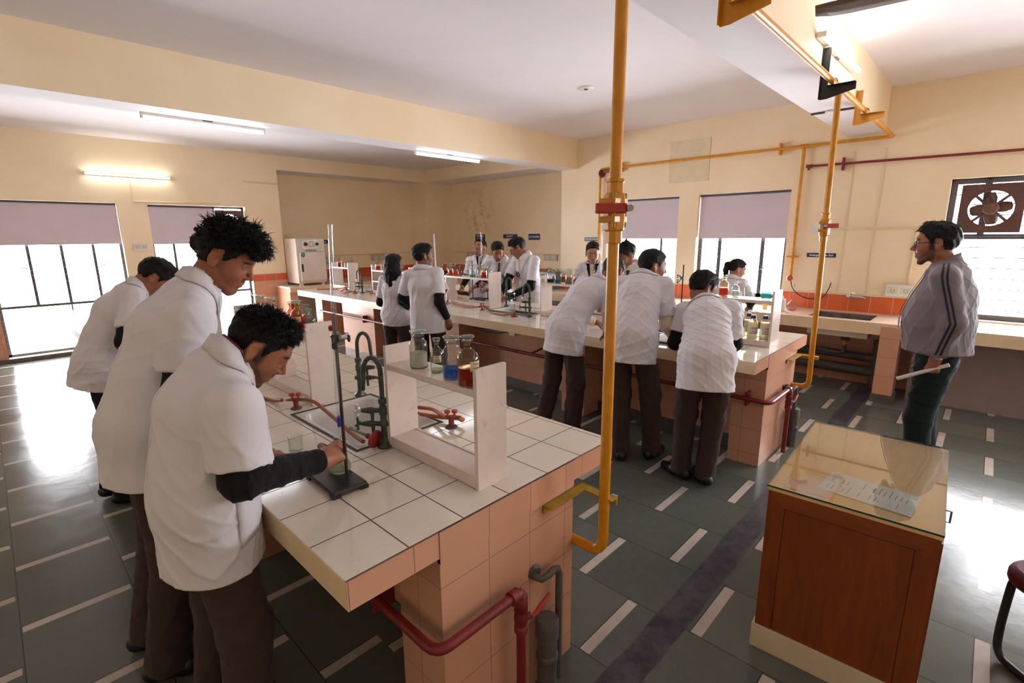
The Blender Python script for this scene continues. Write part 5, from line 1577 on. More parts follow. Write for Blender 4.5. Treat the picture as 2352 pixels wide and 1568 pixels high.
def make_mesh(name, V, Fc, mats, parent=None, colors=None, matidx=None):
    me = bpy.data.meshes.new(name)
    me.vertices.add(len(V)); me.vertices.foreach_set('co', np.asarray(V, f32).ravel())
    nf = len(Fc)
    me.loops.add(nf * 4); me.loops.foreach_set('vertex_index', np.asarray(Fc, np.int32).ravel())
    me.polygons.add(nf); me.polygons.foreach_set('loop_start', np.arange(0, nf * 4, 4, dtype=np.int32)); me.polygons.foreach_set('loop_total', np.full(nf, 4, np.int32))
    me.polygons.foreach_set('use_smooth', np.ones(nf, bool))
    for m in (mats if isinstance(mats, list) else [mats]): me.materials.append(m)
    if matidx is not None: me.polygons.foreach_set('material_index', np.asarray(matidx, np.int32))
    if colors is not None:
        a = me.attributes.new('tone', 'FLOAT_COLOR', 'POINT')
        a.data.foreach_set('color', np.asarray(colors, f32).ravel())
    me.update(calc_edges=True); me.validate()
    o = bpy.data.objects.new(name, me); COL.objects.link(o)
    if parent is not None: o.parent = parent
    return o

# ---- materials of people
def skin_mat():
    t = NT('skin')
    a = t.n('ShaderNodeAttribute', attribute_name='tone')
    o = t.obj()
    col = t.mix(t.math('MULTIPLY', t.ramp(t.noise(60, 3, .6, o), .4, .8), .10), a.outputs['Color'], srgb('7a3a28'), 'MIX')
    t.bsdf(color=col, rough=.5, spec=.35, normal=t.bump(t.noise(260, 2, .6, o), .05, .002))
    return t.m
SKIN = skin_mat()
def hair_mat(name, hexc, scale=90):
    t = NT(name)
    o = t.obj()
    mp = t.n('ShaderNodeMapping', {'Vector': o, 'Scale': (1.0, 1.0, .35)})
    nz = t.noise(scale, 5, .7, mp.outputs[0], 1.2)
    n2 = t.noise(28, 4, .6, o, .6)
    h = t.math('ADD', nz, t.math('MULTIPLY', n2, .8))
    t.bsdf(color=t.mix(t.ramp(nz, .35, .75), srgb(hexc), srgb('171213')), rough=.5, spec=.22, normal=t.bump(h, .8, .012))
    return t.m
HAIR = hair_mat('black_hair', '080607')
def cloth_mat(name, hexc, rough=.8, wr=.5, scale=9, weave=True, vary=.03):
    t = NT(name)
    o = t.obj()
    mp = t.n('ShaderNodeMapping', {'Vector': o, 'Scale': (1, 1, .55)})
    n1 = t.noise(scale, 2, .45, mp.outputs[0], .7)
    n2 = t.noise(scale * 3.1, 2, .5, mp.outputs[0], .4)
    h = t.math('ADD', n1, t.math('MULTIPLY', n2, .18))
    b = t.bump(h, wr, .02)
    if weave: b = t.bump(t.noise(420, 2, .5, o), .08, .002, b)
    c = srgb(hexc)
    t.bsdf(color=t.mix(n2, tuple(v * (1 - vary) for v in c[:3]) + (1,), c), rough=rough, spec=.2, sheen=.05, normal=b)
    return t.m
COAT = cloth_mat('white_lab_coat_cotton', 'd9d7de', .85, .4, 7)
COATP = cloth_mat('white_coat_pocket_cotton', 'd5d3da', .85, .2, 7)
SWB = cloth_mat('black_knit_sleeve', '171416', .9, .45, 16)
SWN = cloth_mat('navy_sleeve', '1a1a26', .9, .45, 14)
SHC = cloth_mat('cream_shirt', 'd9c4ac', .85, .4, 14)
TRB = cloth_mat('dark_brown_trousers', '40322f', .85, .4, 6)
TRG = cloth_mat('dark_green_trousers', '1a2728', .85, .4, 6)
TRK = cloth_mat('black_trousers', '1c191b', .85, .4, 6)
JACK = cloth_mat('grey_tracksuit_jacket', '7b747a', .75, .45, 6)
NAVYS = mat('navy_stripe', '1c1e33', .7)
TIE = mat('dark_brown_tie', '241a1c', .6)
SHOE = mat('black_leather_shoe', '120f10', .3, vary=.1)
GFRAME = mat('clear_glasses_frame', '9a9496', .3)
GFRAMEB = mat('black_glasses_frame', '17161a', .3)
LENS = glass_mat('glasses_lens', 'fbfdfd', 'cfd6d8', .01, 1.0, .2)
LAN = mat('maroon_lanyard', '6a1226', .6)
CREST = mat('dark_crest_print', '3a3d4a', .7)
BUTTON = mat('white_button', 'd8d2d2', .3)

def rotmat(yaw, pitch, roll=0.0):
    """columns: forward, left, up of a head that looks along yaw and pitches down"""
    cy, sy, cp, sp, cr, sr = math.cos(yaw), math.sin(yaw), math.cos(pitch), math.sin(pitch), math.cos(roll), math.sin(roll)
    f = V3(cy * cp, sy * cp, -sp); l0 = V3(-sy, cy, 0); u0 = np.cross(f, l0)
    return np.stack([f, cr * l0 + sr * u0, -sr * l0 + cr * u0], 1)

def ik(a, c, l1, l2, pole):
    """middle joint between a and c"""
    a, c = V3(a), V3(c); d = c - a; D = np.linalg.norm(d)
    if D > (l1 + l2) * .995:
        k = D / ((l1 + l2) * .995); l1 *= k; l2 *= k
    x = (l1 * l1 - l2 * l2 + D * D) / (2 * D)
    u = d / D; p = V3(pole); p = unit(p - (p @ u) * u)
    return a + u * x + p * math.sqrt(max(l1 * l1 - x * x, 1e-6))

def hand(S, w, d, n, curl, s, side, spread=.10, thumb=.6, rough=False):
    """palm, four unequal bent fingers and a thumb on body shape S; d towards the fingers, n out of the back of the hand"""
    d, n = unit(d), V3(n); n = unit(n - (n @ d) * d); a = np.cross(d, n) * side      # a points to the thumb side
    w = V3(w)
    kn = w + d * .085 * s
    S.cone(w - d * .02, w + d * .012, .0235 * s, .025 * s, .012, lat=a, sq=.78)
    S.cone(w + d * .02 * s + a * .012 * s, kn + a * .022 * s, .017 * s, .0155 * s, .014)
    S.cone(w + d * .02 * s - a * .010 * s, kn * 1 - d * .006 - a * .024 * s, .017 * s, .014 * s, .014)
    S.cone(w + d * .03 * s, kn, .018 * s, .0155 * s, .014)
    for i, (o, L) in enumerate(((.029, .078), (.010, .088), (-.009, .081), (-.027, .063))):
        b = kn + a * o * s - d * (.004 + .006 * abs(i - 1)) * s
        dd = unit(d + a * o / .029 * spread)
        r = (.0092 - .0006 * (i == 3)) * s
        p = b; ang = 0
        for j, (fr, cu) in enumerate(((.46, .75), (.30, 1.05), (.24, .75))):
            ang += cu * curl
            q = p + (dd * math.cos(ang) - n * math.sin(ang)) * L * fr * s
            S.cone(p, q, r, r * .92, .005)
            p = q; r *= .92
    t0 = w + d * .022 * s + a * .022 * s - n * .006 * s
    t1 = t0 + unit(d * .62 + a * .62 - n * (.25 + thumb * .35)) * .040 * s
    t2 = t1 + unit(d * (.85) + a * (.35 - thumb * .65) - n * (.15 + thumb * .45)) * .032 * s
    t3 = t2 + unit(d * .85 + a * (.1 - thumb * .7) - n * (.1 + thumb * .4)) * .024 * s
    S.cone(t0, t1, .0135 * s, .0115 * s, .010); S.cone(t1, t2, .0112 * s, .0098 * s, .004); S.cone(t2, t3, .0098 * s, .0082 * s, .004)

def head_shape(S, H, M, s, fem=False, jaw=1.0, nose=1.0):
    """skull, jaw, nose, lips, eyes and ears about the head centre H with axes M (forward, left, up)"""
    def p(x, y, z): return H + M @ (V3(x, y, z) * s)
    jw = (.94 if fem else 1.0) * jaw
    S.ell(p(-.012, 0, .034), V3(.098, .076, .084) * s, M, .02)
    S.ell(p(.022, 0, -.010), V3(.066, .064, .080) * s, M, .03)
    for y in (-1, 1):
        S.cone(p(-.008, y * .050 * jw, -.052), p(.058, y * .020 * jw, -.100), .021 * s, .016 * s, .022)
        S.ell(p(.058, y * .034, -.030), V3(.024, .022, .022) * s, M, .025)
    S.cone(p(.059, -.011 * jw, -.103), p(.059, .011 * jw, -.103), .018 * s, .018 * s, .018)
    S.cone(p(.074, -.028, .030), p(.074, .028, .030), .014 * s, .014 * s, .022)
    for y in (-1, 1):
        S.ell(p(.090, y * .032, .010), V3(.014, .017, .012) * s, M, .012, 's')
        S.ell(p(.0705, y * .032, .008), V3(.0125, .0135, .0125) * s, M, .004)
        S.cone(p(.0795, y * .020, .0075), p(.0775, y * .043, .0065), .0040 * s, .0036 * s, .004)
        S.cone(p(.0812, y * .020, .0145), p(.0785, y * .043, .0125), .0042 * s, .004 * s, .006)
    S.cone(p(.082, 0, .020), p(.1035 + .004 * nose, 0, -.025), .0075 * s, .0105 * s, .010)
    for y in (-1, 1):
        S.ell(p(.0955, y * .0125, -.031), V3(.0105, .0085, .008) * s, M, .006)
        S.ell(p(.0985, y * .0075, -.0385), V3(.0045, .0035, .0035) * s, M, .002, 's')
    S.ell(p(.054, 0, -.062), V3(.030, .034, .032) * s, M, .02)
    S.cone(p(.083, 0, -.050), p(.0845, 0, -.044), .011 * s, .008 * s, .012)
    S.cone(p(.0835, -.017, -.0590), p(.0835, .017, -.0590), .0058 * s, .0058 * s, .006); S.cone(p(.0865, -.006, -.0578), p(.0865, .006, -.0578), .0058 * s, .0058 * s, .006)
    S.cone(p(.0825, -.012, -.0715), p(.0825, .012, -.0715), .0074 * s, .0074 * s, .006)
    S.cone(p(.0912, -.018, -.0648), p(.0912, .018, -.0648), .0014 * s, .0014 * s, .003, mode='s')
    for y in (-1, 1):
        E = M @ rotmat(y * -.30, .0, 0) @ np.array([[math.cos(.18), 0, -math.sin(.18)], [0, 1, 0], [math.sin(.18), 0, math.cos(.18)]])
        S.ell(p(-.016, y * .0805, -.002), V3(.019, .0075, .032) * s, E, .006)
        S.ell(p(-.004, y * .0865, .004), V3(.009, .0075, .016) * s, E, .005, 's')
        S.ell(p(-.014, y * .0865, .010), V3(.012, .003, .016) * s, E, .004, 's')
        S.ell(p(-.012, y * .0815, -.026), V3(.010, .006, .009) * s, E, .008)

def tone_colors(V, H, M, s, base, beard=0.0, brow=True, lips='9a5a52', moustache=0.0, lid=1.0):
    q = ((V - H) @ M) / s
    x, y, z = q[:, 0], np.abs(q[:, 1]), q[:, 2]
    inside = (np.linalg.norm(q - np.array([.02, 0, -.01]), axis=1) < .155).astype(float)
    stub = np.random.RandomState(7).uniform(.62, 1.0, len(V))
    c = np.tile(np.array(srgb(base)), (len(V), 1))
    def put(w, hexc, amt=1.0):
        w = (np.clip(w, 0, 1) * inside)[:, None] * amt
        c[:, :3] = c[:, :3] * (1 - w) + np.array(srgb(hexc)[:3]) * w
    st = lambda v, a, b: np.clip((v - a) / (b - a), 0, 1)
    front = st(x, .045, .06)
    put(st(x, .06, .09) * st(-np.abs(z + .03), -.03, .0) * .5, '8a4a38', .35)
    if beard:
        line = np.interp(x, [-.03, .0, .03, .055, .07, .12], [-.02, -.012, -.036, -.062, -.074, -.074])
        side = st(x, -.012, .002) * st(line - z, -.004, .006) * st(x - np.interp(z, [-.17, -.125, -.10, -.05], [.06, .035, .005, -.03]), 0, .012)
        lipz = 1 - st(x, .078, .084) * st(-np.abs(z + .065), -.011, -.006) * st(-y, -.021, -.015)
        put(side * lipz * stub, '1d1512', beard)
        burn = st(x, -.002, .004) * st(-x, -.034, -.022) * st(y, .055, .062) * st(-np.abs(z - .005), -.045, -.03)
        put(burn, '151010', min(1, beard * 1.1))
    if moustache:
        put(st(x, .075, .082) * st(-np.abs(z + .049), -.0065, -.003) * st(-y, -.027, -.019), '171110', moustache)
    put(st(x, .080, .085) * st(-np.abs(z + .0655), -.0125, -.009) * st(-y, -.021, -.015), lips, .8)
    if brow:
        bz = .0335 - .22 * np.clip(y - .03, 0, .1) - .10 * np.clip(.025 - y, 0, .1)
        put(st(x, .050, .06) * st(-np.abs(z - bz), -.0065, -.0035) * st(y, .009, .013) * st(-y, -.054, -.048), '120d0c', .95)
    eye = st(x, .070, .074) * st(-np.abs(z - .0092 + .002 * (1 - lid)), -.0046 * lid, -.0032 * lid) * st(-np.abs(y - .0315), -.0125, -.0105)
    put(eye, 'b9aca6', .6)
    put(st(x, .072, .075) * st(-np.hypot(y - .031, (z - .009) * 1.0), -.0062, -.005) * eye, '120a08', 1)
    put(st(x, .072, .076) * st(-np.abs(z - .0135), -.0024, -.001) * st(-np.abs(y - .0315), -.0145, -.012), '140c0b', .9)
    return c

def hair_shape(H, M, s, style, seed, neckdir=None):
    """scalp hair as a clipped, ruffled shell with locks"""
    r = np.random.RandomState(seed)
    amp = {'short': .0025, 'spiky': .003, 'curly': .006, 'long': .002, 'pony': .0015, 'crew': .0015, 'tied': .0015}.get(style, .002)
    fr = [(unit(r.normal(size=3)), r.uniform(90, 230) if style != 'curly' else r.uniform(70, 150), r.uniform(0, 6)) for _ in range(7)]
    def ruf(P): return amp * sum(np.sin(P @ u * k + p + 1.5 * np.sin(P @ fr[(i + 1) % 7][0] * 60)) for i, (u, k, p) in enumerate(fr)) / 2.6
    S = Shape(ruf)
    def p(x, y, z): return H + M @ (V3(x, y, z) * s)
    top = {'short': .014, 'spiky': .005, 'curly': .026, 'long': .016, 'pony': .010, 'crew': .012, 'tied': .010}[style]
    side = {'short': .010, 'spiky': .008, 'curly': .014, 'long': .016, 'pony': .007, 'crew': .006, 'tied': .007}[style]
    S.ell(p(-.016, 0, .036), V3(.098 + side, .0765 + side, .086 + side * .8) * s, M, .02)
    S.ell(p(-.004, 0, .062 + top * .35), V3(.092, .070 + side * .3, .052 + top) * s, M, .03)
    # hairline
    xs = [-.2, -.085, -.055, -.040, -.035, .004, .012, .022, .034, .048, .066, .085, .2]
    zs = [-.085, -.082, -.070, -.045, .036, .038, .006, .004, .034, .052, .074, .086, .09]
    if style in ('long', 'pony', 'tied'):
        zs = [-.085, -.082, -.072, -.050, .030, .034, .030, .030, .045, .064, .082, .094, .10]
    def cut(P):
        q = ((P - H) @ M) / s
        return (np.interp(q[:, 0] - .10 * np.clip(np.abs(q[:, 1]) - .045, -.02, .05) * (q[:, 2] > .03), xs, zs) - q[:, 2]) * s * .75
    S.func(cut, 'i')
    if style in ('short', 'spiky'):
        S.cone(p(.050, -.030, .100), p(.056, .040, .098), .016 * s, .018 * s, .02); S.cone(p(.03, -.02, .108), p(.04, .035, .106), .022 * s, .022 * s, .02)
    if style == 'curly':
        S.ell(p(.062, 0, .096), V3(.050, .066, .040) * s, M, .02); S.ell(p(.088, -.01, .074), V3(.028, .052, .026) * s, M, .015)
        S.ell(p(.0, 0, .105), V3(.075, .07, .045) * s, M, .02)
    n = {'curly': 200}.get(style, 0)
    for _ in range(n):
        a, b = r.uniform(-1.1, 1.1), r.uniform(-1.25, 1.25)
        u = V3(math.sin(a), math.sin(b) * math.cos(a) * .95, math.cos(b) * math.cos(a))
        if style == 'curly':
            c = V3(-.004, 0, .050) + u * V3(.103, .083, .093) + V3(.012, 0, .006) * (u[0] > 0)
            t = unit(r.normal(size=3)) * r.uniform(.010, .022)
            S.cone(p(*c), p(*(c + t)), .0072 * s, .0045 * s, .006)
        else:
            c = V3(-.006, 0, .046) + u * V3(.098, .080, .088 + top * .5)
            dirv = unit(u * .35 + V3(.65, .45 * r.uniform(-1, 1), .12)) if style == 'short' else unit(u * .9 + V3(-.25, .5 * r.uniform(-1, 1), .15 * r.uniform(-1, 1)))
            L = r.uniform(.016, .034) * (.62 if style == 'short' else 1)
            S.cone(p(*c), p(*(c + dirv * L)), .0058 * s, .0018 * s, .005)
    if style == 'long':
        d = V3(0, 0, -1)
        for k in range(17):
            a = -2.1 + 4.2 * k / 16
            b = p(-.020 - .080 * math.cos(a), .084 * math.sin(a), .03)
            m = b + d * .10 * s + (M[:, 0] * -.012 * math.cos(a) + M[:, 1] * .012 * math.sin(a)) * s
            e = m + d * (.17 + .03 * math.cos(a)) * s - M[:, 0] * .004
            S.cone(b, m, .024 * s, .024 * s, .012); S.cone(m, e, .024 * s, .010 * s, .012)
        S.cone(p(-.06, 0, -.03), p(-.085, 0, -.03) + d * .17 * s, .05 * s, .035 * s, .03)
    if style == 'pony':
        b = p(-.115, 0, .045); S.ell(b, V3(.022, .022, .022) * s, M, .01)
        pts = [b, b + (-M[:, 0] * .035 + V3(0, 0, -.015)) * s, b + (-M[:, 0] * .045) * s + V3(0, 0, -.09) * s, b + (-M[:, 0] * .03) * s + V3(0, 0, -.24) * s, b + (-M[:, 0] * .02) * s + V3(0, 0, -.33) * s]
        S.chain(pts, [.018 * s, .026 * s, .032 * s, .026 * s, .006 * s], .015)
    if style == 'tied':
        S.ell(p(-.112, 0, -.01), V3(.03, .034, .034) * s, M, .012)
        for y in (-1, 1): S.cone(p(.03, y * .070, .03), p(-.01, y * .082, -.06), .006 * s, .003 * s, .008)
    return S

def strands(S, V, Fc, H, M, s, style, n, seed):
    """tapered hair strands rooted all over the hair surface, appended to its mesh"""
    if style in ('pony', 'tied', 'crew'): n = n // 3
    r = np.random.RandomState(seed + 100)
    P = V[r.randint(0, len(V), n)]
    N = S.grad(P)
    q = ((P - H) @ M) / s; nl = N @ M
    rnd = r.normal(size=(n, 3))
    g = q - np.array([-.035, 0, .13]); g /= np.linalg.norm(g, axis=1, keepdims=True)
    tan = g - (g * nl).sum(1, keepdims=True) * nl
    top = np.clip((q[:, 2] - .045) / .05, 0, 1)[:, None]
    front = np.clip((q[:, 0] - .045) / .03, 0, 1)[:, None] * np.clip((q[:, 2] - .05) / .03, 0, 1)[:, None]
    if style == 'spiky':
        d1 = tan * (1 - top * .6) + nl * (.12 + .55 * top) + rnd * .18 + np.array([-.1, 0, .1]) * top
        d2 = d1 * .8 + rnd * .25 + front * np.array([.1, 0, -.9]); L = .008 + .013 * top
    elif style == 'curly':
        d1 = nl * .55 + rnd * .55 + tan * .4; d2 = rnd * .6 + tan * .6 + front * np.array([.4, 0, -.6]); L = .008 + .020 * top + .010 * front
    elif style == 'long':
        dn = np.array([0, 0, -1]) @ M
        d1 = dn + nl * .05 + rnd * .03; d2 = dn + rnd * .04; L = np.full((n, 1), .05)
    else:
        d1 = tan + nl * (.10 + .22 * top) + rnd * .14; d2 = tan + rnd * .16 + nl * -.05 + front * np.array([.3, .2, -.3]); L = .007 + .015 * top
    for d in (d1, d2): d /= np.linalg.norm(d, axis=1, keepdims=True) + 1e-9
    L = L * r.uniform(.6, 1.25, (n, 1)) * s
    p0 = P - N * .003; p1 = p0 + d1 @ M.T * L * .6; p2 = p1 + d2 @ M.T * L * .6
    w = {'long': .0016, 'curly': .0019}.get(style, .0014) * s
    a = np.cross(d1 @ M.T, N); a /= np.linalg.norm(a, axis=1, keepdims=True) + 1e-9
    b = np.cross(a, d1 @ M.T)
    vs = []
    for p, k in ((p0, 1.0), (p1, .75), (p2, .10)):
        for t in range(3): vs.append(p + (a * math.cos(t * 2.094) + b * math.sin(t * 2.094)) * w * k)
    vs = np.stack(vs, 1).reshape(-1, 3)
    f = []
    for j in (0, 3):
        for t in range(3): f.append([j + t, j + (t + 1) % 3, j + 3 + (t + 1) % 3, j + 3 + t])
    f = (np.array(f)[None] + (np.arange(n) * 9)[:, None, None]).reshape(-1, 4) + len(V)
    return np.concatenate([V, vs]), np.concatenate([Fc, f])

def patch(F, orig, D, rows, lift):
    """grid of points laid on shape F by marching from orig-plane points along D, lifted off the cloth"""
    n = len(rows[0]); O = np.array([p for r in rows for p in r])
    Q = F.trace(O, np.tile(D, (len(O), 1)))
    G = F.grad(Q)
    Q = Q + G * lift
    return [[tuple(Q[i * n + k]) for k in range(n)] for i in range(len(rows))]

def lerp(a, b, t): return V3(a) * (1 - t) + V3(b) * t

def person(cfg):
    """one person; positions are world coordinates, yaw in degrees"""
    s = cfg.get('s', 1.0)
    yaw = R(cfg['yaw']); px, py, pz = cfg['pel']
    cy, sy = math.cos(yaw), math.sin(yaw)
    Rw = np.array([[cy, sy, 0], [-sy, cy, 0], [0, 0, 1]])
    def loc(p): return Rw @ (V3(p) - V3(px, py, 0))
    fem = cfg.get('fem', False)
    PEL = V3(0, 0, pz); NK = loc(cfg['nk']); HD = loc(cfg['hd'])
    fy, fp, fr = cfg['face']; M = rotmat(R(fy) - yaw, R(fp), R(fr))
    h = cfg.get('h', .006)
    hump = cfg.get('hump', .03); fat = cfg.get('fat', 1.0); bel = cfg.get('belly', 0.0)
    up = unit(NK - PEL); lat = V3(0, 1, 0)
    if 'sroll' in cfg: lat = unit(V3(0, 1, math.tan(R(cfg['sroll']))))
    lat = unit(lat - (lat @ up) * up)
    fwd = np.cross(lat, up)
    L = np.linalg.norm(NK - PEL)
    CH = lerp(PEL, NK, .62) - fwd * hump; WA = lerp(PEL, NK, .28) - fwd * hump * .6
    topdir = unit(NK - CH)
    sw = cfg.get('sw', .162) * s * (.90 if fem else 1)
    tw = R(cfg.get('twist', 0)); lat2 = lat * math.cos(tw) - fwd * math.sin(tw)
    SH = {sd: NK - topdir * .062 * s + lat2 * sd * sw + fwd * .008 for sd in (-1, 1)}
    for sd, k in ((-1, 'shr'), (1, 'shl')):
        if k in cfg: SH[sd] = loc(cfg[k])
    la, lf = .285 * s, .25 * s
    arms = {}
    for sd, k in ((-1, 'r'), (1, 'l')):
        a = cfg['arm_' + k]
        W = loc(a['w']); 
        E = loc(a['e']) if 'e' in a else ik(SH[sd], W, la, lf, Rw @ V3(a.get('pole', (-.3 * cy, -.3 * sy, -1))))
        d = Rw @ V3(a['d']) if 'd' in a else unit(W - E); n = Rw @ V3(a['n']) if 'n' in a else V3(0, 0, 1)
        arms[sd] = (SH[sd], E, W, d, n, a)
    # legs
    legs = {}
    hipw = .088 * s * (1.05 if fem else 1)
    for sd, k in ((-1, 'foot_r'), (1, 'foot_l')):
        fx, fyy, fa = cfg.get(k, (None, None, 0))
        FT = loc((fx, fyy, 0)) if fx is not None else V3(0, sd * .10, 0)
        FT[2] = 0
        hip = PEL + V3(-.01, sd * hipw, -.02)
        AN = FT + V3(0, 0, .085 * s)
        lt = np.linalg.norm(hip - AN)
        KN = ik(hip, AN, lt * .5215, lt * .4835, V3(1, sd * .15, 0))
        legs[sd] = (hip, KN, AN, FT, R(fa))
    # ---- body
    S = Shape()
    neckd = unit(HD - NK)
    hs = s * cfg.get('hsz', 1.0)
    head_shape(S, HD, M, hs, fem, cfg.get('jaw', 1.0), cfg.get('nose', 1.0))
    nb = NK + topdir * .0 - fwd * .0
    S.cone(nb - topdir * .03, HD + M @ (V3(-.028, 0, -.05) * hs), (.056 if not fem else .047) * s, (.054 if not fem else .046) * s, .03)
    S.cone(nb - topdir * .02, nb - topdir * .07, .050 * s, .058 * s, .03)
    S.chain([NK - topdir * .06, CH, WA, PEL], [.058 * s, .078 * s * fat, .075 * s * fat, .082 * s], .04, lat=lat, sq=.72)
    for sd in (-1, 1):
        a, E, W, d, n, ac = arms[sd]
        S.cone(NK - topdir * .07, a - topdir * .012, .040 * s, .040 * s, .03); S.cone(a, E, .044 * s, .036 * s, .02); S.cone(E, W, .036 * s, .0245 * s, .02)
        hand(S, W, d, n, ac.get('curl', .45), s * cfg.get('hs', 1.0), sd, ac.get('spread', .10), ac.get('thumb', .5))
        hip, KN, AN, FT, fa = legs[sd]
        S.cone(hip, KN, .075 * s, .05 * s, .03); S.cone(KN, AN, .05 * s, .034 * s, .02); S.cone(AN, FT + V3(math.cos(fa) * .10, math.sin(fa) * .10, .03), .03, .024, .02)
    V, Fc = mesh_shape(S, h)
    body = make_mesh('person', V, Fc, SKIN, None, tone_colors(V, HD, M, hs, cfg.get('skin', '9a6248'), cfg.get('beard', 0), True, cfg.get('lips', '8f5148'), cfg.get('moust', 0), .45 if cfg['face'][1] > 15 else 1.0))
    body.location = (px, py, 0); body.rotation_euler = (0, 0, yaw)
    tag(body, cfg['label'], 'person', None)
    # ---- hair
    HS = hair_shape(HD, M, hs, cfg.get('hair', 'short'), cfg.get('seed', 1))
    V, Fc = mesh_shape(HS, min(h, cfg.get('hh', h)), .016)
    V, Fc = strands(HS, V, Fc, HD, M, hs, cfg.get('hair', 'short'), cfg.get('ns', 900), cfg.get('seed', 1))
    make_mesh('hair', V, Fc, HAIR, body)
    # ---- coat or jacket
    sd0 = cfg.get('seed', 1)
    jacket = cfg.get('jacket', False)
    C = Shape(folds(sd0 * 7 + 1, cfg.get('fold', .0065)))
    hz = cfg['hem']
    down = unit(unit(PEL - WA) * .35 + V3(0, 0, -1) * 1.0)
    t = (pz - hz) / -down[2]
    HM = PEL + down * t + V3(cfg.get('hemx', 0), 0, 0)
    hn = unit(unit(HM - PEL) + V3(*cfg.get('hemn', (0, 0, 0))))
    if jacket:
        HM = V3(PEL[0], 0, hz); hn = V3(0, 0, -1)
    c1, c2, c3, c4 = .098 * s * fat, .110 * s * fat, .108 * s * fat, .128 * s * fat
    flare = cfg.get('flare', .148) * s * fat
    if fem: c2, c3 = .098 * s, .090 * s
    sq = cfg.get('sq', .71)
    C.chain([NK - topdir * .075 * s, CH + fwd * .01, WA, PEL + fwd * .0 + (V3(0, 0, -.01) if jacket else 0), HM + hn * (.12 if jacket else .05)], [c1 * .9, c2, c3, c4, flare], .06, lat=lat, sq=sq, clip=(HM, hn))
    if bel:
        C.ell(lerp(PEL, NK, .34) + fwd * bel, V3(.13, .155, .17) * s * fat, np.stack([fwd, lat, up], 1), .08)
    C.cone(NK - topdir * .015 * s, NK - topdir * .06 * s, .062 * s, .082 * s, .03)
    for sd in (-1, 1):
        a, E, W, d, n, ac = arms[sd]
        C.cone(NK - topdir * .03 * s, a - unit(E - a) * .005, .056 * s, .058 * s, .04)
        u = unit(E - a)
        le = np.linalg.norm(E - a)
        rs = ac.get('sr', .063) * s
        if jacket:
            C.cone(a, E, .070 * s, .060 * s, .035); C.cone(E, W - unit(W - E) * .01, .060 * s, .040 * s, .025, clip=(W - unit(W - E) * .012, unit(W - E)))
        else:
            sl = ac.get('sl', .74)
            ce = a + u * le * sl
            C.cone(a, a + u * le * (sl + .1), rs * .98, rs * 1.08, .020, clip=(ce, unit(u + .25 * V3(*ac.get('sn', (0, 0, 0))))))
    # neck opening
    C.cone(NK - topdir * .03 * s, NK + neckd * .12 * s, .052 * s, .060 * s, .006, mode='s')
    if not jacket:
        OUT = Shape(C.disp); OUT.ops = list(C.ops)
        C.shell(.016, HM - hn * .16, hn)
        C.final = (HM - hn * .006, hn)
    V, Fc = mesh_shape(C, h * 1.15, .02)
    coat = make_mesh('grey_jacket' if jacket else 'lab_coat', V, Fc, cfg.get('coatmat', JACK if jacket else COAT), body)
    C.disp_full = C.disp; 
    # ---- sleeves of what is worn below
    sm = cfg.get('sleeve', SWB)
    if not jacket:
        for sd in (-1, 1):
            a, E, W, d, n, ac = arms[sd]
            if ac.get('bare'): continue
            A = Shape(folds(sd0 * 5 + sd, .004, scale=1.5))
            u = unit(W - E)
            A.cone(lerp(a, E, .4), E, .056 * s, .052 * s, .02); A.cone(E, W, .052 * s, .036 * s, .022, clip=(W - u * ac.get('cuff', .012), u))
            if ac.get('cuffband', True): A.cone(W - u * .05, W - u * .01, .0385 * s, .0385 * s, .006, clip=(W - u * ac.get('cuff', .012), u))
            V, Fc = mesh_shape(A, h, .012)
            make_mesh('sleeve', V, Fc, sm, body)
    # ---- trousers and shoes
    if not cfg.get('nolegs'):
        T = Shape(folds(sd0 * 3 + 2, .006, scale=.8))
        T.cone(PEL + V3(-.005, 0, -.0), PEL + V3(-.005, 0, -.08), .082 * s * fat, .088 * s * fat, .05, lat=V3(0, 1, 0), sq=.68)
        for sd in (-1, 1):
            hip, KN, AN, FT, fa = legs[sd]
            e = AN + V3(0, 0, -.035)
            T.cone(hip, KN, .090 * s * (.5 + .5 * fat), .074 * s, .035); T.cone(KN, AN, .074 * s, .066 * s, .03); T.cone(AN, e, .066 * s, .068 * s, .02, clip=(e, V3(0, 0, -1)))
        if not jacket:
            T.func(lambda P: np.where((P - HM) @ hn < -.004, OUT(P) + .014, -1.0), 'i')
        V, Fc = mesh_shape(T, h * 1.2, .02)
        make_mesh('trousers', V, Fc, cfg.get('trousers', TRB), body)
        for sd in (-1, 1):
            hip, KN, AN, FT, fa = legs[sd]
            f = V3(math.cos(fa), math.sin(fa), 0)
            B = Shape()
            B.cone(FT - f * .05 + V3(0, 0, .045), FT + f * .06 + V3(0, 0, .04), .038 * s, .042 * s, .02); B.cone(FT + f * .06 + V3(0, 0, .034), FT + f * .165 * s + V3(0, 0, .024), .042 * s, .030 * s, .02)
            B.cone(FT - f * .03 + V3(0, 0, .05), AN - f * .02 - V3(0, 0, .0), .036 * s, .036 * s, .02)
            B.plane(V3(0, 0, .001), (0, 0, -1)); B.plane(AN + V3(0, 0, .01), (0, 0, 1))
            V, Fc = mesh_shape(B, max(h, .006))
            make_mesh('shoe', V, Fc, SHOE, body)
    # ---- details on the cloth
    C0 = C
    chestO = lambda u, v: NK - topdir * v + lat2 * u + fwd * .30        # start points before the chest
    def front_rows(us, vs): return [[chestO(u, v) for u in us(v)] for v in vs]
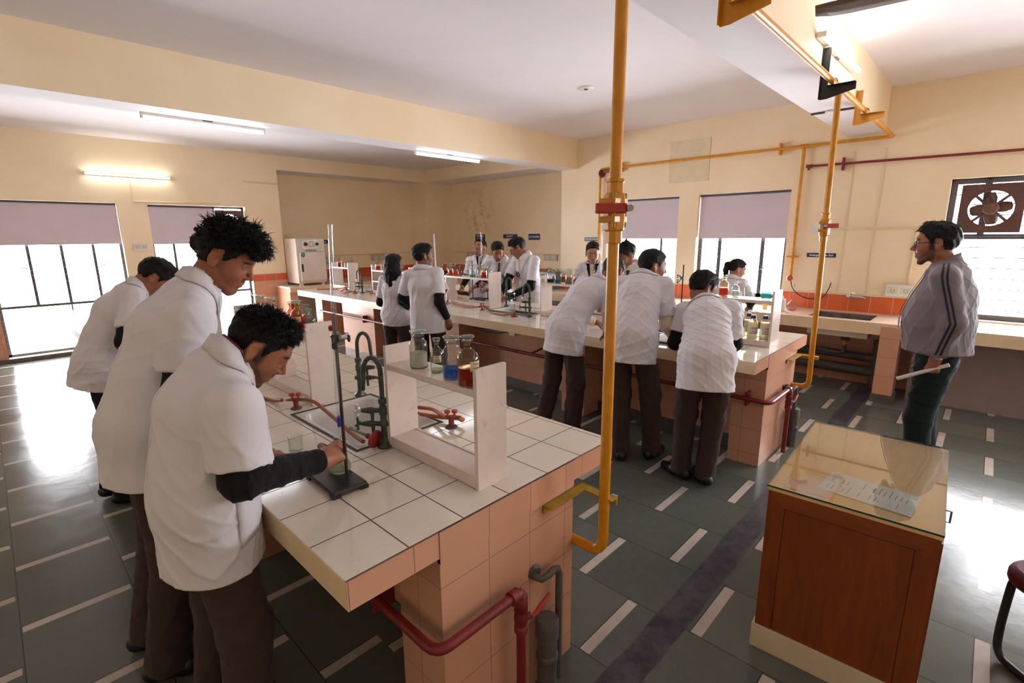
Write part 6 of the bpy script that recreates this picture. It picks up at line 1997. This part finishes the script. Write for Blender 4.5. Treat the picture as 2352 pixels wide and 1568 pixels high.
    if cfg.get('front') and not jacket:
        vs = [.0 + .02 * i for i in range(13)]
        vw = cfg.get('vw', .055)
        sh = cfg.get('shirt', SHC)
        rows = front_rows(lambda v: [(-1 + 2 * k / 6) * max(vw * (1 - v / .24), .002) for k in range(7)], [.03 + .0175 * i for i in range(12)])
        MB().grid(patch(C0, None, -fwd, rows, .0025)).build('shirt_front', sh, coat, smooth=True)
        for sg in (-1, 1):
            def us(v, sg=sg):
                a = max(vw * 1.05 * (1 - v / .245), .001); b = a + np.interp(v, [.0, .05, .07, .24], [.030, .055, .046, .004])
                return [sg * (a + (b - a) * k / 4) for k in range(5)]
            MB().grid(patch(C0, None, -fwd, front_rows(us, vs), .007)).build('lapel', COATP, coat, smooth=True, solid=.003)
        if cfg.get('tie'):
            rows = front_rows(lambda v: [(-1 + k) * np.interp(v, [.04, .07, .09, .24], [.016, .016, .011, .022]) for k in range(3)], [.05 + .0175 * i for i in range(12)])
            MB().grid(patch(C0, None, -fwd, rows, .010)).build('necktie', cfg.get('tiemat', TIE), coat, smooth=True, solid=.003)
        if cfg.get('vest'):
            for sg in (-1, 1):
                def us(v, sg=sg):
                    a = max(vw * .40 * (1 - v / .36), .002); b = max(vw * 1.15 * (1 - v / .40), .003)
                    return [sg * (a + (b - a) * k / 4) for k in range(5)]
                MB().grid(patch(C0, None, -fwd, front_rows(us, [.0 + .02 * i for i in range(13)]), .006)).build('dark_cardigan_edge', SWB, coat, smooth=True)
        rows = front_rows(lambda v: [-.006, .012], [.24 + .03 * i for i in range(10)])
        MB().grid(patch(C0, None, -fwd, rows, .003)).build('button_placket', COATP, coat, smooth=True, solid=.003)
        for v in (.26, .36, .46):
            q = patch(C0, None, -fwd, [[chestO(.003, v)] * 2] * 2, .005)[0][0]
            MB().lathe([(0, 0), (.008, 0), (.008, .003), (0, .004)], q, 10, axis=fwd).build('button', BUTTON, coat)
        if cfg.get('crest'):
            u0 = cfg.get('crestu', .085)
            rows = front_rows(lambda v: [u0 + -.045 + .09 * k / 3 for k in range(4)], [.18 + .03 * i for i in range(5)])
            pk = MB().grid(patch(C0, None, -fwd, rows, .004)).build('chest_pocket', COATP, coat, smooth=True, solid=.002)
            m = MB()
            for rad, kk in ((.040, 26), (.030, 22)):
                m.tube([patch(C0, None, -fwd, [[chestO(u0 + rad * math.cos(a), .235 + rad * math.sin(a))] * 2] * 2, .008)[0][0] for a in [2 * PI * i / kk for i in range(kk)]], .0028, 5, closed=True)
            for (a, b), (c, d) in (((-.016, .22), (.016, .22)), ((0, .215), (0, .258)), ((-.018, .24), (.014, .25)), ((-.012, .255), (.012, .232)), ((-.03, .195), (-.038, .188)), ((.03, .195), (.038, .188))):
                m.tube([patch(C0, None, -fwd, [[chestO(u0 + a + (c - a) * i / 3, b + (d - b) * i / 3)] * 2] * 2, .008)[0][0] for i in range(4)], .003, 5)
            m.build('embroidered_crest', CREST, coat)
    if not jacket:
        # turned-down collar round the neck
        ax = unit(topdir * .6 + neckd * .6)
        f2 = unit(fwd - (fwd @ ax) * ax); l2 = np.cross(ax, f2)
        rows = []
        m_ = 23
        for r_, z_ in ((.055, -.008), (.0585, .030), (.064, .037), (.080, .022), (.102, -.012)):
            row = []
            for k in range(m_):
                a = PI + (k / (m_ - 1) - .5) * 2 * R(142)
                fr_ = (1 - abs(k / (m_ - 1) - .5) * 2)
                zz = z_ * (1 if r_ < .07 else 1) - (.055 if r_ > .05 else .055) * (1 - min(1, fr_ * 2.2)) ** 1.5
                rr = r_ * s * (1 + .12 * (1 - fr_) * (r_ > .07))
                row.append(NK + ax * zz * s + f2 * math.cos(a) * rr + l2 * math.sin(a) * rr * 1.04)
            rows.append(row)
        A = np.array(rows).reshape(-1, 3)
        d = C0(A); g = C0.grad(A)
        lift = np.repeat([-1, .0, .0, .008, .005], m_)
        last = np.arange(len(A)) >= 4 * m_
        for _ in range(3):
            d = C0(A); g = C0.grad(A)
            mv = np.where(last, lift - d, np.where((lift > 0) & (d < lift), lift - d, 0))
            A = A + g * np.clip(mv, -.05, .05)[:, None]
        A = A.reshape(5, m_, 3)
        MB().grid([[tuple(p) for p in r] for r in A]).build('coat_collar', COATP, coat, smooth=True, solid=.0035, angle=70)
        if cfg.get('inner'):
            rows = [[NK + ax * z_ * s + (f2 * math.cos(a) + l2 * math.sin(a)) * r_ * s + ax * -.05 * (1 - min(1, (1 - abs(a - PI) / R(150)) * 2.2)) ** 1.5 for a in [PI + (k / 20 - .5) * 2 * R(150) for k in range(21)]] for r_, z_ in ((.056, .0), (.0545, .030), (.0525, .046))]
            MB().grid([[tuple(p) for p in r] for r in rows]).build('shirt_collar', cfg['inner'], coat, smooth=True, solid=.003)
    if cfg.get('seams'):
        # hip pocket and side seam on the side that shows
        sd = cfg['seams']
        def side_rows(xs, zs): return [[V3(x, sd * .5, z) for x in xs] for z in zs]
        x0, x1, za, zb_ = cfg.get('pocket', (.04, .16, hz + .10, hz + .25))
        rows = side_rows([x0 + (x1 - x0) * k / 6 for k in range(7)], [za + (zb_ - za) * k / 7 for k in range(8)])
        MB().grid(patch(C0, None, V3(0, -sd, 0), rows, .0035)).build('hip_pocket', COATP, coat, smooth=True, solid=.0025)
    if cfg.get('backseam') and not jacket:
        O = [NK - topdir * v - fwd * .30 for v in [.06 + .03 * i for i in range(22)] if (NK - topdir * v)[2] > hz + .06]
        Q = C0.trace(np.array(O), np.tile(fwd, (len(O), 1)))
        MB().tube([tuple(q) for q in Q], .0022, 6).build('back_seam', COATP, coat, smooth=True)
    # ---- glasses
    if cfg.get('glasses'):
        gm = GFRAMEB if cfg['glasses'] == 'black' else GFRAME
        G = MB()
        def p(x, y, z): return tuple(HD + M @ (V3(x, y, z) * hs))
        for y in (-1, 1):
            G.tube([p(.099 - .010 * abs(math.cos(a)) * (1 if y * math.cos(a) > 0 else 0), y * .033 + .025 * math.cos(a), .004 + .021 * math.sin(a)) for a in [2 * PI * k / 20 for k in range(20)]], .0018 * cfg.get('gt', .95), 6, closed=True)
            G.tube([p(.090, y * .058, .010), p(.07, y * .072, .012), p(.02, y * .082, .012), p(-.02, y * .084, .008)], .0017 * cfg.get('gt', .95), 6)
        G.tube([p(.100, -.009, .008), p(.103, 0, .010), p(.100, .009, .008)], .0017, 6)
        go = G.build('glasses', gm, body, smooth=True)
        Lm = MB()
        for y in (-1, 1):
            Lm.add([p(.098, y * .033 + .024 * math.cos(a), .004 + .020 * math.sin(a)) for a in [2 * PI * k / 20 for k in range(20)]], [tuple(range(20))])
        Lm.build('lenses', LENS, go)
    if cfg.get('extra'):
        cfg['extra'](body, coat, C0, dict(NK=NK, HD=HD, M=M, fwd=fwd, lat=lat2, up=up, topdir=topdir, SH=SH, arms=arms, s=s, loc=loc, PEL=PEL, HM=HM, neckd=neckd))
    return body
# ---------------------------------------------------------------- the people in the room
def lanyard(body, coat, C, k):
    rows = []
    ax = unit(k['topdir'] * .6 + k['neckd'] * .6); f2 = unit(k['fwd'] - (k['fwd'] @ ax) * ax); l2 = np.cross(ax, f2)
    for z in (.006, .024):
        rows.append([tuple(k['NK'] + ax * (z + .022 - .07 * (1 - min(1, (1 - abs(a - PI) / R(150)) * 2)) ** 1.5) + (f2 * math.cos(a) + l2 * math.sin(a)) * .0585) for a in [PI + (i / 20 - .5) * 2 * R(150) for i in range(21)]])
    MB().grid(rows).build('lanyard', LAN, coat, smooth=True, solid=.002)

P3 = dict(label='person in white lab coat with spiky hair and stubble, hand on a flask', s=1.0, h=.0042, hh=.0036, yaw=-4, pel=(.345, 1.60, .92), nk=(.447, 1.595, 1.300), hd=(.540, 1.588, 1.318), hsz=.91, ns=4200, face=(-24, 42, 0), hair='spiky', seed=3, skin='9c664c', beard=.72, moust=.75, hem=.70, hump=.045, fold=.0055, flare=.142,
    arm_r=dict(w=(.665, 1.475, .945), e=(.385, 1.375, 1.015), d=(.85, .5, -.05), n=(.3, -.75, .6), curl=.85, thumb=.7, sl=.80, sr=.076, cuff=.03), arm_l=dict(w=(.52, 1.80, .90), e=(.36, 1.85, 1.0), d=(.9, .1, -.1), n=(0, .1, 1), curl=.4), foot_r=(.34, 1.48, -10), foot_l=(.31, 1.72, 5), seams=-1, backseam=True, sleeve=SWB, inner=SHC, extra=lanyard, front=True, vw=.04, shr=(.40, 1.405, 1.205), sw=.175)
P2 = dict(label='person in white lab coat, tall with wavy black hair, head bowed over the near bench', s=1.04, h=.0045, hh=.004, yaw=-6, pel=(.325, 2.15, 1.0), nk=(.555, 2.17, 1.475), hd=(.648, 2.15, 1.568), hsz=.98, face=(-36, 30, 0), hair='curly', seed=5, ns=3600, skin='955c44', beard=.28, moust=.45, hem=.80, hump=.045, fold=.0055, flare=.145, fat=1.06,
    arm_r=dict(w=(.53, 1.96, .99), e=(.385, 1.955, 1.10), d=(.9, .1, -.2), n=(0, -.3, 1), curl=.5, sl=.60, sr=.080), arm_l=dict(w=(.58, 2.36, .92), pole=(-.4, .5, -1), d=(.9, -.1, -.1), n=(0, .2, 1), curl=.4), foot_r=(.25, 2.07, -12), foot_l=(.24, 2.30, 0), seams=-1, backseam=True, sleeve=SWN, inner=SHC, shr=(.455, 1.955, 1.375), front=True, tie=True, vw=.05)
P1 = dict(label='person in white lab coat bending by the left windows, mostly hidden behind the tall boy', s=1.0, h=.007, yaw=-8, pel=(.40, 3.88, .92), hemx=-.035, nk=(.645, 3.87, 1.345), hd=(.735, 3.86, 1.395), face=(-10, 50, 0), hair='short', seed=8, skin='8f5c48', hem=.76, hump=.05,
    arm_r=dict(w=(.66, 3.70, .90), pole=(-.3, -.4, -1), curl=.4), arm_l=dict(w=(.68, 4.05, .90), pole=(-.3, .4, -1), curl=.4), foot_r=(.40, 3.79, -8), foot_l=(.36, 3.97, 5), inner=SHC, trousers=TRK)
P13 = dict(label='person in white lab coat crouching over the middle bench end with black elbows bent', s=.98, h=.0062, hh=.005, yaw=22, pel=(3.10, 1.24, .88), nk=(3.42, 1.40, 1.175), hd=(3.525, 1.475, 1.262), face=(-28, 22, 0), hair='short', seed=11, skin='8a5a46', hem=.665, hump=.05, flare=.150,
    arm_r=dict(w=(3.66, 1.30, .88), e=(3.52, 1.22, .90), curl=.5, sl=.78), arm_l=dict(w=(3.60, 1.45, .87), e=(3.34, 1.57, .885), curl=.5, sl=.66, sr=.060), shl=(3.395, 1.545, 1.115), sq=.78, foot_r=(3.13, 1.205, 20), foot_l=(3.10, 1.36, 45), backseam=True, inner=SWB)
P12 = dict(label='person in white lab coat leaning on the middle bench, head turned right, cream shirt cuffs', s=1.02, h=.0062, hh=.005, yaw=14, pel=(3.13, 1.80, .94), nk=(3.42, 1.885, 1.325), hd=(3.505, 1.865, 1.405), face=(-38, 8, 0), hair='crew', seed=13, skin='8a5a48', hem=.745, hump=.045, flare=.14, sq=.76,
    arm_r=dict(w=(3.62, 1.72, .87), e=(3.37, 1.655, 1.0), curl=.5, sl=.80), arm_l=dict(w=(3.66, 1.98, .87), pole=(-.3, .6, -.8), curl=.5), foot_r=(3.24, 1.66, -12), foot_l=(3.08, 1.83, 25), backseam=True, sleeve=SHC)
P11 = dict(label='person in white lab coat bent far forward behind the foreground yellow pipe', s=1.0, h=.0066, hh=.0055, yaw=-8, pel=(3.13, 2.40, .92), nk=(3.47, 2.31, 1.265), hd=(3.575, 2.255, 1.345), face=(0, 30, 0), hair='crew', seed=17, skin='8a5a48', hem=.72, hump=.05, flare=.145, sq=.76,
    arm_r=dict(w=(3.36, 2.16, .875), e=(3.36, 2.14, .985), d=(.6, .3, -.7), curl=.7, sl=.80), arm_l=dict(w=(3.62, 2.45, .90), pole=(-.3, .6, -.8), curl=.5), foot_r=(3.10, 2.30, 0), foot_l=(3.02, 2.55, 10), sleeve=SHC, backseam=True)
P5 = dict(label='person in white lab coat with beard and thin-framed glasses, back turned, beside the long-haired girl', s=.97, h=.0066, hh=.0055, yaw=30, pel=(3.0, 4.03, .88), nk=(2.97, 4.06, 1.335), hd=(3.00, 4.07, 1.452), face=(-14, -4, 0), hair='short', seed=19, skin='8a5844', beard=.85, moust=.8, hem=.70, hump=.02, glasses='clear',
    arm_r=dict(w=(3.09, 3.84, .845), e=(2.985, 3.825, 1.02), d=(.3, .0, -.9), n=(0, -1, 0), curl=.5, sl=.74), arm_l=dict(w=(3.02, 4.30, .92), e=(2.90, 4.31, 1.04), d=(.6, -.2, -.6), curl=.5, sl=.80), backseam=True, sleeve=SWB)
P4 = dict(label='person in short white lab coat with long straight black hair and round glasses', s=.89, h=.0066, hh=.0055, fem=True, yaw=20, pel=(3.0, 4.62, .82), nk=(2.985, 4.60, 1.235), hd=(3.005, 4.595, 1.345), face=(-20, 2, 0), hair='long', seed=23, skin='96664e', hem=.70, hump=.015, flare=.125, glasses='clear',
    arm_r=dict(w=(3.07, 4.48, .90), e=(2.965, 4.42, .985), d=(.7, .2, -.4), curl=.5, sl=.72), arm_l=dict(w=(3.15, 4.74, .92), pole=(-.3, .4, -1), curl=.5), sleeve=SWB, trousers=TRB)
P6 = dict(label='person in white lab coat and clear glasses looking up behind a burette', s=.99, h=.0066, hh=.0055, yaw=213, pel=(5.03, 5.42, .90), nk=(5.02, 5.42, 1.355), hd=(4.985, 5.395, 1.475), face=(196, -16, 0), hair='crew', seed=29, skin='96644a', beard=.7, moust=.8, hem=.62, hump=.015, glasses='clear', front=True, vest=True, vw=.05,
    arm_r=dict(w=(4.78, 5.58, .915), e=(4.95, 5.64, 1.05), d=(-.7, -.4, -.3), n=(-.3, .7, .5), curl=.8, sl=.8), arm_l=dict(w=(4.75, 5.25, .95), pole=(.3, -.5, -1), curl=.5), sleeve=SWB, nolegs=False)
P7 = dict(label='person in white lab coat with dark tie, looking down beside the burette', s=1.0, h=.0066, hh=.0055, yaw=218, pel=(4.94, 4.97, .90), nk=(4.90, 4.90, 1.345), hd=(4.84, 4.885, 1.435), face=(232, 30, 4), hair='short', seed=31, skin='94624a', beard=.45, moust=.55, hem=.62, hump=.02, front=True, tie=True, crest=True, crestu=.085, vw=.055,
    arm_r=dict(w=(4.56, 4.93, .99), e=(4.78, 5.12, 1.04), d=(-.5, -.5, .3), n=(-.5, .2, .6), curl=.9, sl=.8), arm_l=dict(w=(4.54, 4.70, .955), e=(4.79, 4.66, .985), d=(-.8, .3, .1), n=(0, 0, 1), curl=.6, sl=.8), sleeve=SWB)
P8 = dict(label='person in white lab coat and black glasses leaning a hand on the middle bench', s=1.03, h=.0066, hh=.0055, yaw=176, pel=(4.90, 4.37, .93), nk=(4.82, 4.37, 1.395), hd=(4.775, 4.45, 1.485), face=(128, 30, 0), hair='short', seed=37, skin='9a664c', hem=.64, hump=.03, glasses='black', front=True, crest=True, crestu=-.06, vw=.04,
    arm_r=dict(w=(4.52, 4.52, .92), pole=(.2, .6, -1), curl=.4), arm_l=dict(w=(4.46, 4.36, .875), e=(4.70, 4.165, 1.015), d=(-.7, .65, -.2), n=(-.15, .0, 1), curl=.18, spread=.25, sl=.8), inner=SHC, sleeve=SWB)
P9 = dict(label='person with tied-back hair, glasses and black cardigan under a white coat, facing us', s=.96, h=.0066, hh=.0055, fem=True, yaw=208, pel=(4.98, 3.42, .88), nk=(4.96, 3.41, 1.320), hd=(4.915, 3.385, 1.445), face=(216, 20, 0), hair='tied', seed=41, skin='a8765c', hem=.62, hump=.01, glasses='clear', front=True, vest=True, vw=.075, shirt=SHC,
    arm_r=dict(w=(4.72, 3.50, .96), e=(4.93, 3.66, 1.00), d=(-.8, -.4, -.2), curl=.5, sl=.78), arm_l=dict(w=(4.72, 3.28, .94), pole=(.3, -.5, -1), curl=.5), sleeve=SWB)
P10 = dict(label='person in white lab coat and dark tie looking down to the left, before the window', s=1.02, h=.0066, hh=.0055, yaw=185, pel=(4.95, 2.86, .92), nk=(4.90, 2.86, 1.325), hd=(4.84, 2.90, 1.425), face=(152, 26, 0), hair='curly', seed=43, skin='8f5e46', hem=.62, hump=.02, front=True, tie=True, vw=.055,
    arm_r=dict(w=(4.60, 3.02, .90), pole=(.2, .5, -1), curl=.5), arm_l=dict(w=(4.60, 2.78, .90), pole=(.2, -.5, -1), curl=.5), inner=SHC, sleeve=SWB)
P14 = dict(label='person in white lab coat with black ponytail, working at the counter by the window', s=.88, h=.0066, hh=.0055, fem=True, yaw=-8, pel=(5.52, 2.02, .80), nk=(5.60, 2.03, 1.165), hd=(5.665, 2.005, 1.262), face=(-48, 18, 0), hair='pony', seed=47, skin='a0705a', hem=.66, hump=.015, flare=.13,
    arm_r=dict(w=(5.86, 1.90, .85), e=(5.66, 1.83, .93), curl=.5, sl=.8), arm_l=dict(w=(5.90, 2.10, .86), pole=(-.3, .5, -1), curl=.5), sleeve=SWB, inner=SHC, trousers=TRK)
def instructor_extra(body, coat, C, k):
    up, fwd, lat = k['up'], k['fwd'], k['lat']
    NK, s = k['NK'], k['s']
    ax = unit(k['topdir'] * .7 + k['neckd'] * .5); f2 = unit(fwd - (fwd @ ax) * ax); l2 = np.cross(ax, f2)
    rows = [[tuple(NK + ax * z * s + (f2 * math.cos(a) * 1.05 + l2 * math.sin(a)) * r_ * s - ax * .035 * (1 + math.cos(a)) * .5) for a in [PI + (i / 24 - .5) * 2 * R(168) for i in range(25)]] for r_, z in ((.085, -.03), (.070, .0), (.066, .035), (.069, .052))]
    MB().grid(rows).build('stand_collar', JACK, coat, smooth=True, solid=.005)
    # two navy stripes down the near sleeve
    a, E, W, d, n, ac = k['arms'][1]
    for o in (-.011, .011):
        pts = []
        for q0, q1, m in ((NK - k['topdir'] * .0 + lat * .10, a, 6), (a, E, 9), (E, W, 9)):
            for i in range(m): pts.append(lerp(q0, q1, i / m))
        pts = pts[1:]
        O = np.array([p + V3(o, 0, 0) + unit(lat * (1 if i > 6 else .35 + .1 * i) + up * max(0, .9 - .15 * i)) * .2 for i, p in enumerate(pts)])
        D = np.array([-unit(lat * (1 if i > 6 else .35 + .1 * i) + up * max(0, .9 - .15 * i)) for i in range(len(pts))])
        Q = C.trace(O, D, .4)
        G = C.grad(Q)
        MB().grid([[tuple(Q[i] + G[i] * .0025 + V3(w, 0, 0)) for w in (-.0055, .0055)] for i in range(len(Q))]).build('sleeve_stripe', NAVYS, coat, smooth=True, solid=.0015)
    # lanyard with card, wrist watch, pocket slit
    O = np.array([NK - k['topdir'] * v + lat * (.05 - .12 * v) + fwd * .4 for v in [.03 + .03 * i for i in range(11)]])
    Q = C.trace(O, np.tile(-fwd, (len(O), 1)), .6); G = C.grad(Q)
    MB().grid([[tuple(Q[i] + G[i] * .008 + lat * w) for w in (-.008, .008)] for i in range(len(Q))]).build('lanyard', mat('brown_lanyard', '3a1c1e', .6), coat, smooth=True, solid=.003)
    MB().obox(tuple(Q[-1] + G[-1] * .01 - up * .04), (G[-1], lat, up), (.003, .03, .045)).build('identity_card', PAPERW, coat)
    u = unit(W - E); w1 = unit(np.cross(u, lat)); o_ = unit(np.cross(w1, u))
    MB().tube([tuple(W - u * .006 + (w1 * math.cos(t) + o_ * math.sin(t)) * .031) for t in [2 * PI * i / 18 for i in range(18)]], .006, 6, closed=True).build('watch_strap', CHROME, body, smooth=True)
    MB().lathe([(0, 0), (.017, 0), (.018, .005), (.015, .008), (0, .008)], tuple(W - u * .006 + lat * .031), 18, axis=tuple(lat)).build('watch_face', STEEL, body, smooth=True)
P15 = dict(label='person in grey striped-sleeve jacket and glasses standing upright holding a paper roll', s=1.02, h=.0052, hh=.0045, yaw=92, pel=(4.08, .175, .92), nk=(4.06, .195, 1.455), hd=(4.06, .268, 1.575), face=(94, 2, 0), hair='short', seed=53, skin='94604a', beard=.8, moust=.85, hem=.935, hump=.02, fat=1.22, belly=.03, jacket=True, glasses='black', flare=.125, sq=.74, fold=.005,
    arm_l=dict(w=(3.90, .165, .905), e=(3.87, .115, 1.13), d=(-.05, .12, -1), n=(-1, .15, 0), curl=.95, thumb=.6, spread=.02), arm_r=dict(w=(4.28, .22, .87), e=(4.30, .12, 1.12), d=(0, .3, -1), n=(1, 0, 0), curl=.5), foot_l=(4.00, .17, 4), foot_r=(4.20, .15, -10), trousers=TRG, extra=instructor_extra)
for c in (P3, P2, P1, P13, P12, P11, P5, P4, P6, P7, P8, P9, P10, P14, P15):
    person(c)
t = thing('paper_roll', 'rolled white paper sheet in the hand of the man in the grey jacket', 'paper', (3.888, .20, .815))
_pd = Vector((0, .205, -.115)).normalized()
MB().tube([_pd * -.115, _pd * .155], .0115, 12).build('rolled_sheet', PAPERW, t, smooth=True)
